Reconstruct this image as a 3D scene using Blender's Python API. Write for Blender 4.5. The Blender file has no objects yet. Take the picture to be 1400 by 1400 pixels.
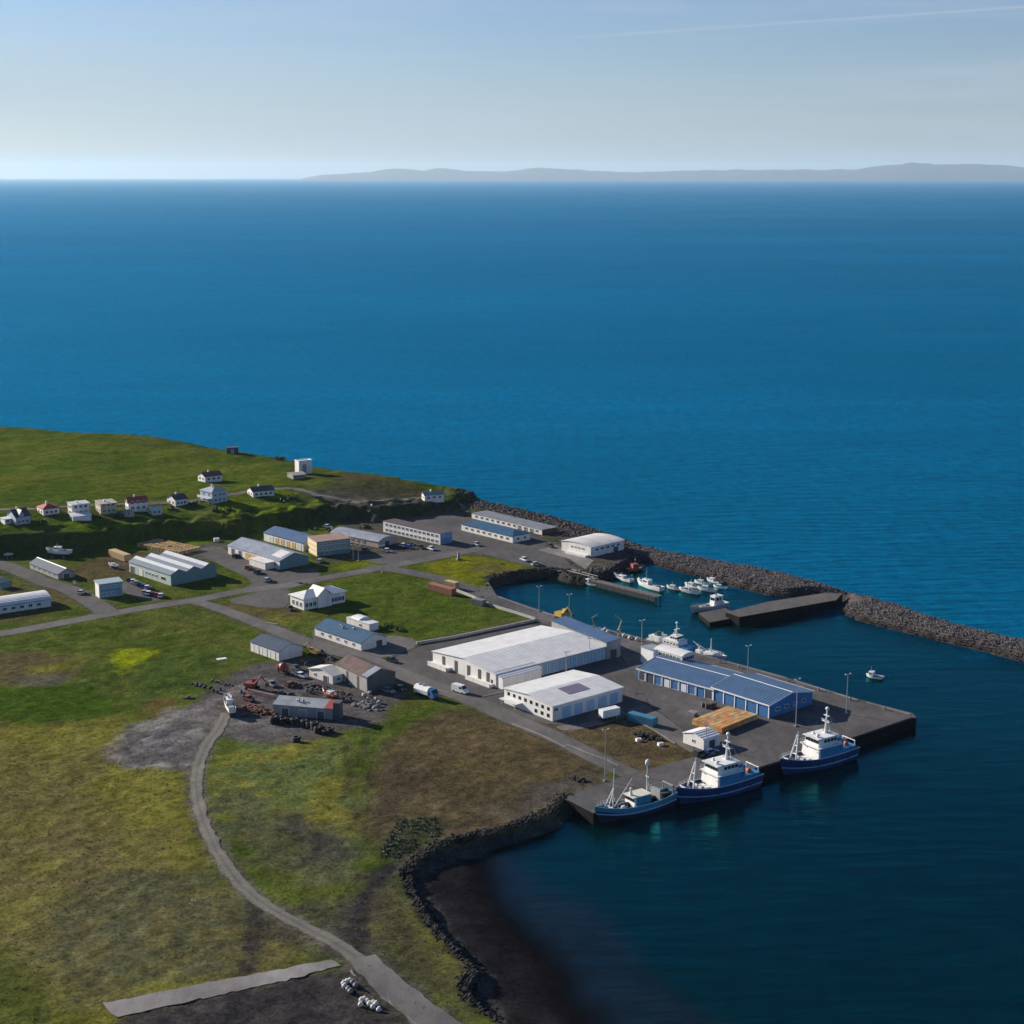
import bpy, bmesh, math, random
import numpy as np
from mathutils import Vector, Matrix
R = math.radians
random.seed(7)
rng = np.random.default_rng(11)
scene = bpy.context.scene
COL = scene.collection

# ------------------------------------------------------------------ camera, sky, sun, exposure
CAM_H, FPX, HORIZON = 160.0, 2200.0, 240.5
PITCH = math.atan((700 - HORIZON) / FPX)
cd = bpy.data.cameras.new('camera')
cam = bpy.data.objects.new('camera', cd)
COL.objects.link(cam)
cam.location = (0, 0, CAM_H)
cam.rotation_euler = (R(90) - PITCH, 0, 0)
cd.sensor_width = 36
cd.lens = FPX / 1400 * 36
cd.clip_start, cd.clip_end = 1.0, 400000.0
scene.camera = cam

SUN_EL, SUN_AZ = R(20), R(-58)          # azimuth from +Y towards +X
w = bpy.data.worlds.new('World')
scene.world = w
w.use_nodes = True
nt = w.node_tree
nt.nodes.clear()
out = nt.nodes.new('ShaderNodeOutputWorld')
bg = nt.nodes.new('ShaderNodeBackground')
sky = nt.nodes.new('ShaderNodeTexSky')
sky.sky_type = 'NISHITA'
sky.sun_disc = False
sky.sun_elevation = SUN_EL
sky.sun_rotation = SUN_AZ
sky.altitude = 100
sky.air_density, sky.dust_density, sky.ozone_density = 1.0, 0.4, 2.5
bg.inputs['Strength'].default_value = 0.050
L = nt.links
def wnode(t, **kw):
    n = nt.nodes.new(t)
    for k, v in kw.items(): setattr(n, k, v)
    return n
# thin cirrus streaks, a property of the sky itself (direction based)
tc = wnode('ShaderNodeTexCoord')
mp = wnode('ShaderNodeMapping')
mp.inputs['Rotation'].default_value = (0, R(9), 0)
mp.inputs['Scale'].default_value = (2.2, 2.2, 26)
nz = wnode('ShaderNodeTexNoise')
nz.inputs['Scale'].default_value = 1.6
nz.inputs['Detail'].default_value = 5
nz.inputs['Roughness'].default_value = 0.55
rmp = wnode('ShaderNodeMapRange')
rmp.inputs['From Min'].default_value, rmp.inputs['From Max'].default_value = 0.42, 0.75
rmp.inputs['To Max'].default_value = 0.55
L.new(tc.outputs['Generated'], mp.inputs['Vector'])
L.new(mp.outputs['Vector'], nz.inputs['Vector'])
L.new(nz.outputs['Fac'], rmp.inputs['Value'])
# one old aircraft trail: a thin band along a great circle
def cam_dir(px, py):
    a, b = (px - 700) / FPX, (700 - py) / FPX
    c, s = math.cos(PITCH), math.sin(PITCH)
    return Vector((a, c + b * s, -s + b * c)).normalized()
n_tr = cam_dir(760, 53).cross(cam_dir(1390, 10)).normalized()
dotn = wnode('ShaderNodeVectorMath', operation='DOT_PRODUCT')
dotn.inputs[1].default_value = n_tr
L.new(tc.outputs['Generated'], dotn.inputs[0])
ab = wnode('ShaderNodeMath', operation='ABSOLUTE')
L.new(dotn.outputs['Value'], ab.inputs[0])
tr = wnode('ShaderNodeMapRange', interpolation_type='SMOOTHSTEP')
tr.inputs['From Min'].default_value, tr.inputs['From Max'].default_value = 0.0, 0.0013
tr.inputs['To Min'].default_value, tr.inputs['To Max'].default_value = 0.34, 0.0
L.new(ab.outputs[0], tr.inputs['Value'])
alo = wnode('ShaderNodeVectorMath', operation='DOT_PRODUCT')
alo.inputs[1].default_value = (1, 0, 0)
L.new(tc.outputs['Generated'], alo.inputs[0])
fd = wnode('ShaderNodeMapRange')
fd.inputs['From Min'].default_value, fd.inputs['From Max'].default_value = 0.01, 0.08
L.new(alo.outputs['Value'], fd.inputs['Value'])
trm = wnode('ShaderNodeMath', operation='MULTIPLY')
L.new(tr.outputs[0], trm.inputs[0]); L.new(fd.outputs[0], trm.inputs[1])
# high thin veil, denser towards the horizon where one looks along it
sepz = wnode('ShaderNodeSeparateXYZ'); L.new(tc.outputs['Generated'], sepz.inputs[0])
veil = wnode('ShaderNodeMapRange', interpolation_type='SMOOTHSTEP')
veil.inputs['From Min'].default_value, veil.inputs['From Max'].default_value = -.02, .14
veil.inputs['To Min'].default_value, veil.inputs['To Max'].default_value = .36, .0
L.new(sepz.outputs[2], veil.inputs['Value'])
lowc = wnode('ShaderNodeMapRange', interpolation_type='SMOOTHSTEP')      # cirrus faded out overhead to dim the sky fill on walls
lowc.inputs['From Min'].default_value, lowc.inputs['From Max'].default_value = .14, .36
lowc.inputs['To Min'].default_value, lowc.inputs['To Max'].default_value = 1, 0
L.new(sepz.outputs[2], lowc.inputs['Value'])
cir = wnode('ShaderNodeMath', operation='MULTIPLY')
L.new(rmp.outputs[0], cir.inputs[0]); L.new(lowc.outputs[0], cir.inputs[1])
add0 = wnode('ShaderNodeMath', operation='ADD')
L.new(cir.outputs[0], add0.inputs[0]); L.new(veil.outputs[0], add0.inputs[1])
add = wnode('ShaderNodeMath', operation='ADD', use_clamp=True)
L.new(add0.outputs[0], add.inputs[0]); L.new(trm.outputs[0], add.inputs[1])
mixw = wnode('ShaderNodeMix', data_type='RGBA')
L.new(add.outputs[0], mixw.inputs['Factor'])
tint = wnode('ShaderNodeVectorMath', operation='MULTIPLY')       # the clear northern blue of this air
tint.inputs[1].default_value = (.82, .94, 1.25)
L.new(sky.outputs['Color'], tint.inputs[0])
L.new(tint.outputs[0], mixw.inputs['A'])
mixw.inputs['B'].default_value = (5.5, 6.35, 7.4, 1)
L.new(mixw.outputs['Result'], bg.inputs['Color'])
L.new(bg.outputs['Background'], out.inputs['Surface'])

sd = bpy.data.lights.new('sun', 'SUN')
sd.energy = 5.0
sd.angle = R(0.5)
sd.color = (1.0, 0.90, 0.76)
sun = bpy.data.objects.new('sun', sd)
COL.objects.link(sun)
sdir = Vector((math.sin(SUN_AZ) * math.cos(SUN_EL), math.cos(SUN_AZ) * math.cos(SUN_EL), math.sin(SUN_EL)))
sun.rotation_euler = sdir.to_track_quat('Z', 'Y').to_euler()
scene.view_settings.view_transform = 'Standard'
scene.view_settings.look = 'None'
scene.view_settings.gamma = 1
scene.view_settings.exposure = 0.82
scene.cycles.volume_bounces = 1
scene.cycles.max_bounces = 6

# ------------------------------------------------------------------ numeric helpers
_c, _s = math.cos(PITCH), math.sin(PITCH)
def G(px, py, z=3.0):
    a, b = (px - 700) / FPX, (700 - py) / FPX
    dy, dz = _c + b * _s, -_s + b * _c
    t = (z - CAM_H) / dz
    return (a * t, dy * t)
def GP(pts, z=3.0):
    return np.array([G(p[0], p[1], p[2] if len(p) > 2 else z) for p in pts])
def mpp(px, py, z=3.0):
    """metres of height per photo pixel at that ground point"""
    x, y = G(px, py, z)
    d = math.sqrt(x * x + y * y + (CAM_H - z) ** 2)
    return d / FPX / math.cos(math.asin((CAM_H - z) / d))
def lin(h):
    h = h.lstrip('#')
    v = [int(h[i:i + 2], 16) / 255 for i in (0, 2, 4)]
    return tuple(c / 12.92 if c <= .04045 else ((c + .055) / 1.055) ** 2.4 for c in v)
def hash2(ix, iy, seed):
    n = (ix.astype(np.int64) * 374761393 + iy.astype(np.int64) * 668265263 + seed * 974711) & 0xFFFFFFFF
    n = ((n ^ (n >> 13)) * 1274126177) & 0xFFFFFFFF
    return ((n ^ (n >> 16)) & 0xFFFF) / 65535.0
def vnoise(x, y, seed=0):
    ix, iy = np.floor(x), np.floor(y)
    fx, fy = x - ix, y - iy
    fx, fy = fx * fx * (3 - 2 * fx), fy * fy * (3 - 2 * fy)
    a, b = hash2(ix, iy, seed), hash2(ix + 1, iy, seed)
    c, d = hash2(ix, iy + 1, seed), hash2(ix + 1, iy + 1, seed)
    return (a * (1 - fx) + b * fx) * (1 - fy) + (c * (1 - fx) + d * fx) * fy
def fbm(x, y, scale, octv=4, seed=0, gain=.5):
    s, amp, tot = 0, 1, 0
    ca, sa = math.cos(.6), math.sin(.6)
    x, y = x / scale, y / scale
    for k in range(octv):
        s = s + amp * vnoise(x, y, seed + k * 17)
        tot += amp; amp *= gain
        x, y = (x * ca - y * sa) * 2.03 + 3.1, (x * sa + y * ca) * 2.03 + 7.7
    return s / tot
def sstep(a, b, x):
    t = np.clip((x - a) / (b - a), 0, 1)
    return t * t * (3 - 2 * t)
def sdist(P, poly, margin=60.0):
    """signed distance of points P (n,2) to a polygon, + inside; clipped to -margin outside"""
    poly = np.asarray(poly)
    out = np.full(len(P), -margin)
    lo, hi = poly.min(0) - margin, poly.max(0) + margin
    idx = np.where((P[:, 0] > lo[0]) & (P[:, 0] < hi[0]) & (P[:, 1] > lo[1]) & (P[:, 1] < hi[1]))[0]
    if len(idx) == 0: return out
    Q = P[idx]
    d2 = np.full(len(Q), 1e18)
    ins = np.zeros(len(Q), bool)
    n = len(poly)
    for i in range(n):
        a, b = poly[i], poly[(i + 1) % n]
        e = b - a
        v = Q - a
        t = np.clip((v @ e) / max(e @ e, 1e-9), 0, 1)
        r = v - t[:, None] * e
        d2 = np.minimum(d2, (r * r).sum(1))
        c = ((a[1] > Q[:, 1]) != (b[1] > Q[:, 1]))
        xs = a[0] + (Q[:, 1] - a[1]) / (b[1] - a[1] + 1e-12) * e[0]
        ins ^= c & (Q[:, 0] < xs)
    d = np.sqrt(d2)
    out[idx] = np.clip(np.where(ins, d, -d), -margin, None)
    return out
def smooth_poly(pts, n=2):
    """Chaikin corner cutting of a closed polygon"""
    p = np.asarray(pts)
    for _ in range(n):
        q = np.roll(p, -1, 0)
        p = np.stack([p * .75 + q * .25, p * .25 + q * .75], 1).reshape(-1, 2)
    return p
def spline(pts, step=2.0):
    p = np.asarray(pts, float)
    p = np.vstack([2 * p[0] - p[1], p, 2 * p[-1] - p[-2]])
    o = []
    for i in range(1, len(p) - 2):
        n = max(1, int(np.linalg.norm(p[i + 1] - p[i]) / step))
        for k in range(n):
            t = k / n
            o.append(.5 * (2 * p[i] + (p[i + 1] - p[i - 1]) * t + (2 * p[i - 1] - 5 * p[i] + 4 * p[i + 1] - p[i + 2]) * t * t
                           + (3 * p[i] - p[i - 1] - 3 * p[i + 1] + p[i + 2]) * t ** 3))
    o.append(p[-2])
    return np.array(o)

# ------------------------------------------------------------------ materials
_mats = {}
def mat(name, color, rough=.6, metal=0., var=.12, scale=1.2, bump=0., spec=.5, stripe=None, streak=False):
    """procedural Principled material: base colour with noise wear, optional corrugation"""
    if name in _mats: return _mats[name]
    if isinstance(color, str): color = lin(color)
    m = bpy.data.materials.new(name)
    m.use_nodes = True
    n, l = m.node_tree.nodes, m.node_tree.links
    p = n['Principled BSDF']
    p.inputs['Roughness'].default_value = rough
    p.inputs['Metallic'].default_value = metal
    p.inputs['Specular IOR Level'].default_value = spec
    tcn = n.new('ShaderNodeTexCoord')
    no = n.new('ShaderNodeTexNoise')
    no.inputs['Scale'].default_value = scale
    no.inputs['Detail'].default_value = 6
    no.inputs['Roughness'].default_value = .65
    vec = tcn.outputs['Object']
    if streak:
        mpn = n.new('ShaderNodeMapping')
        mpn.inputs['Scale'].default_value = (1, 1, .18)
        l.new(vec, mpn.inputs['Vector'])
        vec = mpn.outputs['Vector']
    l.new(vec, no.inputs['Vector'])
    mr = n.new('ShaderNodeMapRange')
    mr.inputs['From Min'].default_value, mr.inputs['From Max'].default_value = .3, .7
    mr.inputs['To Min'].default_value, mr.inputs['To Max'].default_value = 1 - var * 1.5, 1 + var * .6
    l.new(no.outputs['Fac'], mr.inputs['Value'])
    fac = mr.outputs[0]
    if stripe:
        ax, period, depth = stripe
        sx = n.new('ShaderNodeSeparateXYZ'); l.new(tcn.outputs['Object'], sx.inputs[0])
        a = n.new('ShaderNodeMath'); a.operation = 'MULTIPLY'; a.inputs[1].default_value = 2 * math.pi / period
        l.new(sx.outputs['XYZ'.index(ax)], a.inputs[0])
        b = n.new('ShaderNodeMath'); b.operation = 'SINE'; l.new(a.outputs[0], b.inputs[0])
        c = n.new('ShaderNodeMapRange'); c.inputs['From Min'].default_value = -1
        c.inputs['To Min'].default_value = 1 - depth
        l.new(b.outputs[0], c.inputs['Value'])
        d = n.new('ShaderNodeMath'); d.operation = 'MULTIPLY'
        l.new(fac, d.inputs[0]); l.new(c.outputs[0], d.inputs[1])
        fac = d.outputs[0]
        bs = n.new('ShaderNodeBump'); bs.inputs['Strength'].default_value = .6; bs.inputs['Distance'].default_value = .05
        l.new(b.outputs[0], bs.inputs['Height']); l.new(bs.outputs[0], p.inputs['Normal'])
    vm = n.new('ShaderNodeVectorMath'); vm.operation = 'SCALE'
    vm.inputs[0].default_value = color
    l.new(fac, vm.inputs['Scale'])
    l.new(vm.outputs[0], p.inputs['Base Color'])
    if bump:
        bn = n.new('ShaderNodeBump'); bn.inputs['Strength'].default_value = bump; bn.inputs['Distance'].default_value = .2
        l.new(no.outputs['Fac'], bn.inputs['Height']); l.new(bn.outputs[0], p.inputs['Normal'])
    _mats[name] = m
    return m

# ------------------------------------------------------------------ object helpers
def link(o, parent=None):
    COL.objects.link(o)
    if parent is not None: o.parent = parent
    return o
def tag(o, label=None, cat=None, group=None, kind=None):
    if label: o['label'] = label
    if cat: o['category'] = cat
    if group: o['group'] = group
    if kind: o['kind'] = kind
    return o
def empty(name, loc, rz=0., label=None, cat=None, group=None):
    o = bpy.data.objects.new(name, None)
    o.empty_display_size = .5
    o.location = loc
    o.rotation_euler = (0, 0, rz)
    link(o)
    return tag(o, label, cat, group)
def copy_tree(o, parent=None):
    c = o.copy(); COL.objects.link(c); c.parent = parent
    for ch in o.children: copy_tree(ch, c)
    return c
class MB:
    def __init__(self): self.v, self.f, self.m = [], [], []
    def add(self, vs, fs, mi=0):
        k = len(self.v)
        self.v += [tuple(p) for p in vs]
        for f in fs:
            self.f.append(tuple(i + k for i in f)); self.m.append(mi)
        return self
    def box(self, x0, x1, y0, y1, z0, z1, mi=0, taper=0., M=None):
        t = taper
        vs = [Vector(p) for p in ((x0, y0, z0), (x1, y0, z0), (x1, y1, z0), (x0, y1, z0),
              (x0 + t, y0 + t, z1), (x1 - t, y0 + t, z1), (x1 - t, y1 - t, z1), (x0 + t, y1 - t, z1))]
        if M is not None: vs = [M @ p for p in vs]
        return self.add(vs, [(3, 2, 1, 0), (4, 5, 6, 7), (0, 1, 5, 4), (1, 2, 6, 5), (2, 3, 7, 6), (3, 0, 4, 7)], mi)
    def tube(self, a, b, r0, r1=None, n=8, mi=0):
        a, b = Vector(a), Vector(b)
        r1 = r0 if r1 is None else r1
        q = (b - a).to_track_quat('Z', 'Y')
        vs = []
        for p, r in ((a, r0), (b, r1)):
            vs += [p + q @ Vector((r * math.cos(2 * math.pi * k / n), r * math.sin(2 * math.pi * k / n), 0)) for k in range(n)]
        fs = [(k, (k + 1) % n, n + (k + 1) % n, n + k) for k in range(n)]
        return self.add(vs, fs + [tuple(range(n - 1, -1, -1)), tuple(range(n, 2 * n))], mi)
    def path(self, pts, r, n=6, mi=0):
        for a, b in zip(pts[:-1], pts[1:]): self.tube(a, b, r, r, n, mi)
        return self
    def prism(self, prof, axis, a0, a1, mi=0):
        """closed profile of (c, z) points extruded along axis 'x' or 'y'"""
        n = len(prof)
        P = (lambda a, c, z: (a, c, z)) if axis == 'x' else (lambda a, c, z: (c, a, z))
        vs = [P(a0, c, z) for c, z in prof] + [P(a1, c, z) for c, z in prof]
        fs = [(k, (k + 1) % n, n + (k + 1) % n, n + k) for k in range(n)] + [tuple(range(n - 1, -1, -1)), tuple(range(n, 2 * n))]
        return self.add(vs, fs, mi)
    def ball(self, c, r, mi=0, n=8, sq=(1, 1, 1)):
        vs, fs = [], []
        for i in range(1, n):
            for k in range(n):
                th, ph = math.pi * i / n, 2 * math.pi * k / n
                vs.append((c[0] + sq[0] * r * math.sin(th) * math.cos(ph), c[1] + sq[1] * r * math.sin(th) * math.sin(ph), c[2] + sq[2] * r * math.cos(th)))
        for i in range(n - 2):
            for k in range(n): fs.append((i * n + k, (i + 1) * n + k, (i + 1) * n + (k + 1) % n, i * n + (k + 1) % n))
        fs += [tuple(range(n)), tuple(range((n - 2) * n + n - 1, (n - 2) * n - 1, -1))]
        return self.add(vs, fs, mi)
    def torus(self, c, R0, r, mi=0, n=14, k=6):
        vs = []
        for i in range(n):
            for j in range(k):
                a, b = 2 * math.pi * i / n, 2 * math.pi * j / k
                vs.append((c[0] + (R0 + r * math.cos(b)) * math.cos(a), c[1] + (R0 + r * math.cos(b)) * math.sin(a), c[2] + r * math.sin(b)))
        fs = [(i * k + j, ((i + 1) % n) * k + j, ((i + 1) % n) * k + (j + 1) % k, i * k + (j + 1) % k) for i in range(n) for j in range(k)]
        return self.add(vs, fs, mi)
    def build(self, name, mats, parent=None, loc=None, rz=None, smooth=False):
        me = bpy.data.meshes.new(name)
        me.from_pydata(self.v, [], self.f)
        for m in (mats if isinstance(mats, (list, tuple)) else [mats]): me.materials.append(m)
        me.polygons.foreach_set('material_index', self.m)
        if smooth: me.polygons.foreach_set('use_smooth', [True] * len(self.f))
        bm = bmesh.new(); bm.from_mesh(me)
        bmesh.ops.recalc_face_normals(bm, faces=bm.faces)
        bm.to_mesh(me); bm.free()
        o = bpy.data.objects.new(name, me)
        link(o, parent)
        if loc is not None: o.location = loc
        if rz is not None: o.rotation_euler = (0, 0, rz)
        return o
def np_mesh(name, V, F, mats, fm=None):
    """big triangle / quad mesh straight from arrays"""
    me = bpy.data.meshes.new(name)
    k = F.shape[1]
    me.vertices.add(len(V)); me.vertices.foreach_set('co', np.ascontiguousarray(V, np.float32).ravel())
    me.loops.add(F.size); me.loops.foreach_set('vertex_index', np.ascontiguousarray(F, np.int32).ravel())
    me.polygons.add(len(F))
    me.polygons.foreach_set('loop_start', np.arange(0, F.size, k, dtype=np.int32))
    for m in mats: me.materials.append(m)
    if fm is not None: me.polygons.foreach_set('material_index', fm.astype(np.int32))
    me.update(calc_edges=True); me.validate()
    o = bpy.data.objects.new(name, me)
    return link(o)

# ================================================================== THE GROUND
Z0 = 3.0
quay_px = [(667, 795), (679, 814), (737, 834), (803, 854), (853, 866), (984, 901), (1078, 927), (1163, 953), (1247, 975), (1253, 981),
           (1162, 1012), (1033, 1053), (918, 1085), (811, 1112), (770, 1091), (827, 1070), (868, 1056), (900, 1048), (952, 1034),
           (945, 1010), (925, 990), (890, 965), (872, 930), (850, 898), (800, 874), (735, 850), (668, 827), (655, 806)]
QUAY = GP(quay_px)
land_px = [(-420, 560, 13), (-150, 578, 13), (0, 588, 13), (50, 591, 13), (110, 598, 13), (220, 606, 13), (310, 617, 13), (380, 629, 11.5), (430, 641, 11),
           (500, 652, 9.5), (560, 662, 8), (600, 669, 6), (640, 680, 3), (680, 690), (740, 703), (790, 717), (830, 730), (868, 745), (876, 754), (858, 763),
           (842, 771), (828, 780), (800, 788), (783, 786), (766, 780), (745, 778), (715, 781), (689, 786), (670, 790), (664, 798), (672, 811), (684, 820),
           (735, 840), (803, 862), (900, 890), (1000, 920), (1080, 945), (1150, 970), (1150, 990), (1033, 1035), (918, 1070), (815, 1092), (770, 1093),
           (751, 1112), (713, 1127), (670, 1139), (610, 1154), (575, 1172), (556, 1191), (559, 1212), (572, 1237), (586, 1259), (593, 1268), (613, 1291),
           (631, 1309), (647, 1328), (634, 1348), (640, 1366), (668, 1386), (690, 1402), (730, 1450), (760, 1560), (-600, 1560), (-900, 1000), (-900, 700)]
LAND = GP(land_px)
foot_px = [(-600, 772), (-200, 766), (0, 762), (60, 760), (130, 757), (165, 748), (230, 738), (290, 737), (335, 738), (352, 728), (400, 722), (430, 716), (480, 712),
           (520, 714), (560, 708), (600, 702), (628, 696), (640, 686)]
HILL = np.vstack([GP(foot_px), [[60, 900], [40, 1200], [-800, 1200], [-800, 760]]])
beach_px = [(560, 1170), (620, 1150), (700, 1140), (760, 1120), (790, 1128), (830, 1150), (850, 1200), (860, 1250), (890, 1300), (950, 1350), (1030, 1400), (1110, 1480),
            (640, 1560), (540, 1200)]
BEACH = GP(beach_px, 0.3)
BE0 = np.array(G(618, 1205, .5)); BED = np.array(G(745, 1130, .5)) - BE0; BED = BED / np.linalg.norm(BED)
bw_px = [(830, 737), (860, 746), (892, 754), (935, 763), (985, 772), (1035, 781), (1072, 788), (1097, 795), (1135, 805), (1184, 820), (1240, 835), (1274, 848), (1309, 858),
         (1354, 870), (1400, 880), (1520, 906), (1700, 955), (1680, 985), (1510, 936), (1384, 903), (1354, 894), (1286, 878), (1217, 861), (1172, 849),
         (1145, 838), (1150, 818), (1110, 815), (1080, 818), (1055, 816), (1035, 811), (1000, 803), (985, 797), (960, 791), (922, 781), (885, 771), (850, 762)]
BWK = GP(bw_px, 0.0)
fields_px = [[(-400, 868), (0, 872), (140, 846), (262, 830), (335, 872), (338, 905), (300, 925), (250, 958), (285, 985), (300, 1012), (450, 1008), (520, 980), (565, 962),
              (620, 966), (850, 1048), (760, 1092), (700, 1125), (610, 1150), (552, 1180), (552, 1215), (640, 1335), (600, 1500), (-600, 1500)],
             [(480, 790), (560, 785), (690, 850), (560, 880), (480, 860), (470, 830)],
             [(570, 775), (640, 755), (715, 770), (700, 782), (655, 790), (650, 800)]]
FIELDS = [GP(f) for f in fields_px]

STRIP = GP([(140, 1372), (250, 1350), (380, 1326), (452, 1312), (466, 1321), (380, 1343), (270, 1367), (160, 1391)])
def ground_height(P, detail=True):
    P = np.asarray(P, float).reshape(-1, 2)
    x, y = P[:, 0], P[:, 1]
    dl = sdist(P, LAND, 80)
    n1 = fbm(x, y, 22, 3, 5)
    dh = sdist(P, HILL, 80) + (fbm(x, y, 9, 3, 9) - .5) * 6
    hh = 13 - 3.5 * sstep(-230, -130, x) - 4.5 * sstep(-85, -10, x)                    # the hill gets lower towards the harbour
    run = 15 - 3 * sstep(-130, -40, x)
    hill = hh * (.68 * sstep(0, 1, np.clip(dh / (run * .42), 0, 1)) + .32 * sstep(5, 50, dh)) * sstep(-0.5, 1.5, dh)
    hill += sstep(10, 60, dh) * (fbm(x, y, 45, 4, 3) - .5) * 3.5
    z = Z0 + hill
    if detail:
        fm = np.zeros(len(P))
        for f in FIELDS: fm = np.maximum(fm, sstep(0, 9, sdist(P, f, 20)))
        fm = np.maximum(fm, sstep(8, 20, dh))
        z += fm * ((fbm(x, y, 30, 3, 21) - .5) * 1.6 + (fbm(x, y, 5.5, 3, 22) - .5) * .55 + (fbm(x, y, 1.7, 2, 23) - .5) * .42)
        z += sstep(2, 6, dh) * (1 - sstep(run, run + 8, dh)) * (fbm(x, y, 4, 3, 31) - .5) * 3.0
    k = 1.25 + .25 * sstep(10, 30, dh)
    edge = dl + (fbm(x, y, 5, 3, 41) - .5) * 2.2
    z = np.where(edge < 0, z + edge * k, z)
    z = np.where((edge < 2) & (edge >= 0), z + (fbm(x, y, 2, 2, 42) - .5) * .5, z)
    z = np.maximum(z, -5)
    db = sdist(P, BEACH, 40)
    bz = np.clip(1.2 - sstep(0, 1, np.clip(-dl / 30, 0, 1)) * 2.1, -1.2, 1.3) - np.clip(-dl - 36, 0, 40) * .07 - 2.6 * sstep(2, 30, (P - BE0) @ BED) + (fbm(x, y, 8, 3, 51) - .5) * .35
    z = np.where(db > 0, np.maximum(z, bz), z)
    dbw = sdist(P, BWK, 60)
    bwz = np.minimum(-1.0 + (dbw + 1) * .75, 2.9) + (fbm(x, y, 3, 3, 61) - .5) * 1.0
    z = np.where(dbw > -2, np.maximum(z, bwz), z)
    z = np.where(sdist(P, STRIP, 10) > -.6, np.minimum(z, 3.0), z)
    dq = sdist(P, QUAY, 20)
    z = np.where(dq > 1.3, np.minimum(z, 2.3), z)
    return z
def inside_quay(x, y): return sdist(np.array([[x, y]]), QUAY, 20)[0] > 0
def gz(x, y):
    if inside_quay(x, y): return 3.06
    return float(ground_height([[x, y]])[0])
def on(px, py):
    """pixel -> point on the ground surface"""
    if inside_quay(*G(px, py, 3.06)):
        x, y = G(px, py, 3.06); return Vector((x, y, 3.06))
    zs = np.linspace(22, -.5, 226)
    Q = np.array([G(px, py, z) for z in zs])
    d = ground_height(Q) - zs
    k = int(np.argmax(d >= 0)) if (d >= 0).any() else len(zs) - 1
    if k > 0 and d[k] > d[k - 1]:
        f = -d[k - 1] / (d[k] - d[k - 1]); q = Q[k - 1] * (1 - f) + Q[k] * f
    else: q = Q[k]
    return Vector((q[0], q[1], gz(*q)))

xs = np.concatenate([np.arange(-460, -165, 2.2), np.arange(-165, 60, .85), np.arange(60, 190, 1.5), np.arange(190, 420, 3.0)])
ys = np.concatenate([np.arange(225, 262, 2.0), np.arange(262, 520, .85), np.arange(520, 780, 1.25), np.arange(780, 1120, 2.2)])
XX, YY = np.meshgrid(xs, ys)
P = np.stack([XX.ravel(), YY.ravel()], 1)
Z = ground_height(P)
x, y = P[:, 0], P[:, 1]
DL = sdist(P, LAND, 80)
DH = sdist(P, HILL, 80)
# --- albedo of the ground, region by region
C = np.zeros((len(P), 3))
n_big, n_mid, n_fine = fbm(x, y, 40, 4, 101), fbm(x, y, 10, 4, 102), fbm(x, y, 2.2, 3, 103)
def blend(poly, col, edge=3., amp=4., k=1., z=3.0, col2=None, ns=10, sm=1, seed=200):
    """paint a region of one ground cover with a ragged border"""
    pg = smooth_poly(GP(poly, z), sm) if sm else GP(poly, z)
    d = sdist(P, pg, 40)
    m = d > -edge - amp - 2
    if not m.any(): return
    xm, ym = x[m], y[m]
    wgt = sstep(-edge, edge, d[m] + (fbm(xm, ym, 7, 4, seed) - .5) * 2 * amp) * k
    c = np.array(lin(col) if isinstance(col, str) else col)[None, :] * np.ones((m.sum(), 1))
    if col2 is not None:
        t = sstep(.38, .62, fbm(xm, ym, ns, 5, seed + 7))[:, None]
        c = c * (1 - t) + np.array(lin(col2) if isinstance(col2, str) else col2)[None, :] * t
    C[m] = C[m] * (1 - wgt[:, None]) + c * wgt[:, None]
GRASS, GRASS2 = (.062, .098, .015), (.094, .116, .024)
OLIVE, OLIVE2 = (.172, .172, .034), (.142, .134, .042)
DRY, DRY2 = (.108, .086, .046), (.084, .070, .038)
GRIT, GRIT2 = (.110, .103, .100), (.150, .142, .138)
ASH, ASH2 = (.042, .040, .041), (.058, .055, .053)
t = sstep(.35, .65, n_mid)[:, None]
C[:] = np.array(GRASS) * (1 - t) + np.array(GRASS2) * t
# foreground pasture
blend([(-300, 985), (0, 988), (120, 985), (170, 960), (190, 1010), (260, 1060), (262, 1130), (330, 1240), (430, 1300), (330, 1420), (-300, 1420)], OLIVE, 6, 6, 1, col2=OLIVE2, ns=24, seed=210)
blend([(-300, 1110), (60, 1090), (150, 1080), (200, 1150), (180, 1240), (100, 1290), (-100, 1320), (-300, 1320)], OLIVE2, 12, 10, .7, col2=(.135, .118, .052), seed=212)
blend([(-200, 930), (0, 935), (90, 930), (150, 945), (170, 965), (150, 985), (0, 990), (-200, 990)], (.050, .095, .010), 4, 4, .9, seed=213)
blend([(-60, 892), (60, 888), (110, 900), (110, 925), (60, 938), (-60, 935)], OLIVE, 4, 4, .8, col2=DRY, seed=214)
blend([(20, 925), (95, 922), (108, 930), (60, 940), (15, 936)], GRIT, 1.5, 3, .55, seed=215)
blend([(152, 892), (180, 884), (215, 888), (212, 902), (180, 908), (165, 925), (158, 910)], (.20, .25, .010), 1.5, 2.5, 1, seed=216)
blend([(200, 905), (260, 885), (330, 885), (335, 905), (290, 925), (240, 950), (180, 960), (165, 930)], (.064, .100, .020), 3, 4, .8, seed=217)
blend([(195, 955), (240, 952), (240, 965), (215, 982), (198, 978)], (.120, .092, .032), 2, 2, .8, seed=218)
blend([(295, 1015), (440, 1010), (520, 985), (520, 1060), (500, 1160), (470, 1200), (380, 1130), (290, 1120), (272, 1080)], (.108, .145, .048), 5, 5, .9, col2=OLIVE, seed=219)
blend([(440, 1010), (510, 985), (570, 965), (620, 968), (540, 1010), (505, 1060), (500, 1120), (480, 1080), (462, 1060)], (.100, .124, .028), 3, 4, .9, col2=GRASS, seed=220)
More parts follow.
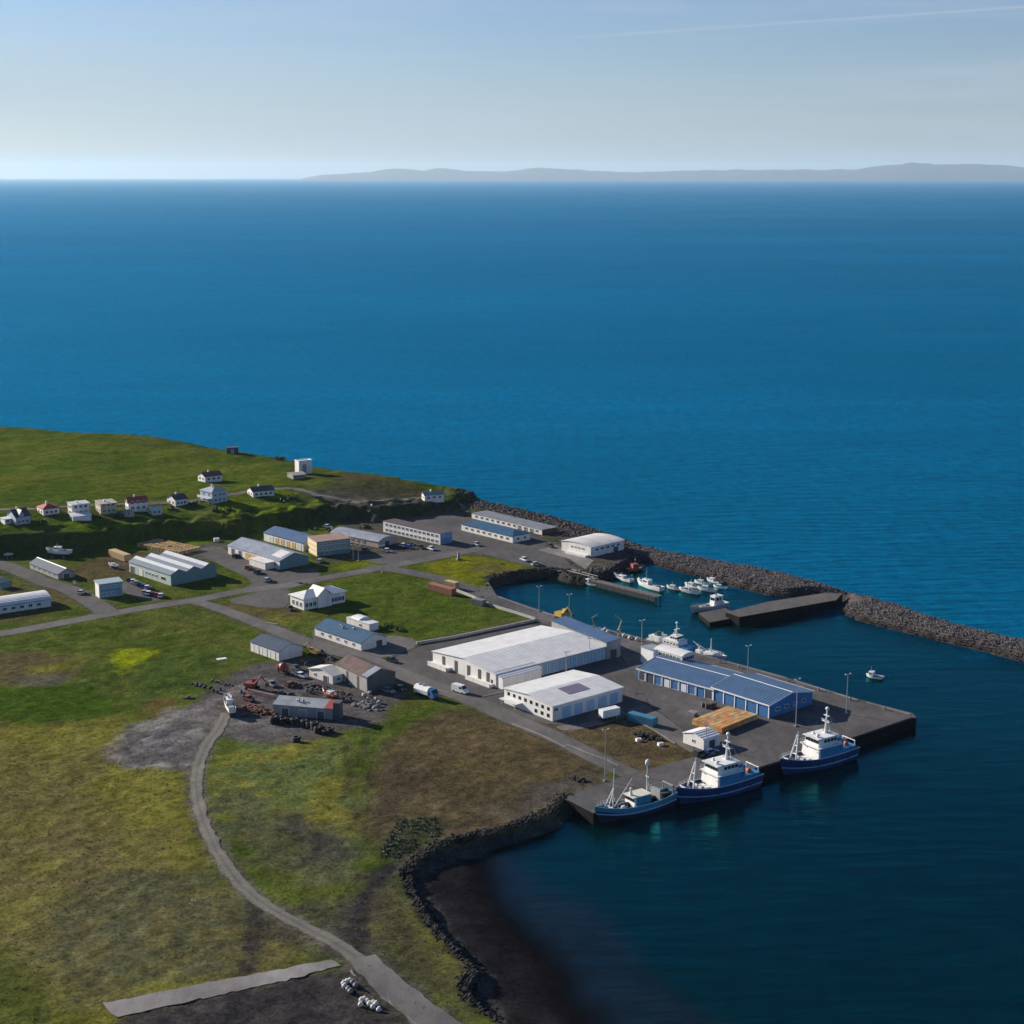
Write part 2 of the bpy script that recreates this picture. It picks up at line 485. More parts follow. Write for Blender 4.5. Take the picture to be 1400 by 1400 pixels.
blend([(300, 1095), (345, 1085), (370, 1120), (420, 1110), (480, 1160), (490, 1200), (430, 1215), (350, 1190), (300, 1150)], (.080, .088, .052), 4, 8, .75, col2=(.10, .10, .05), ns=6, seed=221)
blend([(375, 1125), (420, 1118), (470, 1145), (490, 1185), (430, 1190), (390, 1160)], ASH2, 3, 6, .7, seed=222)
blend([(80, 1215), (200, 1205), (300, 1205), (340, 1240), (335, 1330), (240, 1345), (120, 1375), (60, 1330)], (.078, .088, .052), 5, 9, .75, col2=(.115, .112, .050), ns=5, seed=223)
blend([(340, 1235), (480, 1230), (480, 1290), (440, 1300), (350, 1310)], (.075, .070, .050), 5, 6, .7, col2=ASH2, ns=7, seed=224)
blend([(500, 1195), (545, 1195), (600, 1290), (640, 1340), (660, 1400), (600, 1380), (520, 1310), (480, 1290)], (.085, .088, .036), 4, 5, .9, col2=(.075, .068, .040), ns=6, seed=225)
blend([(570, 1238), (600, 1275), (640, 1325), (620, 1350), (585, 1310), (560, 1260)], (.105, .115, .040), 3, 4, .7, col2=OLIVE, ns=4, seed=226)
blend([(-120, 1300), (0, 1290), (40, 1330), (110, 1380), (130, 1440), (-120, 1440)], (.070, .092, .018), 5, 5, .85, seed=227)
# brown field beside the lower road
blend([(515, 1030), (560, 988), (622, 966), (700, 990), (852, 1046), (815, 1072), (770, 1092), (700, 1128), (610, 1155), (540, 1172), (505, 1160), (500, 1090)], DRY, 2, 3, 1, col2=DRY2, ns=14, seed=230)
blend([(560, 1000), (625, 985), (760, 1035), (800, 1050), (720, 1070), (620, 1060), (570, 1040)], (.108, .090, .036), 8, 8, .75, col2=DRY, ns=9, seed=231)
blend([(505, 1070), (530, 1060), (560, 1130), (620, 1120), (680, 1085), (780, 1075), (720, 1110), (620, 1150), (510, 1165)], (.072, .060, .044), 5, 7, .8, col2=(.078, .074, .036), ns=5, seed=232)
blend([(690, 1095), (770, 1060), (850, 1050), (815, 1073), (760, 1095), (700, 1120)], GRIT, 3, 5, .5, seed=233)
blend([(520, 1150), (560, 1120), (600, 1118), (600, 1150), (550, 1175), (510, 1180)], (.040, .060, .026), 3, 4, .7, seed=234)
# ash ground at the bottom edge, beach
blend([(150, 1392), (300, 1355), (465, 1322), (490, 1322), (560, 1405), (700, 1500), (120, 1500)], ASH, 2, 2, 1, col2=ASH2, ns=5, seed=240)
blend([(480, 1330), (500, 1345), (570, 1402), (610, 1440), (560, 1440), (490, 1370)], (.062, .066, .038), 2, 3, .8, col2=ASH2, ns=4, seed=241)
blend([(455, 1250), (500, 1200), (520, 1190), (545, 1185), (500, 1250), (500, 1310), (440, 1310), (420, 1290)], ASH2, 3, 3, .8, seed=242)
# gravel pit and yards
blend([(146, 1032), (165, 1000), (205, 985), (245, 965), (290, 960), (300, 985), (294, 1010), (268, 1058), (210, 1050), (180, 1045)], (.125, .122, .116), 2, 4, .95, col2=(.235, .228, .215), ns=6, seed=250)
blend([(205, 1000), (245, 995), (258, 1020), (230, 1032), (200, 1025)], (.115, .115, .122), 3, 3, .7, seed=251)
blend([(258, 970), (290, 940), (330, 915), (352, 905), (400, 905), (450, 895), (520, 915), (560, 950), (545, 965), (520, 985), (470, 1000), (420, 1012), (330, 1012), (285, 1000)], GRIT, 2, 3, 1, col2=(.085, .08, .076), ns=7, seed=252)
blend([(260, 965), (300, 962), (330, 985), (400, 990), (440, 1005), (400, 1018), (330, 1012), (290, 990)], GRIT2, 2, 3, .6, seed=253)
blend([(300, 1000), (360, 998), (420, 1005), (400, 1018), (320, 1012)], (.095, .095, .085), 2, 3, .7, seed=254)
# town
blend([(-40, 800), (60, 800), (110, 815), (60, 845), (-40, 860)], DRY, 3, 4, .8, col2=(.095, .095, .035), seed=260)
blend([(85, 775), (160, 755), (180, 770), (180, 790), (120, 800)], DRY, 3, 3, .9, col2=(.09, .075, .035), seed=261)
blend([(150, 765), (180, 755), (240, 742), (300, 742), (330, 750), (300, 770), (180, 790)], GRIT, 2, 3, .8, col2=DRY2, seed=262)
blend([(300, 828), (340, 812), (395, 812), (420, 845), (370, 862), (330, 845)], DRY, 3, 3, .75, col2=OLIVE, seed=263)
blend([(420, 812), (490, 790), (560, 782), (600, 795), (690, 850), (570, 880), (520, 862), (470, 850), (475, 830)], (.066, .104, .014), 3, 2, 1, col2=(.080, .110, .018), seed=264)
blend([(565, 775), (640, 757), (715, 770), (700, 782), (660, 790), (655, 805), (610, 792)], (.150, .165, .012), 2, 2, 1, col2=(.115, .14, .012), seed=265)
blend([(640, 775), (690, 770), (700, 780), (665, 790)], DRY, 3, 3, .6, seed=266)
blend([(400, 700), (450, 690), (640, 690), (760, 740), (830, 760), (840, 780), (790, 788), (700, 768), (620, 752), (520, 770), (440, 770), (440, 745), (420, 720)], (.072, .068, .066), 3, 3, .85, col2=(.09, .085, .07), seed=267)
blend([(452, 770), (500, 762), (590, 752), (610, 756), (520, 775), (470, 782)], (.125, .155, .012), 2, 2, .9, seed=268)
blend([(600, 735), (640, 745), (650, 752), (620, 750)], (.085, .105, .025), 2, 2, .8, seed=269)
blend([(690, 985), (740, 985), (790, 990), (845, 972), (895, 990), (952, 1015), (960, 1030), (900, 1052), (868, 1060), (820, 1040), (760, 1010)], DRY, 2, 3, 1, col2=DRY2, ns=8, seed=280)
blend([(540, 925), (520, 900), (575, 878), (740, 842), (860, 880), (900, 950), (960, 1010), (940, 1025), (890, 985), (845, 975), (790, 990), (700, 985), (620, 952)], (.085, .08, .078), 2, 1, 1, seed=281)
blend([(575, 884), (660, 866), (735, 851), (760, 862), (700, 872), (600, 900)], (.085, .088, .040), 2, 2, .7, col2=(.09, .085, .075), ns=8, seed=282)
# shore and hill
blend([(636, 683), (690, 695), (800, 722), (880, 752), (880, 775), (840, 775), (780, 745), (700, 710), (650, 697)], (.078, .068, .066), 2, 3, 1, col2=(.105, .094, .09), ns=4, seed=270)
blend([(460, 650), (540, 660), (590, 670), (590, 680), (500, 685), (450, 672)], (.062, .066, .032), 4, 4, .8, z=9, col2=DRY2, seed=271)
blend([(300, 680), (400, 668), (450, 680), (470, 700), (380, 715), (330, 712), (300, 700)], (.125, .175, .010), 4, 3, .9, z=12, col2=(.07, .10, .018), seed=272)
blend([(60, 712), (120, 710), (200, 708), (260, 700), (300, 705), (250, 722), (120, 722)], (.100, .160, .010), 3, 3, .9, z=13, seed=273)
blend([(-300, 600), (0, 600), (300, 625), (420, 650), (300, 690), (0, 690), (-300, 690)], (.066, .112, .012), 8, 8, .8, z=13, col2=(.098, .128, .018), ns=30, seed=274)
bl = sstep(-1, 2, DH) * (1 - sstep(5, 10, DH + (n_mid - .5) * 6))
def fringe(px, half, col, k=.9, z=3.0, seed=300, rag=1.6):
    c = spline(GP(px, z), 2.0)
    lo, hi = c.min(0) - 12, c.max(0) + 12
    m = np.where((x > lo[0]) & (x < hi[0]) & (y > lo[1]) & (y < hi[1]))[0]
    Q = P[m]; d = np.full(len(m), 99.)
    for a, b_ in zip(c[:-1], c[1:]):
        e = b_ - a; tt_ = np.clip(((Q - a) @ e) / max(e @ e, 1e-9), 0, 1)
        d = np.minimum(d, np.linalg.norm(Q - a - tt_[:, None] * e, axis=1))
    wg = sstep(half + .8, half - .8, d + (fbm(Q[:, 0], Q[:, 1], 3.5, 3, seed) - .5) * 2 * rag) * k
    wg = wg * (.65 + .35 * sstep(.35, .55, fbm(Q[:, 0], Q[:, 1], 1.8, 2, seed + 3)))
    C[m] = C[m] * (1 - wg[:, None]) + np.array(col) * wg[:, None]
MAIN_TRACK = [(310, 975), (297, 1000), (285, 1015), (272, 1045), (268, 1075), (274, 1110), (290, 1150), (310, 1185), (340, 1220), (380, 1248), (425, 1272), (470, 1298), (506, 1322)]
fringe(MAIN_TRACK, 2.6, (.125, .118, .100), .85)
fringe([(496, 1310), (520, 1338), (560, 1372), (600, 1404), (660, 1452)], 5.2, (.085, .082, .070), .8, seed=305)
fringe([(262, 975), (280, 963), (305, 950), (335, 938), (365, 930)], 2.6, (.19, .18, .172), .85, seed=310); fringe([(250, 978), (300, 984), (360, 988), (420, 992)], 2.4, (.185, .176, .168), .8, seed=311)
fringe([(550, 1175), (520, 1200), (500, 1230), (490, 1262), (490, 1305)], 1.9, (.040, .038, .038), .95, seed=312)
fringe([(350, 1230), (348, 1270), (345, 1310), (338, 1345)], 1.9, (.042, .040, .036), .95, seed=313)
fringe([(470, 1010), (478, 1050), (470, 1090)], 1.2, (.06, .06, .03), .6, seed=314); fringe([(505, 1000), (490, 1050), (480, 1090), (500, 1150)], .9, (.06, .058, .035), .55, seed=315)
for q_, s_ in ((([(-60, 874), (0, 866.5), (60, 856), (140, 841), (210, 829), (270, 820), (330, 808), (394, 800), (440, 791), (517, 777), (570, 767), (631, 755)], 4.3), 320), (([(262, 821), (300, 832), (350, 851), (430, 882), (500, 901), (560, 926), (640, 955), (700, 983), (760, 1008), (830, 1044)], 4.6), 321), (([(-60, 752), (0, 771), (60, 795), (100, 808), (150, 839)], 5.2), 322)):
    fringe(q_[0], q_[1], (.095, .088, .066), .8, seed=s_)
fringe([(540, 1165), (556, 1188), (560, 1212), (575, 1240), (595, 1268), (615, 1290), (640, 1325)], 1.6, (.075, .072, .048), .6, seed=323)
C = C * (1 - .7 * bl[:, None]) + np.array((.034, .048, .016)) * .7 * bl[:, None]  # bluff face darkened: its shade is put into the ground colour
# shores below the edge: basalt rock armour and dark sand
rk = sstep(.6, -1.0, DL)[:, None]
C = C * (1 - rk) + (np.array((.040, .038, .040)) * (1 - t) + np.array((.060, .056, .054)) * t) * rk
db_ = sdist(P, BEACH, 40)
wet = sstep(.1, .9, Z)[:, None]
sand = (sstep(-1, 2, db_) * sstep(-3.0, -5.0, DL + (n_mid - .5) * 3))[:, None]
C = C * (1 - sand) + ((np.array((.016, .0155, .018)) * (1 - t) + np.array((.023, .022, .024)) * t) * wet + np.array((.010, .0092, .0105)) * (1 - wet)) * sand
dbw_ = sdist(P, BWK, 40)
bwm = sstep(-2, 0, dbw_)[:, None] * sstep(8, 0, DL)[:, None]
tt = sstep(1.5, 5.5, dbw_)[:, None]
C = C * (1 - bwm) + (np.array((.055, .047, .044)) * (1 - tt) + np.array((.125, .112, .108)) * tt) * bwm
C *= (.62 + .76 * n_fine)[:, None] * (.90 + .20 * n_big)[:, None]
C *= np.array((.90, .86, .88))
C = np.clip(C, .004, .9)

def ground_material():
    m = bpy.data.materials.new('ground_cover')
    m.use_nodes = True
    n, l = m.node_tree.nodes, m.node_tree.links
    p = n['Principled BSDF']
    p.inputs['Roughness'].default_value = .95
    p.inputs['Specular IOR Level'].default_value = 0
    at = n.new('ShaderNodeAttribute'); at.attribute_name = 'cover'
    g = n.new('ShaderNodeNewGeometry')
    no = n.new('ShaderNodeTexNoise'); no.inputs['Scale'].default_value = 1.1; no.inputs['Detail'].default_value = 6; no.inputs['Roughness'].default_value = .75
    l.new(g.outputs['Position'], no.inputs['Vector'])
    n2 = n.new('ShaderNodeTexNoise'); n2.inputs['Scale'].default_value = .22; n2.inputs['Detail'].default_value = 5
    l.new(g.outputs['Position'], n2.inputs['Vector'])
    mr = n.new('ShaderNodeMapRange'); mr.inputs['From Min'].default_value, mr.inputs['From Max'].default_value = .3, .7
    mr.inputs['To Min'].default_value, mr.inputs['To Max'].default_value = .35, 1.6
    l.new(no.outputs['Fac'], mr.inputs['Value'])
    m2 = n.new('ShaderNodeMapRange'); m2.inputs['From Min'].default_value, m2.inputs['From Max'].default_value = .3, .7
    m2.inputs['To Min'].default_value, m2.inputs['To Max'].default_value = .8, 1.2
    l.new(n2.outputs['Fac'], m2.inputs['Value'])
    mm = n.new('ShaderNodeMath'); mm.operation = 'MULTIPLY'
    l.new(mr.outputs[0], mm.inputs[0]); l.new(m2.outputs[0], mm.inputs[1])
    vm = n.new('ShaderNodeVectorMath'); vm.operation = 'SCALE'
    l.new(at.outputs['Color'], vm.inputs[0]); l.new(mm.outputs[0], vm.inputs['Scale'])
    l.new(vm.outputs[0], p.inputs['Base Color'])
    bn = n.new('ShaderNodeBump'); bn.inputs['Strength'].default_value = .75; bn.inputs['Distance'].default_value = .45
    l.new(no.outputs['Fac'], bn.inputs['Height']); l.new(bn.outputs[0], p.inputs['Normal'])
    return m
nx, ny = len(xs), len(ys)
ii = np.arange(nx * ny).reshape(ny, nx)
F = np.stack([ii[:-1, :-1], ii[:-1, 1:], ii[1:, 1:], ii[1:, :-1]], -1).reshape(-1, 4)
F = F[(Z[F].max(1) > -3.5)]
used = np.unique(F)
remap = np.full(len(P), -1); remap[used] = np.arange(len(used))
V = np.column_stack([P, Z])[used]
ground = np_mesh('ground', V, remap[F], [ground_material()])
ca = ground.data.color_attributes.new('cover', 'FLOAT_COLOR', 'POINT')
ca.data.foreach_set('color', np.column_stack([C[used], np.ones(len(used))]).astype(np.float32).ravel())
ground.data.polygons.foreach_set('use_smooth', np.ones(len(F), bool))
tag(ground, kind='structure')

# ------------------------------------------------------------------ the sea
sx = np.unique(np.concatenate([np.arange(-40, 130, 3.0), np.arange(-500, 500, 40), np.geomspace(500, 90000, 22), -np.geomspace(500, 90000, 22)]))
sy = np.unique(np.concatenate([np.arange(220, 420, 3.0), np.arange(420, 1100, 30), np.geomspace(1100, 90000, 30), np.array([-2000, 0, 120])]))
SX, SY = np.meshgrid(sx, sy)
SP = np.stack([SX.ravel(), SY.ravel()], 1)
ii = np.arange(len(SP)).reshape(len(sy), len(sx))
SF = np.stack([ii[:-1, :-1], ii[:-1, 1:], ii[1:, 1:], ii[1:, :-1]], -1).reshape(-1, 4)
def sea_material():
    m = bpy.data.materials.new('sea_water')
    m.use_nodes = True
    n, l = m.node_tree.nodes, m.node_tree.links
    n.remove(n['Principled BSDF'])
    dif, glo, mxs, fre = (n.new('ShaderNode' + k) for k in ('BsdfDiffuse', 'BsdfGlossy', 'MixShader', 'Fresnel'))
    fre.inputs['IOR'].default_value = 1.333
    gmx = n.new('ShaderNodeMix'); gmx.data_type = 'RGBA'; gmx.inputs['A'].default_value = SEA_GLOSS; gmx.inputs['B'].default_value = (.05, .62, .76, 1)
    l.new(gmx.outputs['Result'], glo.inputs['Color'])
    l.new(dif.outputs[0], mxs.inputs[1]); l.new(glo.outputs[0], mxs.inputs[2])
    atd = n.new('ShaderNodeAttribute'); atd.attribute_name = 'shallow'
    sdp = n.new('ShaderNodeSeparateColor'); l.new(atd.outputs['Color'], sdp.inputs[0])
    l.new(sdp.outputs[1], gmx.inputs['Factor'])
    tra = n.new('ShaderNodeBsdfTransparent'); tra.inputs['Color'].default_value = (.80, .90, .95, 1)
    mx2 = n.new('ShaderNodeMixShader')
    l.new(sdp.outputs[2], mx2.inputs[0]); l.new(mxs.outputs[0], mx2.inputs[1]); l.new(tra.outputs[0], mx2.inputs[2])
    l.new(mx2.outputs[0], n['Material Output'].inputs['Surface'])
    g = n.new('ShaderNodeNewGeometry')
    def noise(scale, det, sc=(1, 1, 1), rot=0., rough=.5):
        mpn = n.new('ShaderNodeMapping'); mpn.inputs['Scale'].default_value = sc; mpn.inputs['Rotation'].default_value = (0, 0, rot)
        l.new(g.outputs['Position'], mpn.inputs['Vector'])
        q = n.new('ShaderNodeTexNoise'); q.inputs['Scale'].default_value = scale; q.inputs['Detail'].default_value = det; q.inputs['Roughness'].default_value = rough
        l.new(mpn.outputs[0], q.inputs['Vector'])
        return q.outputs['Fac']
    def rng_(src, a, b, c, d):
        q = n.new('ShaderNodeMapRange'); q.inputs['From Min'].default_value, q.inputs['From Max'].default_value = a, b
        q.inputs['To Min'].default_value, q.inputs['To Max'].default_value = c, d
        l.new(src, q.inputs['Value']); return q.outputs[0]
    def mth(op, a, b):
        q = n.new('ShaderNodeMath'); q.operation = op
        for i, v in enumerate((a, b)):
            if isinstance(v, (int, float)): q.inputs[i].default_value = v
            else: l.new(v, q.inputs[i])
        return q.outputs[0]
    at = n.new('ShaderNodeAttribute'); at.attribute_name = 'shallow'       # R dark seabed near the beach, G sheltered basin
    sp = n.new('ShaderNodeSeparateColor'); l.new(at.outputs['Color'], sp.inputs[0])
    # body colour: open sea bluer, basin greener, streaks of wind slick
    slick = noise(.0011, 5, (1, 4.5, 1), R(-6), .6)
    grain = noise(.17, 5, (1, .38, 1), R(4), .65)
    band = noise(.00042, 4, (1, 3.2, 1), R(-7), .55)
    patch = noise(.006, 5, (1, 2.5, 1), R(12), .6)
    v1 = n.new('ShaderNodeMix'); v1.data_type = 'RGBA'
    v1.inputs['A'].default_value = SEA_OPEN; v1.inputs['B'].default_value = SEA_BASIN
    l.new(sp.outputs[1], v1.inputs['Factor'])
    v2 = n.new('ShaderNodeMix'); v2.data_type = 'RGBA'
    l.new(v1.outputs['Result'], v2.inputs['A']); v2.inputs['B'].default_value = (.0075, .0075, .0095, 1)
    l.new(sp.outputs[0], v2.inputs['Factor'])
    sc = n.new('ShaderNodeVectorMath'); sc.operation = 'SCALE'
    l.new(v2.outputs['Result'], sc.inputs[0])
    l.new(mth('MULTIPLY', rng_(slick, .3, .7, .68, 1.32), mth('MULTIPLY', rng_(patch, .3, .7, .84, 1.16), mth('MULTIPLY', rng_(grain, .34, .66, .70, 1.30), rng_(band, .35, .65, .74, 1.22)))), sc.inputs['Scale'])
    l.new(sc.outputs[0], dif.inputs['Color'])
    # waves: swell + chop outside, only faint ripples in the shelter
    calm = mth('SUBTRACT', 1.0, mth('MULTIPLY', sp.outputs[1], .88))
    swell = noise(.055, 3, (1, 3.2, 1), R(-12), .5)
    chop = noise(.35, 5, (1, 2.0, 1), R(10), .65)
    hgt = mth('ADD', mth('MULTIPLY', swell, 3.0), mth('MULTIPLY', chop, 1.1))
    hgt = mth('MULTIPLY', hgt, mth('MULTIPLY', calm, rng_(slick, .35, .65, .7, 1.15)))
    bn = n.new('ShaderNodeBump'); bn.inputs['Strength'].default_value = .8; bn.inputs['Distance'].default_value = 1.0
    l.new(hgt, bn.inputs['Height']); 
    for q in (dif, glo, fre): l.new(bn.outputs[0], q.inputs['Normal'])
    l.new(mth('MINIMUM', fre.outputs[0], .55), mxs.inputs[0])
    l.new(rng_(sp.outputs[1], 0, 1, .25, .07), glo.inputs['Roughness'])
    return m
SEA_OPEN, SEA_BASIN, SEA_GLOSS = (.0002, .067, .148, 1), (.0001, .0095, .0100, 1), (.01, .64, .90, 1)
sea = np_mesh('sea', np.column_stack([SP, np.zeros(len(SP))]), SF, [sea_material()])
dS = sdist(SP, LAND, 80)
dB = sdist(SP, BEACH, 60)
basin = GP([(660, 790), (760, 770), (870, 765), (1000, 800), (1150, 830), (1400, 895), (1700, 975), (1900, 1500), (560, 1500), (540, 1180), (760, 1100), (800, 900)], 0)
cal = sstep(-4, 6, sdist(SP, basin, 30))
dep_ = -ground_height(SP)
sh = sstep(2.0, .3, dep_) * sstep(0, 8, dB)
thin = sstep(.8, .05, dep_) * sstep(0, 6, dB) * .95
ca = sea.data.color_attributes.new('shallow', 'FLOAT_COLOR', 'POINT')
ca.data.foreach_set('color', np.column_stack([sh, cal, thin, np.ones(len(SP))]).astype(np.float32).ravel())
tag(sea, kind='structure')

# ------------------------------------------------------------------ far shore across the bay
D = 60000.0
skyline = [(425, 243), (450, 237), (480, 235), (520, 232), (548, 227.5), (570, 229), (585, 231), (602, 228), (640, 231), (690, 231), (735, 226.5), (770, 228.5), (820, 232), (860, 233),
           (920, 231), (980, 230), (1040, 229), (1100, 230), (1150, 228), (1180, 222.5), (1215, 220), (1250, 222.5), (1290, 221), (1330, 221), (1370, 225), (1400, 226), (1460, 229), (1520, 226), (1620, 232), (1720, 243)]
hx = np.linspace(425, 1720, 320)
hy_ = np.interp(hx, [p[0] for p in skyline], [p[1] for p in skyline]) + 1.2
HXm = (hx - 700) / FPX * D / _c
crest = CAM_H + (HORIZON - hy_) / FPX * D
crest += (fbm(hx, hx * 0, 25, 4, 71) - .5) * 70 * (crest > 40)
rows = 14
hv = []
for r_ in range(rows):
    f = r_ / (rows - 1)
    prof = math.sin(min(1, f / .6) * math.pi / 2) if f < .6 else math.cos((f - .6) / .4 * math.pi / 2)
    yy = D - 4500 + f * 9000
    nz_ = .75 + .5 * fbm(HXm / 1000, hx * 0 + f * 8, 1.2, 4, 77) if 0 < r_ < 8 else 1
    hv.append(np.column_stack([HXm * yy / D, np.full(len(hx), yy), np.clip(crest * .88, -30, None) * prof * (nz_ if r_ < 8 else 1) - (30 if r_ in (0, rows - 1) else 0)]))
hv[8][:, 2] = crest * .88
HV = np.vstack(hv)
ii = np.arange(len(HV)).reshape(rows, len(hx))
HF = np.stack([ii[:-1, :-1], ii[:-1, 1:], ii[1:, 1:], ii[1:, :-1]], -1).reshape(-1, 4)
hills = np_mesh('hills', HV, HF, [mat('heath', (.075, .07, .06), .95, var=.3, scale=.0008)])
hills.data.polygons.foreach_set('use_smooth', np.ones(len(HF), bool))
tag(hills, kind='structure')

# ------------------------------------------------------------------ the air
hz = MB().box(-88000, 88000, -1500, 88000, -8, 800).build('haze', [])
hm = bpy.data.materials.new('haze_air'); hm.use_nodes = True
hn = hm.node_tree.nodes; hn.clear()
ho = hn.new('ShaderNodeOutputMaterial'); hvn = hn.new('ShaderNodeVolumePrincipled')
hvn.inputs['Color'].default_value = (.60, .78, .94, 1)
hvn.inputs['Density'].default_value = 1.3e-5
hvn.inputs['Anisotropy'].default_value = .3
for k in ('Density Attribute', 'Color Attribute', 'Temperature Attribute'):
    if k in hvn.inputs: hvn.inputs[k].default_value = ''
hm.node_tree.links.new(hvn.outputs[0], ho.inputs['Volume'])
hz.data.materials.append(hm)
tag(hz, kind='stuff')

# ================================================================== PAVED GROUND, ROADS, QUAYS
def sheet(name, pts, m, z, kind='structure', holes=None):
    """flat polygon laid a few millimetres over the ground"""
    bm = bmesh.new()
    vs = [bm.verts.new((p[0], p[1], z)) for p in pts]
    bm.faces.new(vs)
    bmesh.ops.triangulate(bm, faces=bm.faces)
    for f in bm.faces:
        if f.normal.z < 0: f.normal_flip()
    me = bpy.data.meshes.new(name); bm.to_mesh(me); bm.free()
    me.materials.append(m)
    o = bpy.data.objects.new(name, me); link(o)
    o['kind'] = kind
    return o
def solid(name, pts, m, z0, z1):
    bm = bmesh.new()
    f = bm.faces.new([bm.verts.new((p[0], p[1], z1)) for p in pts])
    if f.normal.z < 0: f.normal_flip()
    r = bmesh.ops.extrude_face_region(bm, geom=[f])
    for v in r['geom']:
        if isinstance(v, bmesh.types.BMVert): v.co.z = z0
    bmesh.ops.recalc_face_normals(bm, faces=bm.faces)
    side = [g for g in bm.faces if abs(g.normal.z) < .5]
    for g in side: g.material_index = 1
    bmesh.ops.triangulate(bm, faces=[g for g in bm.faces if abs(g.normal.z) > .5])
    me = bpy.data.meshes.new(name); bm.to_mesh(me); bm.free()
    for k in m: me.materials.append(k)
    return link(bpy.data.objects.new(name, me))
def paved(name, color, var=.32, slab=0):
    """asphalt / concrete with patches, cracks and tyre-worn streaks in world space"""
    if name in _mats: return _mats[name]
    m = bpy.data.materials.new(name); m.use_nodes = True
    n, l = m.node_tree.nodes, m.node_tree.links
    p = n['Principled BSDF']; p.inputs['Roughness'].default_value = .9; p.inputs['Specular IOR Level'].default_value = .2
    g = n.new('ShaderNodeNewGeometry')
    fac = None
    for sc, de, lo, hi, strx in ((.045, 4, 1 - var, 1 + var * .8, (1, 1, 1)), (.4, 6, .8, 1.15, (1, .35, 1)), (3.0, 3, .85, 1.12, (1, 1, 1))):
        mpn = n.new('ShaderNodeMapping'); mpn.inputs['Scale'].default_value = strx; mpn.inputs['Rotation'].default_value = (0, 0, R(55))
        l.new(g.outputs['Position'], mpn.inputs['Vector'])
        q = n.new('ShaderNodeTexNoise'); q.inputs['Scale'].default_value = sc; q.inputs['Detail'].default_value = de; q.inputs['Roughness'].default_value = .65
        l.new(mpn.outputs[0], q.inputs['Vector'])
        r_ = n.new('ShaderNodeMapRange'); r_.inputs['From Min'].default_value, r_.inputs['From Max'].default_value = .32, .68
        r_.inputs['To Min'].default_value, r_.inputs['To Max'].default_value = lo, hi
        l.new(q.outputs['Fac'], r_.inputs['Value'])
        if fac is None: fac = r_.outputs[0]
        else:
            mu = n.new('ShaderNodeMath'); mu.operation = 'MULTIPLY'; l.new(fac, mu.inputs[0]); l.new(r_.outputs[0], mu.inputs[1]); fac = mu.outputs[0]
    if slab:      # cast slabs with dark joints, each slab weathered a little differently
        mpn = n.new('ShaderNodeMapping'); mpn.inputs['Rotation'].default_value = (0, 0, R(28)); l.new(g.outputs['Position'], mpn.inputs['Vector'])
        bk = n.new('ShaderNodeTexBrick'); bk.inputs['Scale'].default_value = 1.0; bk.inputs['Brick Width'].default_value = slab; bk.inputs['Row Height'].default_value = slab * .8
        bk.inputs['Mortar Size'].default_value = .09; bk.inputs['Color1'].default_value = (.86, .86, .86, 1); bk.inputs['Color2'].default_value = (1.1, 1.1, 1.1, 1); bk.inputs['Mortar'].default_value = (.55, .55, .55, 1)
        l.new(mpn.outputs[0], bk.inputs['Vector'])
        mu = n.new('ShaderNodeMath'); mu.operation = 'MULTIPLY'; l.new(fac, mu.inputs[0]); l.new(bk.outputs['Color'], mu.inputs[1]); fac = mu.outputs[0]
    vm = n.new('ShaderNodeVectorMath'); vm.operation = 'SCALE'; vm.inputs[0].default_value = color
    l.new(fac, vm.inputs['Scale']); l.new(vm.outputs[0], p.inputs['Base Color'])
    _mats[name] = m
    return m
ASPH = paved('asphalt', (.105, .099, .097))
ASPH_D = paved('dark_asphalt', (.076, .071, .072))
CONC = paved('quay_concrete', (.088, .084, .085), slab=6.5)
CONC_L = paved('pale_concrete', (.20, .19, .185))
GRAV = paved('gravel', (.125, .118, .112))
DIRT = paved('dirt', (.085, .078, .068))
QSIDE = mat('dark_quay_side', (.014, .013, .015), .8, var=.4, scale=.6, spec=.05)  # quay and jetty sides, far darker than the decks
JTOP = paved('jetty_gravel', (.098, .091, .087))

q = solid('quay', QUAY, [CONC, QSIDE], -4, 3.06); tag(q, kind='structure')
# raised kerb along the water edge of the quay, broken into lengths
edge_px = [(684, 816), (737, 834.5), (803, 854.5), (853, 866.5), (984, 901.5), (1078, 927.5), (1163, 953.5), (1246, 976.5)]
e = spline(GP(edge_px), 3.0)
mb = MB()
def rail(mb, e, off, wd, z0, z1, gap=0):
    for i, (a, b) in enumerate(zip(e[:-1], e[1:])):
        if gap and i % gap == gap - 1: continue
        d = (b - a) / max(np.linalg.norm(b - a), 1e-6); nn = np.array([-d[1], d[0]])
        a0, b0 = a + nn * off, b + nn * off
        c0, d0 = a + nn * (off + wd), b + nn * (off + wd)
        vs = [(*p, z) for z in (z0, z1) for p in (a0, b0, d0, c0)]
        mb.add(vs, [(3, 2, 1, 0), (4, 5, 6, 7), (0, 1, 5, 4), (1, 2, 6, 5), (2, 3, 7, 6), (3, 0, 4, 7)])
rail(mb, e, -1.0, .45, 3.0, 3.36, 9)
k = mb.build('kerb', CONC_L); tag(k, kind='structure')
mb = MB()
e = spline(GP([(1249, 982), (1162, 1011.5), (1033, 1052.5), (918, 1084.5), (815, 1110.5)]), 3.0)
rail(mb, e, -.8, .4, 3.0, 3.3, 11)
k = mb.build('kerb', ASPH_D); tag(k, kind='structure')

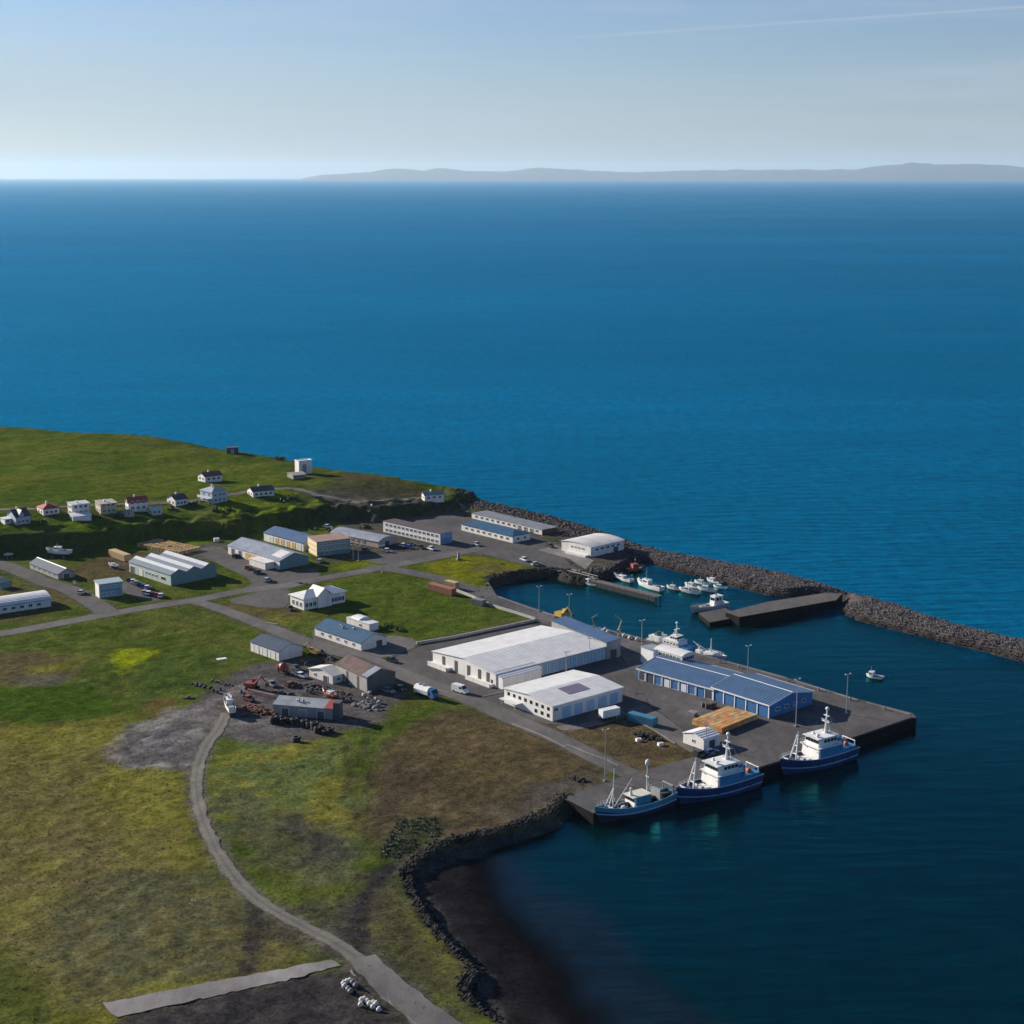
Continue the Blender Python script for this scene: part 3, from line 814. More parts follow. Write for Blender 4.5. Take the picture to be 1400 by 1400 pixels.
def ribbon(name, px, width, m, lift=.05, step=1.6, drape=True, across=3):
    c = spline(np.array([on(*p)[:2] if drape else G(*p) for p in px]), step)
    t = np.gradient(c, axis=0); t /= np.linalg.norm(t, axis=1)[:, None] + 1e-9
    nn = np.stack([-t[:, 1], t[:, 0]], 1)
    wv = np.interp(np.linspace(0, 1, len(c)), np.linspace(0, 1, len(width)), width) if hasattr(width, '__len__') else np.full(len(c), width)
    us = np.linspace(-.5, .5, across)
    V = np.stack([c + nn * (wv * u + (fbm(c[:, 0] + 50 * u, c[:, 1], 3, 3, 7) - .5) * (1.5 if lift > .09 else .7) * (abs(u) == .5))[:, None] for u in us], 1).reshape(-1, 2)
    z = ground_height(V).reshape(len(c), across) if drape else np.full((len(c), across), Z0)
    if drape:
        for _ in range(2): z[1:-1] = (z[:-2] + 2 * z[1:-1] + z[2:]) / 4
    V3 = np.column_stack([V, z.ravel() + lift])
    ii = np.arange(len(V)).reshape(len(c), across)
    F = np.stack([ii[:-1, :-1], ii[:-1, 1:], ii[1:, 1:], ii[1:, :-1]], -1).reshape(-1, 4)
    o = np_mesh(name, V3, F, [m])
    uv = o.data.color_attributes.new('across', 'FLOAT_COLOR', 'POINT')
    uu = np.tile(us + .5, len(c))
    uv.data.foreach_set('color', np.column_stack([uu, uu, uu, np.ones(len(uu))]).astype(np.float32).ravel())
    # make sure it faces up
    if o.data.polygons[0].normal.z < 0: o.data.flip_normals()
    o['kind'] = 'structure'
    return o
def track_material():
    m = bpy.data.materials.new('wheel_track'); m.use_nodes = True
    n, l = m.node_tree.nodes, m.node_tree.links
    p = n['Principled BSDF']; p.inputs['Roughness'].default_value = .95
    at = n.new('ShaderNodeAttribute'); at.attribute_name = 'across'
    cr = n.new('ShaderNodeValToRGB')
    el = cr.color_ramp.elements
    el[0].position, el[0].color = 0, (.075, .072, .04, 1)
    el[1].position, el[1].color = 1, (.075, .072, .04, 1)
    for pos, c in ((.16, (.118, .112, .100, 1)), (.36, (.115, .109, .098, 1)), (.45, (.085, .082, .055, 1)), (.55, (.085, .082, .055, 1)), (.64, (.115, .109, .098, 1)), (.86, (.125, .118, .106, 1))):
        q = el.new(pos); q.color = c
    g = n.new('ShaderNodeNewGeometry'); no = n.new('ShaderNodeTexNoise'); no.inputs['Scale'].default_value = .9; no.inputs['Detail'].default_value = 6
    l.new(g.outputs['Position'], no.inputs['Vector'])
    sp = n.new('ShaderNodeSeparateColor'); l.new(at.outputs['Color'], sp.inputs[0])
    ad = n.new('ShaderNodeMath'); ad.operation = 'MULTIPLY_ADD'; ad.inputs[1].default_value = .25
    l.new(no.outputs['Fac'], ad.inputs[0])
    sb = n.new('ShaderNodeMath'); sb.operation = 'SUBTRACT'; sb.inputs[1].default_value = .125
    l.new(sp.outputs[0], ad.inputs[2]); l.new(ad.outputs[0], sb.inputs[0]); l.new(sb.outputs[0], cr.inputs[0])
    mr = n.new('ShaderNodeMapRange'); mr.inputs['From Min'].default_value, mr.inputs['From Max'].default_value = .3, .7
    mr.inputs['To Min'].default_value, mr.inputs['To Max'].default_value = .75, 1.2
    l.new(no.outputs['Fac'], mr.inputs['Value'])
    vm = n.new('ShaderNodeVectorMath'); vm.operation = 'SCALE'
    l.new(cr.outputs[0], vm.inputs[0]); l.new(mr.outputs[0], vm.inputs['Scale']); l.new(vm.outputs[0], p.inputs['Base Color'])
    return m
TRACK = track_material()
# yards first (lowest), then roads over them
def yard(name, px, m, z, sm=1):
    pts = smooth_poly(GP(px), sm) if sm else GP(px)
    return sheet(name, pts, m, z)
yard('yard', [(556, 930), (528, 905), (575, 882), (660, 865), (735, 850), (800, 874), (850, 898), (872, 930), (888, 963), (860, 968), (840, 985), (810, 990), (760, 992), (700, 980), (640, 955), (600, 945)], ASPH_D, 3.012)
yard('yard', [(262, 752), (300, 745), (312, 755), (390, 782), (432, 775), (440, 790), (400, 805), (345, 812), (330, 805), (350, 795), (300, 772)], ASPH_D, 3.012)
yard('yard', [(345, 812), (395, 800), (395, 830), (370, 832), (300, 822)], ASPH_D, 3.016)
yard('yard', [(560, 700), (640, 705), (760, 742), (775, 770), (800, 783), (790, 787), (740, 776), (700, 768), (640, 752), (600, 757), (530, 775), (480, 760), (470, 757), (540, 758), (620, 742), (560, 720)], ASPH_D, 3.012)
yard('yard', [(736, 752), (760, 745), (812, 766), (800, 778), (778, 764)], CONC_L, 3.02, 0)
yard('yard', [(470, 870), (500, 868), (560, 870), (575, 882), (530, 900), (500, 893)], GRAV, 3.012)
yard('yard', [(425, 862), (440, 852), (500, 872), (530, 900), (500, 900), (430, 880)], DIRT, 3.008)
yard('yard', [(165, 795), (190, 793), (225, 818), (205, 824), (170, 812)], ASPH_D, 3.012)
yard('yard', [(845, 965), (870, 955), (925, 990), (945, 1010), (950, 1032), (930, 1020), (900, 1003), (880, 985)], GRAV, 3.010)
yard('yard', [(845, 975), (858, 982), (800, 996), (770, 1000), (757, 992), (800, 990)], GRAV, 3.014)

ribbon('road', [(-60, 874), (0, 866.5), (60, 856), (140, 841), (210, 829), (270, 820), (330, 808), (394, 800), (440, 791), (517, 777), (570, 767), (631, 755), (660, 748)], 7.0, ASPH, .045)
ribbon('road', [(-60, 752), (0, 771), (60, 795), (100, 808), (150, 839)], 8.5, ASPH_D, .055)
ribbon('road', [(262, 821), (300, 832), (350, 851), (430, 882), (500, 901), (560, 926), (640, 955), (700, 983), (760, 1008), (830, 1044), (862, 1058)], [6, 6.5, 7, 8, 8, 7.5, 7, 6.5], ASPH, .065)
ribbon('road', [(500, 775), (540, 779), (600, 791), (640, 804), (662, 813), (700, 830), (760, 852), (830, 876)], 7.5, ASPH_D, .075)
ribbon('path', [(430, 676), (470, 684), (497, 686), (540, 682), (580, 681)], 3.0, GRAV, .12)
ribbon('path', [(590, 676), (612, 677), (628, 688), (638, 697)], 3.0, GRAV, .12)
ribbon('path', [(160, 690), (210, 688), (262, 686), (320, 676), (345, 672), (400, 668), (440, 680)], 3.6, GRAV, .10)
ribbon('path', [(-80, 700), (0, 697), (60, 695), (100, 692), (165, 689)], 3.2, GRAV, .12)
ribbon('track', [(310, 975), (297, 1000), (285, 1015), (272, 1045), (268, 1075), (274, 1110), (290, 1150), (310, 1185), (340, 1220), (380, 1248), (425, 1272), (470, 1298), (506, 1322)], [4.0, 3.5, 3.2, 3.2, 3.4, 4.2], TRACK, .10, 1.2, across=7)
ribbon('road', [(496, 1310), (520, 1338), (560, 1372), (600, 1404), (660, 1452)], [5.5, 6.5, 7.5, 8], paved('worn_asphalt', (.130, .124, .122)), .15)
ribbon('road', [(600, 1400), (560, 1368), (530, 1344), (505, 1326)], .3, CONC_L, .19).location = Vector((-4.0, -.6, 0))
# old concrete strip at the edge of the ash field
st = GP([(140, 1372), (250, 1350), (380, 1326), (452, 1312), (466, 1321), (380, 1343), (270, 1367), (160, 1391)])
stc = []
for a_, b_ in zip(st, np.roll(st, -1, 0)):
    nn_ = max(1, int(np.linalg.norm(b_ - a_) / 1.3))
    stc += [a_ + (b_ - a_) * k_ / nn_ + rng.normal(0, .22, 2) for k_ in range(nn_)]
stz = 3.1
st = np.array(stc)
tag(solid('concrete_strip', st, [CONC_L, CONC], stz - 1.2, stz), kind='structure')
# thin painted / kerbed lines along the yards
def kerb(px, wd=.5, h=.18, m=None, z=3.0):
    mb = MB(); e = spline(GP(px), 4.0); rail(mb, e, 0, wd, z, z + h)
    k = mb.build('kerb', m or CONC_L); k['kind'] = 'structure'; return k
for p_ in ([(660, 953), (683, 948), (706, 943)], [(752, 931), (775, 926), (802, 920)], [(774, 1018), (784, 1022), (797, 1028)], [(846, 972), (868, 985), (892, 998), (922, 1017)],
           [(570, 935), (612, 948)], [(700, 990), (740, 1006), (772, 1022)], [(797, 1028), (830, 1040), (845, 1048)]):
    kerb(p_)

# ------------------------------------------------------------------ low walls by the upper field
WHITEWALL = mat('limewashed_concrete', (.36, .34, .33), .85, var=.2, scale=.8)
def wall_run(px, h, wd, label):
    mb = MB(); e = spline(GP(px), 5.0); rail(mb, e, 0, wd, 2.8, 3 + h)
    o = mb.build('low_wall', WHITEWALL); return tag(o, label, 'wall')
wall_run([(570, 881), (620, 873), (663, 864), (733, 849.5)], .9, .5, 'low pale concrete wall running along the near edge of the green field')
wall_run([(623, 808.5), (645, 817), (668, 828), (700, 838), (731, 848)], .9, .6, 'low pale concrete wall beside the harbour road above the basin')

# ------------------------------------------------------------------ jetties
jet = GP([(992, 837), (1011, 843.5), (1143, 820.5), (1152, 811), (1128, 810.5), (1050, 822.5)], 3.4)
apron = GP([(1040, 824), (1080, 806), (1150, 800), (1195, 818), (1150, 824)], 3.4)
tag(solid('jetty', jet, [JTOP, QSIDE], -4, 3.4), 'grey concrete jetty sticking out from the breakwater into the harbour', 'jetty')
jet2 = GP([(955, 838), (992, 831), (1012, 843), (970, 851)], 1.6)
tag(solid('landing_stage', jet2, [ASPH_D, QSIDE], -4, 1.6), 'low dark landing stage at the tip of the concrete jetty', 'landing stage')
def long_axis(px_a, px_b, z):
    a, b = np.array(G(*px_a, z)), np.array(G(*px_b, z))
    return a, b, np.linalg.norm(b - a), math.atan2(b[1] - a[1], b[0] - a[0])
WOOD = mat('grey_timber', (.12, .11, .105), .85, var=.35, scale=1.5)
WOODD = mat('tarred_timber', (.022, .020, .020), .8, var=.3)
a, b, Ln, rz = long_axis((809, 792), (902, 815), 2.2)
pier = empty('wooden_pier', (a[0], a[1], 0), rz, 'narrow grey wooden pier on dark piles in the small boat basin', 'pier')
MB().box(0, Ln, -1.6, 1.6, 1.9, 2.25).build('deck', WOOD, pier)
mb = MB()
for k in range(int(Ln / 1.6)): mb.box(.1 + k * 1.6, 1.5 + k * 1.6, -1.75, -1.63, .1, 1.9)
mb.build('fender_boards', WOODD, pier)
pile = None
for k in range(int(Ln / 3.2) + 1):
    for s in (-1.3, 1.3):
        if pile is None:
            pile = MB().tube((0, 0, -4), (0, 0, 2.35), .2).build('pile', WOODD, pier); c = pile
        else:
            c = pile.copy(); COL.objects.link(c); c.parent = pier
        c.location = (.3 + k * 3.2, s, 0)
a, b, Ln, rz = long_axis((781, 783), (812, 791), 2.4)
gw = empty('gangway', (a[0], a[1], 0), rz, 'short gangway leading from the shore rocks onto the wooden pier', 'gangway')
MB().box(-1, Ln + 1.5, -1.3, 1.3, 2.3, 2.5).build('deck', WOOD, gw)
mb = MB()
for s in (-1.2, 1.2): mb.path([(-1, s, 3.4), (Ln + 1, s, 3.4)], .05); [mb.tube((t, s, 2.5), (t, s, 3.4), .04) for t in np.linspace(-1, Ln + 1, 6)]
mb.build('railing', mat('galvanised', (.4, .41, .42), .45, .5), gw)
a, b, Ln, rz = long_axis((808, 765), (829, 779), 1.8)
g2 = empty('gangway', (a[0], a[1], 0), rz, 'steep gangway sloping down below the pale boat shed to a float', 'gangway')
MB().box(0, Ln, -1, 1, 1.3, 1.55).build('deck', CONC_L, g2)
mb = MB()
for s in (-.9, .9): mb.path([(0, s, 2.6), (Ln, s, 2.5)], .05); [mb.tube((t, s, 1.5), (t, s, 2.6), .04) for t in np.linspace(.2, Ln - .2, 5)]
mb.build('railing', mat('galvanised', (.4, .41, .42), .45, .5), g2)
a, b, Ln, rz = long_axis((828, 780), (860, 773), .5)
fl = empty('floating_jetty', (a[0], a[1], 0), rz, 'pale floating jetty between the gangway foot and the red boat', 'floating jetty')
MB().box(0, Ln, -1, 1, -.3, .5).build('pontoon', CONC_L, fl)
mb = MB(); [mb.box(.2 + k, .35 + k, -.9, .9, .5, .56) for k in range(int(Ln))]; mb.build('deck_boards', WOOD, fl)

# ------------------------------------------------------------------ boulders of the breakwater and shores (uncountable rock armour)
def rock_field(name, regions, m):
    t = (1 + 5 ** .5) / 2
    ico = np.array([(-1, t, 0), (1, t, 0), (-1, -t, 0), (1, -t, 0), (0, -1, t), (0, 1, t), (0, -1, -t), (0, 1, -t), (t, 0, -1), (t, 0, 1), (-t, 0, -1), (-t, 0, 1)]) / math.sqrt(1 + t * t)
    fc = np.array([(0, 11, 5), (0, 5, 1), (0, 1, 7), (0, 7, 10), (0, 10, 11), (1, 5, 9), (5, 11, 4), (11, 10, 2), (10, 7, 6), (7, 1, 8), (3, 9, 4), (3, 4, 2), (3, 2, 6), (3, 6, 8), (3, 8, 9), (4, 9, 5), (2, 4, 11), (6, 2, 10), (8, 6, 7), (9, 8, 1)])
    Vs, Fs, off = [], [], 0
    for Q, smin, smax in regions:
        n = len(Q)
        z = ground_height(Q)
        ok = z > -1.2; Q, z = Q[ok], z[ok]; n = len(Q)
        s = smin + (smax - smin) * rng.random(n) ** 2
        v = ico[None] * (1 + .45 * (rng.random((n, 12, 1)) - .5)) * (s[:, None, None]) * (np.array([1, 1, .75]) * (.75 + .5 * rng.random((n, 1, 3))))
        an = rng.random(n) * 6.28; ca_, sa_ = np.cos(an), np.sin(an)
        vx = v[..., 0] * ca_[:, None] - v[..., 1] * sa_[:, None]; vy = v[..., 0] * sa_[:, None] + v[..., 1] * ca_[:, None]
        v = np.stack([vx + Q[:, 0:1], vy + Q[:, 1:2], v[..., 2] + z[:, None] + s[:, None] * .25], -1)
        Vs.append(v.reshape(-1, 3)); Fs.append((fc[None] + (np.arange(n) * 12)[:, None, None] + off).reshape(-1, 3)); off += n * 12
    o = np_mesh(name, np.vstack(Vs), np.vstack(Fs), [m]); o['kind'] = 'stuff'; return o
def rock_material(name, c1, c2):
    m = bpy.data.materials.new(name); m.use_nodes = True
    n, l = m.node_tree.nodes, m.node_tree.links
    p = n['Principled BSDF']; p.inputs['Roughness'].default_value = .9; p.inputs['Specular IOR Level'].default_value = .2
    g = n.new('ShaderNodeNewGeometry')
    mx = n.new('ShaderNodeMix'); mx.data_type = 'RGBA'; mx.inputs['A'].default_value = (*c1, 1); mx.inputs['B'].default_value = (*c2, 1)
    l.new(g.outputs['Random Per Island'], mx.inputs['Factor'])
    # wet weed-darkened stone near the waterline: a tide mark
    sp = n.new('ShaderNodeSeparateXYZ'); l.new(g.outputs['Position'], sp.inputs[0])
    mr = n.new('ShaderNodeMapRange'); mr.inputs['From Min'].default_value, mr.inputs['From Max'].default_value = .6, 1.6
    l.new(sp.outputs[2], mr.inputs['Value'])
    m2 = n.new('ShaderNodeMix'); m2.data_type = 'RGBA'; m2.inputs['A'].default_value = (.030, .024, .018, 1)
    l.new(mr.outputs[0], m2.inputs['Factor']); l.new(mx.outputs['Result'], m2.inputs['B'])
    l.new(m2.outputs['Result'], p.inputs['Base Color'])
    return m
def sample_poly(poly, n, lo=0, hi=1e9, base=None, blo=-1e9, bhi=1e9):
    lo_, hi_ = poly.min(0), poly.max(0)
    Q = lo_ + (hi_ - lo_) * rng.random((n * 6, 2))
    d = sdist(Q, poly, 60)
    k = (d > lo) & (d < hi)
    if base is not None:
        db = sdist(Q, base, 60); k &= (db > blo) & (db < bhi)
    return Q[k][:n]
def along(px, n, spread, z=3.0):
    c = spline(GP(px, z), 1.0)
    Q = c[rng.integers(0, len(c), n)] + rng.normal(0, spread, (n, 2))
    return Q
bwr = sample_poly(BWK, 32000, .3)
inj = (sdist(bwr, jet, 20) < .5) & (sdist(bwr, apron, 30) < rng.normal(0, 1.2, len(bwr)))
rock_field('boulders', [(bwr[inj & (sdist(bwr, LAND, 30) < 2)], .13, .44)], rock_material('breakwater_stone', (.055, .049, .048), (.160, .145, .140)))
rev = [along([(770, 1094), (751, 1114), (713, 1129.5), (670, 1142), (610, 1157), (577, 1175), (559, 1193), (562, 1213), (575, 1238), (596, 1267), (617, 1291), (636, 1310), (650, 1328), (638, 1347), (645, 1366), (671, 1386), (694, 1402), (710, 1420)], 3600, .95, 1.9),
       along([(668, 796), (676, 793), (690, 790), (716, 786), (746, 783), (770, 785), (790, 790)], 1300, 1.5, 1.5), along([(670, 797), (680, 812)], 200, 1.2, 1.5)]
rock_field('shore_rocks', [(r_, .18, .46) for r_ in rev], rock_material('basalt', (.012, .0115, .013), (.030, .028, .028)))
shore = [along([(640, 683), (690, 693), (740, 705), (790, 719), (830, 732), (872, 748)], 2600, 4.0, 2.0), along([(650, 690), (720, 707), (800, 730), (860, 752)], 1500, 5.5, 3.0), along([(790, 786), (828, 782), (850, 774), (880, 772)], 500, 1.8, 2.0)]
rock_field('shore_rocks', [(r_, .25, .8) for r_ in shore], rock_material('shore_stone', (.034, .030, .030), (.11, .098, .094)))

# low leafy ground cover on the waste ground above the revetment
def ground_cover(name, Q, size, m, leaves=14):
    z = ground_height(Q); n = len(Q)
    o3 = rng.normal(0, 1, (n, leaves, 3)) * np.array([.5, .5, .28]) * size
    ctr = np.column_stack([Q, z])[:, None, :] + o3; ctr[..., 2] = z[:, None] + np.abs(o3[..., 2]) + .05
    a = rng.normal(0, 1, (n, leaves, 3)); a /= np.linalg.norm(a, axis=-1, keepdims=True)
    b = np.cross(a, rng.normal(0, 1, (n, leaves, 3))); b /= np.linalg.norm(b, axis=-1, keepdims=True)
    s = size * (.25 + .25 * rng.random((n, leaves, 1)))
    V = np.stack([ctr - a * s, ctr + b * s * .6, ctr + a * s, ctr - b * s * .6], 2).reshape(-1, 3)
    F = np.arange(len(V)).reshape(-1, 4)
    o = np_mesh(name, V, F, [m]); o['kind'] = 'stuff'; return o
LEAF = mat('lupin_leaf', (.040, .070, .022), .7, var=.5, scale=.7)
LEAF2 = mat('rank_grass', (.115, .125, .040), .8, var=.5, scale=.5)
Qs = sample_poly(GP([(512, 1165), (540, 1120), (600, 1115), (610, 1140), (560, 1172), (520, 1182)]), 300)
Qs = Qs[fbm(Qs[:, 0], Qs[:, 1], 5, 3, 91) > .47]
ground_cover('ground_cover', Qs, .5, LEAF, 14)
Qs = sample_poly(np.vstack([GP([(-120, 1000), (240, 1000), (300, 1030), (520, 1000), (560, 1180), (640, 1330), (690, 1440), (-120, 1440)])]), 9000)
keep = (sdist(Qs, LAND, 30) > 1.5)
Qs = Qs[keep]; Qs = Qs[fbm(Qs[:, 0], Qs[:, 1], 9, 3, 92) > .46]
roads_c = spline(GP([(310, 975), (285, 1015), (272, 1045), (268, 1075), (274, 1110), (290, 1150), (310, 1185), (340, 1220), (380, 1248), (425, 1272), (470, 1298), (520, 1338), (560, 1372), (640, 1440)]), 2)
dd = np.min(np.linalg.norm(Qs[:, None] - roads_c[None], axis=2), axis=1)
Qs = Qs[dd > 4.2]
Qs = Qs[sdist(Qs, GP([(140, 1372), (452, 1310), (500, 1320), (600, 1420), (100, 1440)]), 20) < -.5]
Qs = Qs[sdist(Qs, GP([(146, 1032), (165, 1000), (245, 965), (300, 985), (268, 1058), (180, 1045)]), 20) < 0]
ground_cover('grass_tufts', Qs[:1500], .32, LEAF2, 7)

# ================================================================== BUILDINGS
WHITE = mat('white_cladding', (.72, .71, .68), .55, var=.10, scale=.35, streak=True, stripe=('X', 1.1, .06))
WHITEP = mat('white_render', (.70, .68, .65), .8, var=.16, scale=.5, streak=True)
CREAM = mat('cream_roofing', (.66, .63, .55), .55, var=.12, scale=.3)
WROOF = mat('white_roofing', (.70, .70, .68), .5, var=.12, scale=.25, stripe=('Y', 1.0, .05))
SILVER = mat('silver_roofing', (.34, .37, .41), .40, .15, var=.22, scale=.3, stripe=('Y', .9, .08))
GREYR = mat('grey_roofing', (.20, .21, .22), .55, var=.25, scale=.3)
DGREYR = mat('dark_roofing', (.075, .075, .082), .6, var=.3, scale=.4)
TEALR = mat('teal_roofing', (.018, .085, .165), .5, var=.22, scale=.3, stripe=('Y', .9, .08))
NAVYR = mat('slate_blue_roofing', (.026, .052, .088), .5, var=.25, scale=.3)
BLUER = mat('blue_grey_roofing', (.066, .128, .235), .45, var=.2, scale=.25, stripe=('Y', 1.2, .08))
BLUE = mat('blue_cladding', (.035, .165, .390), .5, var=.14, scale=.5, streak=True)
BLUEL = mat('light_blue_door', (.30, .48, .64), .5, var=.12, scale=.6)
TRIM = mat('white_trim', (.72, .74, .76), .5, var=.06)
RED = mat('red_roofing', (.36, .055, .045), .6, var=.25, scale=.5)
RUST = mat('rusty_iron', (.130, .042, .026), .85, var=.5, scale=.9)
RUSTR = mat('rusty_roofing', (.100, .055, .048), .75, var=.5, scale=.35)
TAN = mat('tan_render', (.46, .40, .28), .8, var=.15, scale=.5, streak=True)
TANR = mat('tan_roofing', (.42, .36, .31), .7, var=.15)
PINKR = mat('faded_red_roofing', (.36, .22, .18), .7, var=.2, scale=.3)
OCHRE = mat('ochre_door', (.62, .36, .06), .6, var=.15)
GREENW = mat('pale_green_cladding', (.42, .50, .46), .6, var=.15, scale=.4, streak=True)
TEALW = mat('teal_cladding', (.13, .24, .25), .6, var=.15, streak=True)
GREYW = mat('grey_cladding', (.30, .30, .295), .65, var=.2, scale=.4, streak=True)
DGREYW = mat('dark_cladding', (.085, .088, .095), .6, var=.25, scale=.5, streak=True)
GLASS = mat('window_glass', (.012, .016, .022), .12, var=.05, spec=.6)
DARK = mat('dark_door_grey', (.055, .058, .062), .6, var=.15)  # plain dark grey for doors, chassis and small machine parts
STEEL = mat('galvanised', (.4, .41, .42), .45, .5)

_wm = {}
def window(parent, face, u, z, wd, h, frame=True, m=None, name='window', dims=None):
    """one window or door leaf on face F (y=0), L (x=0), R (x=L) or B (y=W); u is its centre along the face"""
    key = (round(wd, 2), round(h, 2), frame, (m or GLASS).name, name)
    if key not in _wm:
        mb = MB()
        mb.box(-wd / 2, wd / 2, -.05, 0, 0, h, 0)
        if frame:
            f = min(.12, wd * .1)
            for a in ((-wd / 2 - f, -wd / 2, -f, h + f), (wd / 2, wd / 2 + f, -f, h + f)): mb.box(a[0], a[1], -.1, 0, a[2], a[3], 1)
            mb.box(-wd / 2, wd / 2, -.1, 0, -f, 0, 1); mb.box(-wd / 2, wd / 2, -.1, 0, h, h + f, 1)
            if name == 'window': mb.box(-.05, .05, -.08, -.05, 0, h, 1)
        o = mb.build(name, [m or GLASS, TRIM], parent)
        _wm[key] = o
    else:
        o = _wm[key].copy(); COL.objects.link(o); o.parent = parent
        for k in list(o.keys()): del o[k]
    Lx, Wy = parent['dim'] if 'dim' in parent.keys() else (0, 0)
    loc, rz = {'F': ((u, -.004, z), 0), 'L': ((-.004, u, z), -math.pi / 2), 'R': ((Lx + .004, u, z), math.pi / 2), 'B': ((u, Wy + .004, z), math.pi)}[face]
    o.location = loc; o.rotation_euler = (0, 0, rz)
    o.name = name
    return o
def windows(parent, face, n, u0, u1, z, wd, h, **kw):
    for k in range(n): window(parent, face, u0 + (u1 - u0) * (k + .5) / n, z, wd, h, **kw)
DIMS = {}
def building(label, A, B, C, h, rise=1.0, roof='gable_x', wm=WHITEP, rm=GREYR, name='building', cat='building', over=.35, z=None, group=None, trim=None, parapet=False, profile=None, zoff=0.):
    """A left, B front, C right ground corners (photo pixels); x runs B->C, y runs B->A. Heights in metres."""
    if z is None: z = on(*B).z
    z += zoff
    a, b, c = (Vector(G(*p, z)) for p in (A, B, C))
    ux, uy = c - b, a - b
    if ux.length >= uy.length:
        ex = ux.normalized(); ey = Vector((-ex.y, ex.x)); Lx, Wy = ux.length, max(uy.dot(ey), 2.0)
    else:
        ey = uy.normalized(); ex = Vector((ey.y, -ey.x)); Wy, Lx = uy.length, max(ux.dot(ex), 2.0)
    root = empty(name, (b.x, b.y, z), math.atan2(ex.y, ex.x), label, cat, group)
    root['dim'] = (Lx, Wy)
    base = -1.2
    t = .16
    if roof == 'hip':
        MB().box(0, Lx, 0, Wy, base, h).build('wall', wm, root)
        o_ = over; s = min(Lx, Wy) / 2 + o_
        x0, x1, y0, y1 = -o_, Lx + o_, -o_, Wy + o_
        rz = h + rise
        if Lx >= Wy: r0, r1 = (x0 + s * .95, Wy / 2, rz), (x1 - s * .95, Wy / 2, rz)
        else: r0, r1 = (Lx / 2, y0 + s * .95, rz), (Lx / 2, y1 - s * .95, rz)
        zb = h + .01
        vs = [(x0, y0, zb), (x1, y0, zb), (x1, y1, zb), (x0, y1, zb), (x0, y0, zb + t), (x1, y0, zb + t), (x1, y1, zb + t), (x0, y1, zb + t), r0, r1]
        if Lx >= Wy: top = [(4, 5, 9, 8), (5, 6, 9), (6, 7, 8, 9), (7, 4, 8)]
        else: top = [(4, 5, 8), (5, 6, 9, 8), (6, 7, 9), (7, 4, 8, 9)]
        MB().add(vs, [(3, 2, 1, 0), (0, 1, 5, 4), (1, 2, 6, 5), (2, 3, 7, 6), (3, 0, 4, 7)] + top).build('roof', rm, root)
        return root
    ax = 'y' if roof.endswith('_y') else 'x'
    wd = Wy if ax == 'x' else Lx
    ln = Lx if ax == 'x' else Wy
    if profile is None:
        if roof.startswith('gable'): profile = [(0, h), (wd / 2, h + rise), (wd, h)]
        elif roof.startswith('arch'): profile = [(wd * k / 10, h + rise * math.sin(math.pi * k / 10) ** .8) for k in range(11)]
        elif roof.startswith('mono'): profile = [(0, h), (wd, h + rise)]
        else: profile = [(0, h), (wd, h)]
    MB().prism([(0, base)] + profile + [(wd, base)], ax, 0, ln).build('wall', wm, root)
    sl0 = (profile[1][1] - profile[0][1]) / (profile[1][0] - profile[0][0])
    sl1 = (profile[-1][1] - profile[-2][1]) / max(profile[-1][0] - profile[-2][0], 1e-6)
    lo = [(-over, profile[0][1] - sl0 * over)] + profile[1:-1] + [(wd + over, profile[-1][1] + sl1 * over)]
    lo = [(c_, z_ + .012) for c_, z_ in lo]
    MB().prism(lo + [(c_, z_ + t) for c_, z_ in reversed(lo)], ax, -over, ln + over).build('roof', rm, root)
    if trim is not None:        # pale edge boards along the rakes and the eave
        mb = MB()
        for a0, a1 in ((-over - .06, -over - .004), (ln + over + .004, ln + over + .06)):
            mb.prism([(c_, z_ - .18) for c_, z_ in lo] + [(c_, z_ + t + .10) for c_, z_ in reversed(lo)], ax, a0, a1)
        for cc, zz in ((lo[0][0] - .08, lo[0][1]), (lo[-1][0] + .004, lo[-1][1])):
            mb.prism([(cc, zz - .2), (cc, zz + t + .06), (cc + .076, zz + t + .06), (cc + .076, zz - .2)], ax, -over, ln + over)
        if roof.startswith('gable'):
            mb.prism([(wd / 2 - .25, h + rise + t - .05), (wd / 2, h + rise + t + .08), (wd / 2 + .25, h + rise + t - .05)], ax, -over, ln + over)
        mb.build('edge_board', trim, root)
    if parapet:
        mb = MB(); p = .22; zt = h + .172
        mb.box(-over, Lx + over, -over, -over + p, zt, zt + .35); mb.box(-over, Lx + over, Wy + over - p, Wy + over, zt, zt + .35)
        mb.box(-over, -over + p, -over + p, Wy + over - p, zt, zt + .35); mb.box(Lx + over - p, Lx + over, -over + p, Wy + over - p, zt, zt + .35)
        mb.build('parapet', parapet if not isinstance(parapet, bool) else TRIM, root)
    return root
def part(root, nm, m, fn, label=None):
    mb = MB(); fn(mb); o = mb.build(nm, m, root)
    if label: o['label'] = label
    return o
def chimney(root, x_, y_, z0, z1, s=.5, m=None): part(root, 'chimney', m or WHITEP, lambda b: (b.box(x_ - s / 2, x_ + s / 2, y_ - s / 2, y_ + s / 2, z0, z1), b.box(x_ - s / 2 - .08, x_ + s / 2 + .08, y_ - s / 2 - .08, y_ + s / 2 + .08, z1, z1 + .12)))
def vents(root, pts, z_):
    for (x_, y_) in pts: part(root, 'roof_vent', STEEL, lambda b: (b.tube((x_, y_, z_ - .5), (x_, y_, z_ + .5), .28), b.tube((x_, y_, z_ + .5), (x_, y_, z_ + .75), .42, .1)))

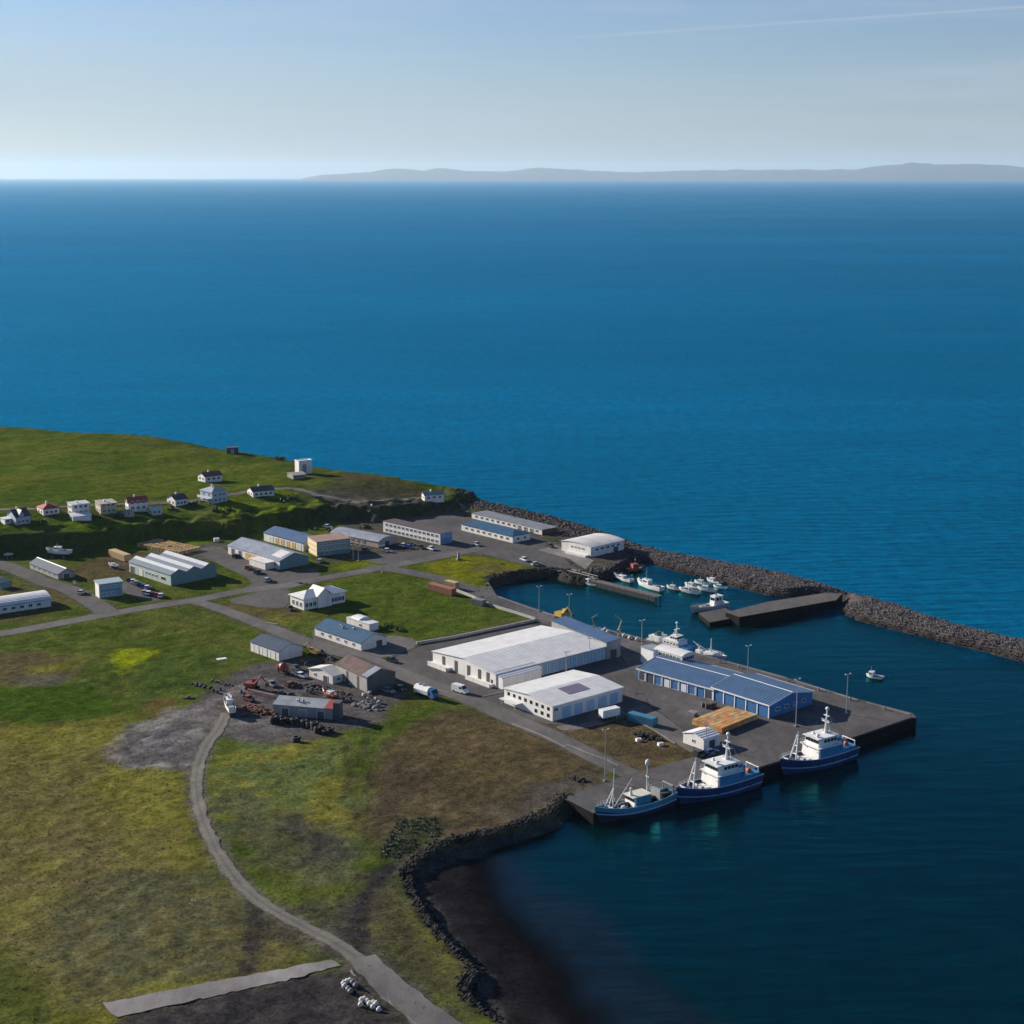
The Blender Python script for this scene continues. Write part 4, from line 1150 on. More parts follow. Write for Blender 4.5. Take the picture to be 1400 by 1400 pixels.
# --- the great white hall
hall = building('largest white processing hall with a long low pitched roof behind the quay', (587, 909), (678, 940), (828, 901), 4.3, 1.5, 'gable_x', WHITE, WROOF, 'industrial_hall', 'industrial hall')
Lx, Wy = hall['dim']
for k, u in enumerate((.12, .25, .42, .62, .82)): window(hall, 'L', Wy * u, 0, 1.6, 4.0, m=DARK, name='door', frame=False)
window(hall, 'L', 2.0, 0, 1.1, 2.1, m=DARK, name='door', frame=False)
part(hall, 'loading_dock', WHITEP, lambda b: (b.box(-2.2, -.01, Wy * .70, Wy * 1.0, -.5, 1.1), b.box(-2.2, -1.9, Wy * .70, Wy, 1.1, 1.5)))
part(hall, 'loading_dock', WHITEP, lambda b: (b.box(-2.0, -.01, Wy * .03, Wy * .40, -.5, .9), b.box(-2.0, -1.7, Wy * .03, Wy * .4, .9, 1.3)))
part(hall, 'lean_to', WHITE, lambda b: b.prism([(-3.0, -1), (-3.0, 3.5), (-.01, 3.9), (-.01, -1)], 'x', .3, Lx * .345))
part(hall, 'lean_to_roof', WROOF, lambda b: b.prism([(-3.2, 3.5), (-3.2, 3.66), (1.2, 4.72), (1.2, 4.56)], 'x', .0, Lx * .355))
for k in range(9):
    u = Lx * (.40 + .6 * (k + .5) / 9)
    window(hall, 'F', u, .1, Lx * .6 / 9 * .62, 3.6, m=BLUEL, name='door', frame=False)
    part(hall, 'pilaster', GREYW, lambda b: b.box(u + Lx * .6 / 18 - .12, u + Lx * .6 / 18 + .12, -.16, -.002, -.5, 4.1))
part(hall, 'gutter', STEEL, lambda b: b.box(Lx * .36, Lx + .3, -.55, -.38, 4.02, 4.2))
cold = building('tall grey cold store with a blue grey roof behind the largest white hall', (754, 870), (829, 901.5), (844, 896), 5.6, .7, 'mono_y', GREYW, BLUER, 'cold_store', 'cold store', over=.2)
window(cold, 'F', cold['dim'][0] * .5, 0, 2.6, 3.0, m=DARK, name='door', frame=False)

# --- the small white hall
h2 = building('white hall with a row of small square windows and pale blue doors', (702, 957.5), (755.5, 986.4), (850.7, 959.5), 4.6, 1.0, 'gable_x', WHITE, WROOF, 'industrial_hall', 'industrial hall')
Lx, Wy = h2['dim']
windows(h2, 'L', 8, .6, Wy - .8, 2.9, 1.15, 1.05, frame=False)
windows(h2, 'L', 3, .6, Wy * .4, .8, 1.2, 1.1, frame=False)
for k in range(5): window(h2, 'F', 3.0 + (Lx - 4.2) * (k + .5) / 5, .05, (Lx - 4.2) / 5 * .72, 3.6, m=BLUEL, name='door')
window(h2, 'F', 1.3, 3.0, 1.4, .8)
part(h2, 'roof_light', mat('mauve_rooflight', (.20, .17, .22), .4, var=.2), lambda b: b.prism([(Wy * .18, 4.6 + .36 + .2), (Wy * .18, 4.6 + .36 + .26), (Wy * .42, 5.44 + .26), (Wy * .42, 5.44 + .2)], 'x', Lx * .36, Lx * .66))
part(h2, 'canopy', WROOF, lambda b: (b.box(-2.4, -.05, Wy * .62, Wy * .98, 1.9, 2.1), b.tube((-2.2, Wy * .66, -.2), (-2.2, Wy * .66, 1.9), .09), b.tube((-2.2, Wy * .94, -.2), (-2.2, Wy * .94, 1.9), .09)))

# --- the blue harbour building
bb = building('blue gabled warehouse with white trim at the quay end', (974.5, 957), (1051, 982), (1111, 963), 4.1, 1.9, 'gable_y', BLUE, BLUER, 'warehouse', 'warehouse', over=.5, trim=TRIM)
Lx, Wy = bb['dim']
for k in range(5):
    window(bb, 'L', Wy * (k + .5) / 5, 0.05, Wy / 5 * .70, 3.1, m=mat('deep_blue_door_and_shade', (.028, .13, .33), .5), name='door', frame=False)
    part(bb, 'column', TRIM, lambda b: b.box(-.22, -.006, Wy * k / 5 - .18, Wy * k / 5 + .18, -.4, 3.9))
part(bb, 'column', TRIM, lambda b: b.box(-.22, -.006, Wy - .19, Wy + .17, -.4, 3.9))
windows(bb, 'F', 4, 2, Lx - 2, 1.6, 1.6, .9)
bl = building('long low blue warehouse wing with white framed blue bays', (872, 928.5), (975.5, 957.5), (1030, 940), 3.5, 1.7, 'gable_y', BLUE, BLUER, 'warehouse', 'warehouse', over=.4, trim=TRIM)
Lx, Wy = bl['dim']
for k in range(9):
    window(bl, 'L', Wy * (k + .5) / 9, .05, Wy / 9 * .66, 2.6, m=(DARK, BLUE, TRIM)[(0, 1, 1, 2, 1, 2, 1, 0, 0)[k]], name='door', frame=k % 2 == 0)
    part(bl, 'column', TRIM, lambda b: b.box(-.2, -.006, Wy * k / 9 - .14, Wy * k / 9 + .14, -.4, 3.3))
ob = building('white two storey office block rising behind the blue wing', (895, 909.5), (932, 921), (948, 915.5), 5.7, .7, 'arch_y', WHITE, WROOF, 'office_block', 'office block', over=.25)
windows(ob, 'L', 6, ob['dim'][1] * .08, ob['dim'][1] * .85, 4.1, 1.3, 1.0)
windows(ob, 'F', 3, .5, ob['dim'][0] - .5, 4.1, 1.6, 1.1)
ob2 = building('white low block at the landward end of the blue wing', (876, 905), (893, 911), (905, 906), 5.2, 0, 'flat', WHITE, SILVER, 'office_block', 'office block', over=.2)

# --- white shed on the quay
qs = building('small white gabled shed on the quay beside the blue trawlers', (934, 1015), (962, 1025.5), (984, 1018.5), 2.9, 1.1, 'gable_x', WHITEP, WROOF, 'quay_shed', 'shed', over=.25)
window(qs, 'F', qs['dim'][0] / 2, 0, 2.4, 2.3, m=DARK, name='door')
window(qs, 'L', qs['dim'][1] * .5, 1.2, 1.0, .8)

# --- buildings along the diagonal road
dk = building('white walled shed with a dark slate blue roof near the scrapyard', (343, 890), (381.4, 904), (416, 897), 3.3, 1.7, 'gable_y', WHITEP, NAVYR, 'shed', 'shed', over=.3)
windows(dk, 'L', 3, 1, dk['dim'][1] - 1, 0, 2.6, 2.6, m=WHITEP, name='door')
md = building('long white workshop with a teal blue roof beside the diagonal road', (430.6, 868.5), (494, 890), (531, 882), 2.8, 2.1, 'gable_y', WHITEP, TEALR, 'workshop', 'workshop', over=.35)
Lx, Wy = md['dim']
vents(md, [(Lx * .36, Wy * .62), (Lx * .42, Wy * .38), (Lx * .30, Wy * .55)], 4.6)
windows(md, 'L', 5, 2, Wy - 2, 1.0, 1.1, .9)
window(md, 'F', Lx * .28, 0, 2.6, 2.3, m=WHITEP, name='door')
window(md, 'F', Lx * .7, 0, 2.6, 2.3, m=DARK, name='door')
an = building('low white lean-to behind the teal roofed workshop', (474, 853), (505, 863), (515, 859), 2.4, .3, 'flat', WHITEP, WROOF, 'outbuilding', 'outbuilding', over=.15)
window(an, 'L', an['dim'][1] * .4, .8, 1.0, .8)
wsd = building('small white arched shed with a dark red door above the workshop', (480, 854.5), (490.5, 858), (507, 854.5), 2.4, .9, 'arch_y', WHITEP, WROOF, 'shed', 'shed', over=.15)
window(wsd, 'F', wsd['dim'][0] / 2, 0, wsd['dim'][0] * .7, 2.2, m=mat('dark_red_door', (.10, .04, .038), .7), name='door')
wv = building('white shop with a cross gable and hipped wings on the lawn', (391, 829), (415.7, 834.5), (472, 823), 4.2, 2.0, 'hip', WHITEP, WROOF, 'shop', 'shop', over=.6)
Lx, Wy = wv['dim']
part(wv, 'gable_roof', WROOF, lambda b: (b.prism([(Lx * .28, 4.3), (Lx * .28, 4.46), (Lx * .47, 7.3), (Lx * .66, 4.46), (Lx * .66, 4.3), (Lx * .47, 7.12)], 'y', -1.2, Wy * .72)))
part(wv, 'gable_wall', WHITEP, lambda b: b.prism([(Lx * .31, -.5), (Lx * .31, 4.45), (Lx * .47, 6.95), (Lx * .63, 4.45), (Lx * .63, -.5)], 'y', -.9, Wy * .6))
windows(wv, 'F', 3, Lx * .02, Lx * .30, 1.0, 1.2, 1.5); windows(wv, 'F', 4, Lx * .66, Lx * .98, 1.0, 1.2, 1.5)
windows(wv, 'L', 3, .8, Wy - .8, 1.0, 1.2, 1.6)
sh = building('dark steel shed with a rust stained roof in the scrapyard', (459, 927), (502, 947), (539, 937.5), 4.7, 2.0, 'gable_y', GREYW, RUSTR, 'shed', 'shed', over=.25)
Lx, Wy = sh['dim']
for k in (.28, .62): window(sh, 'L', Wy * k, 0, 1.2, 4.1, m=DARK, name='door', frame=False)
part(sh, 'end_cladding', DGREYW, lambda b: b.prism([(0.02, -.8), (0.02, 4.68), (Lx / 2, 6.66), (Lx - .02, 4.68), (Lx - .02, -.8)], 'y', -.05, -.004))
part(sh, 'roof_sheet', SILVER, lambda b: b.prism([(0, 4.7 + .19), (0, 4.7 + .23), (Lx / 2, 6.7 + .23), (Lx / 2, 6.7 + .19)], 'y', 0, 3.2))
wi = building('cream roofed low hall with sagging eaves beside the rusty roofed shed', (423, 924.5), (455, 935.5), (470, 931), 2.6, 1.4, 'gable_x', WHITEP, CREAM, 'low_hall', 'low hall', over=.4)
window(wi, 'L', wi['dim'][1] * .3, 0, 2.2, 2.0, m=DARK, name='door'); window(wi, 'L', wi['dim'][1] * .75, .9, 1.0, .8)
window(wi, 'F', wi['dim'][0] * .5, .9, 1.2, .8)
gs = building('long grey corrugated shed with a red roof end among scrap', (380, 969), (374, 977), (455, 984), 3.2, .9, 'mono_x', GREYW, mat('pale_grey_roofing', (.30, .33, .34), .5, var=.25, scale=.3), 'shed', 'shed', over=.25)
Lx, Wy = gs['dim']
part(gs, 'roof_sheet', RED, lambda b: b.prism([(-.2, 3.38), (-.2, 3.44), (Wy + .2, 4.34), (Wy + .2, 4.28)], 'x', Lx * .86, Lx + .24))
part(gs, 'flue_block', DGREYW, lambda b: (b.box(Lx + .3, Lx + 2.2, -.3, 2.8, -1, 5.2), b.box(Lx + .2, Lx + 2.3, -.4, 2.9, 5.2, 5.35)))
for k in (.2, .5, .8): window(gs, 'F', Lx * k, 0, 2.2, 2.3, m=(DGREYW, SILVER, DGREYW)[int(k * 3.2)], name='door')
vents(gs, [(Lx * .36, Wy * .5), (Lx * .45, Wy * .55), (Lx * .39, Wy * .45)], 4.0)

# --- left side
tw = building('two storey pale teal office with a flat roof beside the car park', (126.5, 815), (136, 818), (168, 813.5), 5.4, .5, 'mono_x', WHITEP, mat('pale_teal_roofing', (.45, .55, .56), .5), 'office', 'office', over=.4)
part(tw, 'front_cladding', mat('blue_teal_panel', (.16, .30, .36), .55, var=.1), lambda b: b.box(.3, tw['dim'][0] - .3, -.06, -.004, .2, 5.2))
windows(tw, 'F', 4, .8, tw['dim'][0] - .8, 3.6, 1.7, .9); windows(tw, 'F', 3, .8, tw['dim'][0] * .7, .8, 1.9, 1.1)
ws = building('long white barn with a bright white roof at the picture edge', (-72, 838), (-54, 847.5), (70, 829), 3.0, 1.4, 'arch_x', WHITEP, WROOF, 'barn', 'barn', over=.4)
windows(ws, 'F', 9, 2, ws['dim'][0] - 3, 1.0, 1.4, 1.0)
part(ws, 'fascia', TEALW, lambda b: b.box(-.3, ws['dim'][0] + .3, -.52, -.42, 2.75, 3.05))
db = building('low workshop with a slate blue roof and a pale ridge on the left lane', (41, 777), (79.7, 792.5), (104, 789), 2.2, 1.7, 'gable_y', GREYW, NAVYR, 'workshop', 'workshop', over=.35)
part(db, 'ridge_cap', TRIM, lambda b: b.prism([(db['dim'][0] / 2 - .35, 3.98), (db['dim'][0] / 2, 4.22), (db['dim'][0] / 2 + .35, 3.98)], 'y', -.3, db['dim'][1] + .3))
windows(db, 'L', 5, 1.5, db['dim'][1] - 1.5, .9, 1.2, .8); window(db, 'F', db['dim'][0] * .5, 0, 2.6, 2.0, m=DARK, name='door')
dt = building('small dark teal shed at the left picture edge', (-20, 801), (2, 806), (18, 803), 2.4, .8, 'gable_x', TEALW, NAVYR, 'shed', 'shed')
window(dt, 'F', dt['dim'][0] * .6, .9, 1.0, .8)
Bq = on(234, 800.5)
gh = building('green grey factory with a triple pitched roof of pale stripes', (177, 782), (234, 801), (304, 791), 4.2, 0, 'gable_y', GREENW, SILVER, 'factory', 'factory', over=.2,
              profile=None)
# rebuild its roof as three bays
for ch in list(gh.children): bpy.data.objects.remove(ch)
Lx, Wy = gh['dim']
pr = [(0, 4.2)]
for k in range(3): pr += [(Lx / 3 * (k + .5), 6.0), (Lx / 3 * (k + 1), 4.4)]
MB().prism([(0, -1)] + pr + [(Lx, -1)], 'y', 0, Wy).build('wall', GREENW, gh)
part(gh, 'end_cladding', TEALW, lambda b: b.prism([(.05, -.8)] + [(min(max(c_, .05), Lx - .05), z_ - .04) for c_, z_ in pr] + [(Lx - .05, -.8)], 'y', -.06, -.004))
for k in range(3):
    a0 = Lx / 3 * k; zz = 4.2 if k == 0 else 4.4
    o = part(gh, 'roof', mat('grey_blue_roofing', (.13, .17, .215), .5, var=.2), lambda b: b.prism([(a0 - (.3 if k == 0 else 0), zz + .02), (a0 - (.3 if k == 0 else 0), zz + .16), (a0 + Lx / 3 * .5, 6.16), (a0 + Lx / 3 * .5, 6.02)], 'y', -.2, Wy + .2))
    part(o, 'lit_strip', mat('lit_strip_roofing', (.60, .62, .64), .4, var=.15), lambda b: b.prism([(a0 + Lx / 6 * .5, (zz + .16 + 6.16) / 2 + .01), (a0 + Lx / 6 * .5, (zz + .16 + 6.16) / 2 + .06), (a0 + Lx / 3 * .5, 6.22), (a0 + Lx / 3 * .5, 6.17)], 'y', -.2, Wy + .2))  # pale upper strip: sunlight on the slope painted into the roof colour
    part(o, 'shade_slope', NAVYR, lambda b: b.prism([(a0 + Lx / 3 * .5, 6.02), (a0 + Lx / 3 * .5, 6.18), (a0 + Lx / 3, 4.58), (a0 + Lx / 3, 4.42)], 'y', -.2, Wy + .2))  # navy on slopes turned from the sun: shade put in as colour
window(gh, 'L', Wy * .72, 0, 3.0, 2.6, m=WHITEP, name='door'); window(gh, 'L', Wy * .92, 0, 3.0, 2.8, m=DARK, name='door'); window(gh, 'L', Wy * .18, 1.4, 3.0, 1.2)
windows(gh, 'L', 4, Wy * .3, Wy * .62, 1.6, 1.2, .9)

# --- silver complex in the middle of the village
s1 = building('silver roofed factory with ochre doors at the centre of the village', (312, 757), (382.6, 779), (424, 772), 3.6, 2.4, 'gable_y', WHITEP, SILVER, 'factory', 'factory', over=.3)
Lx, Wy = s1['dim']
for k, m_ in ((.46, OCHRE), (.54, OCHRE), (.62, OCHRE), (.76, DARK), (.9, DARK)): window(s1, 'L', Wy * k, 0, Wy * .06, 2.9, m=m_, name='door')
windows(s1, 'L', 3, Wy * .06, Wy * .2, 1.2, 1.1, 1.0)
part(s1, 'annex', WHITEP, lambda b: (b.box(-4.5, -.01, Wy * .10, Wy * .40, -1, 2.7), b.box(-4.7, -.01, Wy * .09, Wy * .41, 2.7, 2.9)))
part(s1, 'end_cladding', TEALW, lambda b: b.prism([(.04, -.6), (.04, 3.58), (Lx / 2, 5.94), (Lx - .04, 3.58), (Lx - .04, -.6)], 'y', -.06, -.004))
part(s1, 'roof_sheet', WROOF, lambda b: b.prism([(Lx * .12, 3.6 + .12 * 4.8 + .2), (Lx * .12, 3.6 + .12 * 4.8 + .26), (Lx * .46, 3.6 + .46 * 4.8 + .26), (Lx * .46, 3.6 + .46 * 4.8 + .2)], 'y', Wy * .04, Wy * .22))
s2 = building('blue grey roofed hall with ochre panels behind the silver factory', (361, 739), (415, 754), (446, 748), 3.6, 1.9, 'gable_y', WHITEP, BLUER, 'hall', 'hall', over=.3)
Lx, Wy = s2['dim']
for k in range(6): window(s2, 'L', Wy * (.1 + .14 * k), 0, Wy * .07, 2.7, m=OCHRE if k in (1, 2, 3, 4) else WHITEP, name='door')
s3 = building('ochre three storey building banded in teal with a faded red roof', (416.5, 755), (433.5, 761), (479, 755.5), 6.2, .4, 'mono_x', mat('ochre_render', (.58, .44, .20), .8, var=.12), PINKR, 'building', 'building', over=.25)
Lx, Wy = s3['dim']
part(s3, 'front_cladding', TEALW, lambda b: b.box(.1, Lx - .1, -.07, -.004, -.5, 6.1))
for zz in (1.9, 4.0): part(s3, 'band', TAN, lambda b: (b.box(.1, Lx - .1, -.12, -.074, zz, zz + .35)))
for zz in (1.2, 3.2, 5.2): windows(s3, 'L', 4, .4, Wy - .4, zz - .4, Wy / 4 * .8, .6, m=WHITEP, frame=False)
for zz in (2.5, 4.6): windows(s3, 'F', 7, .8, Lx - .8, zz, 1.6, .9)
window(s3, 'F', Lx * .3, 0, 2.4, 1.8, m=DARK, name='door')
s4 = building('long barn with a silver arched roof and pinkish walls', (452, 736), (517.5, 749), (545, 744), 2.6, 1.4, 'arch_y', mat('pink_render', (.50, .38, .33), .8, var=.15), SILVER, 'barn', 'barn', over=.25)
Lx, Wy = s4['dim']
windows(s4, 'L', 6, Wy * .25, Wy * .95, .8, 1.3, 1.0); window(s4, 'F', Lx * .5, 0, 3.0, 2.2, m=DARK, name='door')
lw = building('long white two storey block with two rows of dark windows', (524, 727), (602, 745), (618, 741.5), 4.9, .2, 'flat', WHITEP, mat('dull_red_roofing', (.085, .055, .055), .7, var=.3), 'accommodation_block', 'block', over=.15)
Lx, Wy = lw['dim']
windows(lw, 'L', 13, 1, Wy - 1, 3.1, 1.4, 1.1); windows(lw, 'L', 13, 1, Wy - 1, .7, 1.4, 1.1)
windows(lw, 'F', 2, .6, Lx - .6, 3.1, 1.3, 1.1)
part(lw, 'end_cladding', mat('mid_blue_panel', (.12, .26, .45), .5), lambda b: b.box(.1, Lx - .1, -.07, -.004, -.3, 4.7))
gr = building('white long house with a teal green roof facing the grass', (631, 725), (701, 742.5), (726, 738), 2.9, 1.6, 'hip', WHITEP, TEALR, 'long_house', 'long house', over=.4)
Lx, Wy = gr['dim']
windows(gr, 'L', 8, 1.5, Wy - 1.5, 1.0, 1.5, 1.0); windows(gr, 'F', 2, 1.2, Lx - 1.2, 1.0, 1.4, 1.0)
l2 = building('long low white building with a flat grey roof next to the rocky shore', (645, 708.5), (741, 731.5), (762, 727.5), 2.3, .1, 'flat', WHITEP, GREYR, 'long_house', 'long house', over=.2)
Lx, Wy = l2['dim']
windows(l2, 'L', 12, 1.5, Wy - 1.5, .8, 1.6, 1.0); windows(l2, 'L', 3, Wy * .1, Wy * .35, 0, 2.4, 1.9, m=DARK, name='door')
part(l2, 'end_cladding', RUSTR, lambda b: b.box(.1, Lx - .1, -.06, -.004, -.3, 2.2))
hb = building('pale boat shed with a shallow curved roof at the harbour head', (771, 752), (807.7, 762), (853, 751.5), 4.2, .9, 'arch_x', WHITEP, mat('weathered_white_roofing', (.62, .60, .57), .6, var=.2, scale=.2), 'boat_shed', 'boat shed', over=.3)
Lx, Wy = hb['dim']
windows(hb, 'L', 4, Wy * .2, Wy * .7, 2.6, 1.2, .6); windows(hb, 'F', 5, 2, Lx - 2, 2.4, 1.8, .9); window(hb, 'F', Lx * .75, 0, 3.0, 2.2, m=DARK, name='door')
part(hb, 'plinth', WHITEP, lambda b: b.box(-2.4, -.01, 1.0, Wy * .75, -1.0, .9))

# --- houses on the hill
def house(label, A, B, C, h, rise, roof, wm, rm, cat='house', nwF=3, nwL=2, storeys=1, chim=True, **kw):
    r_ = building(label, A, B, C, h, rise, roof, wm, rm, 'house' if cat == 'house' else cat.replace(' ', '_'), cat, **kw)
    Lx, Wy = r_['dim']
    for s_ in range(storeys):
        zz = .9 + s_ * 2.5
        if nwF: windows(r_, 'F', nwF, .6, Lx - .6, zz, min(1.3, Lx / nwF * .5), 1.1)
        if nwL: windows(r_, 'L', nwL, .5, Wy - .5, zz, min(1.1, Wy / nwL * .5), 1.1)
    if chim: chimney(r_, Lx * .4, Wy * .5, h + rise * .6, h + rise + .9, .6)
    return r_
BLUEW = mat('pale_blue_render', (.36, .43, .50), .7, var=.12)
hh = house('dark grey house with several gables at the far left of the hill row', (10, 714), (22, 718.5), (43, 716), 3.6, 2.6, 'gable_x', BLUEW, DGREYR)
Lx, Wy = hh['dim']
part(hh, 'dormer', BLUEW, lambda b: b.prism([(Lx * .25, 3.4), (Lx * .25, 4.6), (Lx * .4, 6.4), (Lx * .55, 4.6), (Lx * .55, 3.4)], 'y', -.3, Wy * .5))
part(hh, 'dormer_roof', DGREYR, lambda b: b.prism([(Lx * .22, 4.5), (Lx * .22, 4.64), (Lx * .4, 6.64), (Lx * .58, 4.64), (Lx * .58, 4.5), (Lx * .4, 6.5)], 'y', -.7, Wy * .5))
house('white garage with a pale roof left of the dark gabled house', (1, 715), (7, 717.5), (14, 716), 2.3, .3, 'flat', WHITEP, WROOF, cat='garage', nwF=1, nwL=0, chim=False)
house('low house with a red hipped roof and pale teal front', (51, 701.5), (59.5, 705.5), (84, 704), 2.9, 1.9, 'hip', WHITEP, RED)
house('white two storey house with a bright flat white roof', (92, 703.5), (99, 706), (123, 703), 5.0, .4, 'mono_x', WHITEP, WROOF, storeys=2)
house('low garage with a bright white roof in front of the flat roofed white house', (96, 709.5), (99.5, 712.5), (125, 710), 1.9, .5, 'mono_x', WHITEP, WROOF, cat='garage', nwF=0, nwL=1, chim=False)
house('tan two storey house with a light brown flat roof', (131, 699.5), (138, 703.5), (161, 701.5), 4.6, .4, 'mono_x', TAN, TANR, storeys=2)
house('white two storey house with a red roof in the hill row', (166.5, 697), (176, 699.5), (202, 697), 4.0, 2.0, 'gable_x', WHITEP, RED, storeys=2)
house('small pale green outhouse beside the red roofed two storey house', (202, 702), (208, 705), (223, 704), 2.2, .9, 'gable_x', GREENW, GREENW, cat='outhouse', nwF=2, nwL=1, chim=False)
house('small grey garage in front of the red roofed two storey house', (165, 705), (170, 707.5), (184, 706), 2.2, .7, 'gable_x', GREYW, GREYR, cat='garage', nwF=1, nwL=1, chim=False)
house('white house with a nearly black roof standing alone in the hill row', (228.5, 689), (240, 692.5), (260, 691), 3.0, 1.8, 'gable_x', WHITEP, DGREYR)
big = house('large pale blue two storey house with a hipped roof and white balcony', (274, 685), (290.5, 689), (313, 686), 5.2, 2.0, 'hip', BLUEW, mat('pale_slate_roofing', (.33, .37, .42), .5, var=.15), storeys=2)
part(big, 'balcony', TRIM, lambda b: (b.box(-2.0, -.01, .5, big['dim'][1] - .5, 2.4, 2.6), b.box(-2.0, -1.88, .5, big['dim'][1] - .5, 2.6, 3.5), b.tube((-1.8, .8, -.5), (-1.8, .8, 2.4), .12), b.tube((-1.8, big['dim'][1] - .8, -.5), (-1.8, big['dim'][1] - .8, 2.4), .12)))
house('white house with a dark red roof highest on the green hill', (270.5, 656.5), (280.5, 659.5), (304, 656.5), 2.7, 1.5, 'gable_x', WHITEP, mat('maroon_roofing', (.16, .06, .055), .7, var=.25))
house('white bungalow with a grey roof right of the large blue house', (337, 677), (346, 680.5), (375, 677.5), 2.8, 1.6, 'gable_x', WHITEP, DGREYR, nwF=4)
house('small white cottage with a pale hipped roof above the long white block', (500, 702), (504, 706), (524, 704), 2.6, 1.3, 'hip', WHITEP, SILVER)
house('pale house with a grey green roof near the sea at the hill end', (578, 682.5), (580.5, 685), (607, 683), 2.7, 1.2, 'gable_x', WHITEP, mat('grey_green_roofing', (.20, .25, .24), .6), nwL=1)
tk = building('white square water tower building with a bare earth bank on the headland', (404, 645.5), (409, 647.5), (427, 645.5), 6.0, .3, 'flat', WHITEP, WROOF, 'water_tower', 'water tower', over=.1, parapet=True)
window(tk, 'F', tk['dim'][0] * .4, 0, tk['dim'][0] * .3, 4.5, m=mat('grey_pink_panel', (.30, .24, .24), .7), name='door', frame=False)
tb = house('low grey stone store on the bank below the white water tower', (393, 652), (401, 655.5), (418, 654), 2.0, .7, 'gable_x', mat('stone_rubble', (.25, .24, .23), .9, var=.4), TANR, cat='store', nwF=1, nwL=0, chim=False)
bk = building('dark square hut on the cliff edge above the sea', (308, 619), (310, 620.5), (326, 620), 3.2, .2, 'flat', DGREYW, DGREYR, 'hut', 'hut', over=.1)
window(bk, 'F', bk['dim'][0] * .5, .2, 1.2, 2.0, m=GREYW, name='door')

# ================================================================== SHIPS AND BOATS
HULLB = mat('navy_hull_paint', (.014, .042, .150), .35, var=.2, scale=.5, streak=True)
HULLT = mat('teal_hull_paint', (.035, .215, .330), .4, var=.2, scale=.5, streak=True)
BOOT = mat('antifouling', (.020, .018, .022), .6, var=.3)
SWHITE = mat('ship_white', (.74, .74, .72), .4, var=.12, scale=.8, streak=True)
SDECK = mat('deck_paint', (.17, .20, .20), .7, var=.3, scale=.8)
SBLUE = mat('ship_blue_and_shade', (.030, .20, .40), .45, var=.15, scale=.8)  # blue paint, also the shade tone laid over white house sides
ORANGE = mat('orange_gear', (.55, .13, .04), .6, var=.3)
NETM = mat('net_heap', (.10, .15, .12), .95, var=.5, scale=2)
def hull_shape(Ls, B, bow, mid, stern, rake=.10, deck_drop=1.0, n=19, stern_w=.85):
    """station rings: boot, waterline, stripe, deck edge, bulwark top"""
    st = []
    for i in range(n):
        t = i / (n - 1)
        s = max(0, (t - .55) / .45); s2 = max(0, (t - .42) / .58)
        hb = B / 2 * (1 - s ** 2.3) * (stern_w + (1 - stern_w) * min(1, t / .3))
        hw = B / 2 * .93 * (1 - s2 ** 1.7) * (stern_w - .1 + (1.1 - stern_w) * min(1, t / .35))
        sheer = mid + (bow - mid) * max(0, (t - .4) / .6) ** 2 + (stern - mid) * max(0, (.4 - t) / .4) ** 2
        xd = (t - .5) * Ls
        xw = (t - .5) * Ls * (1 - rake) - Ls * rake * .25 if t > .5 else (t - .5) * Ls * .96
        st.append((xd, xw, max(hb, .04), max(hw, .03), sheer))
    return st
def build_hull(root, st, mats, drop=1.0, stripe=.5, th=.14):
    """mats: boot, main, stripe, bulwark"""
    fr = [(-.25, None), (0.0, None)]
    mb = MB(); n = len(st)
    def ring(s, side):
        xd, xw, hb, hw, sh = s
        def P(f, z): return (xw + (xd - xw) * f, side * (hw + (hb - hw) * f ** .8), z)
        dk = sh - drop
        return [(xw, side * hw * .8, -1.1), (xw, side * hw, .15), P(stripe, dk * stripe), P(min(1, stripe + .12), dk * stripe + .35), P(.92, dk), P(1, sh)]
    for side in (1, -1):
        vs = []
        for s in st: vs += ring(s, side)
        k = 6
        for i in range(n - 1):
            for j in range(k - 1):
                mi = (0, 1, 2, 1, 3)[j]
                mb.add([vs[i * k + j], vs[(i + 1) * k + j], vs[(i + 1) * k + j + 1], vs[i * k + j + 1]], [(0, 1, 2, 3)], mi)
        # inner bulwark and cap
        for i in range(n - 1):
            a, b = st[i], st[i + 1]
            ia, ib = max(a[2] - th, .01), max(b[2] - th, .01)
            mb.add([(a[0], side * a[2], a[4]), (b[0], side * b[2], b[4]), (b[0], side * ib, b[4]), (a[0], side * ia, a[4])], [(0, 1, 2, 3)], 3)
            mb.add([(a[0], side * ia, a[4]), (b[0], side * ib, b[4]), (b[0], side * ib, b[4] - drop), (a[0], side * ia, a[4] - drop)], [(0, 1, 2, 3)], 3)
    r1, r2 = ring(st[0], 1), ring(st[0], -1)
    for j in range(5): mb.add([r1[j], r1[j + 1], r2[j + 1], r2[j]], [(0, 1, 2, 3)], (0, 1, 2, 1, 3)[j])
    h = mb.build('hull', mats, root)
    bm = bmesh.new(); bm.from_mesh(h.data); bmesh.ops.remove_doubles(bm, verts=bm.verts, dist=.02); bmesh.ops.recalc_face_normals(bm, faces=bm.faces); bm.to_mesh(h.data); bm.free()
    mb = MB()
    vs = []
    for s in st: vs += [(s[0], max(s[2] - th, .01), s[4] - drop + .02), (s[0], -max(s[2] - th, .01), s[4] - drop + .02)]
    mb.add(vs, [(2 * i, 2 * i + 1, 2 * i + 3, 2 * i + 2) for i in range(n - 1)])
    return h, mb
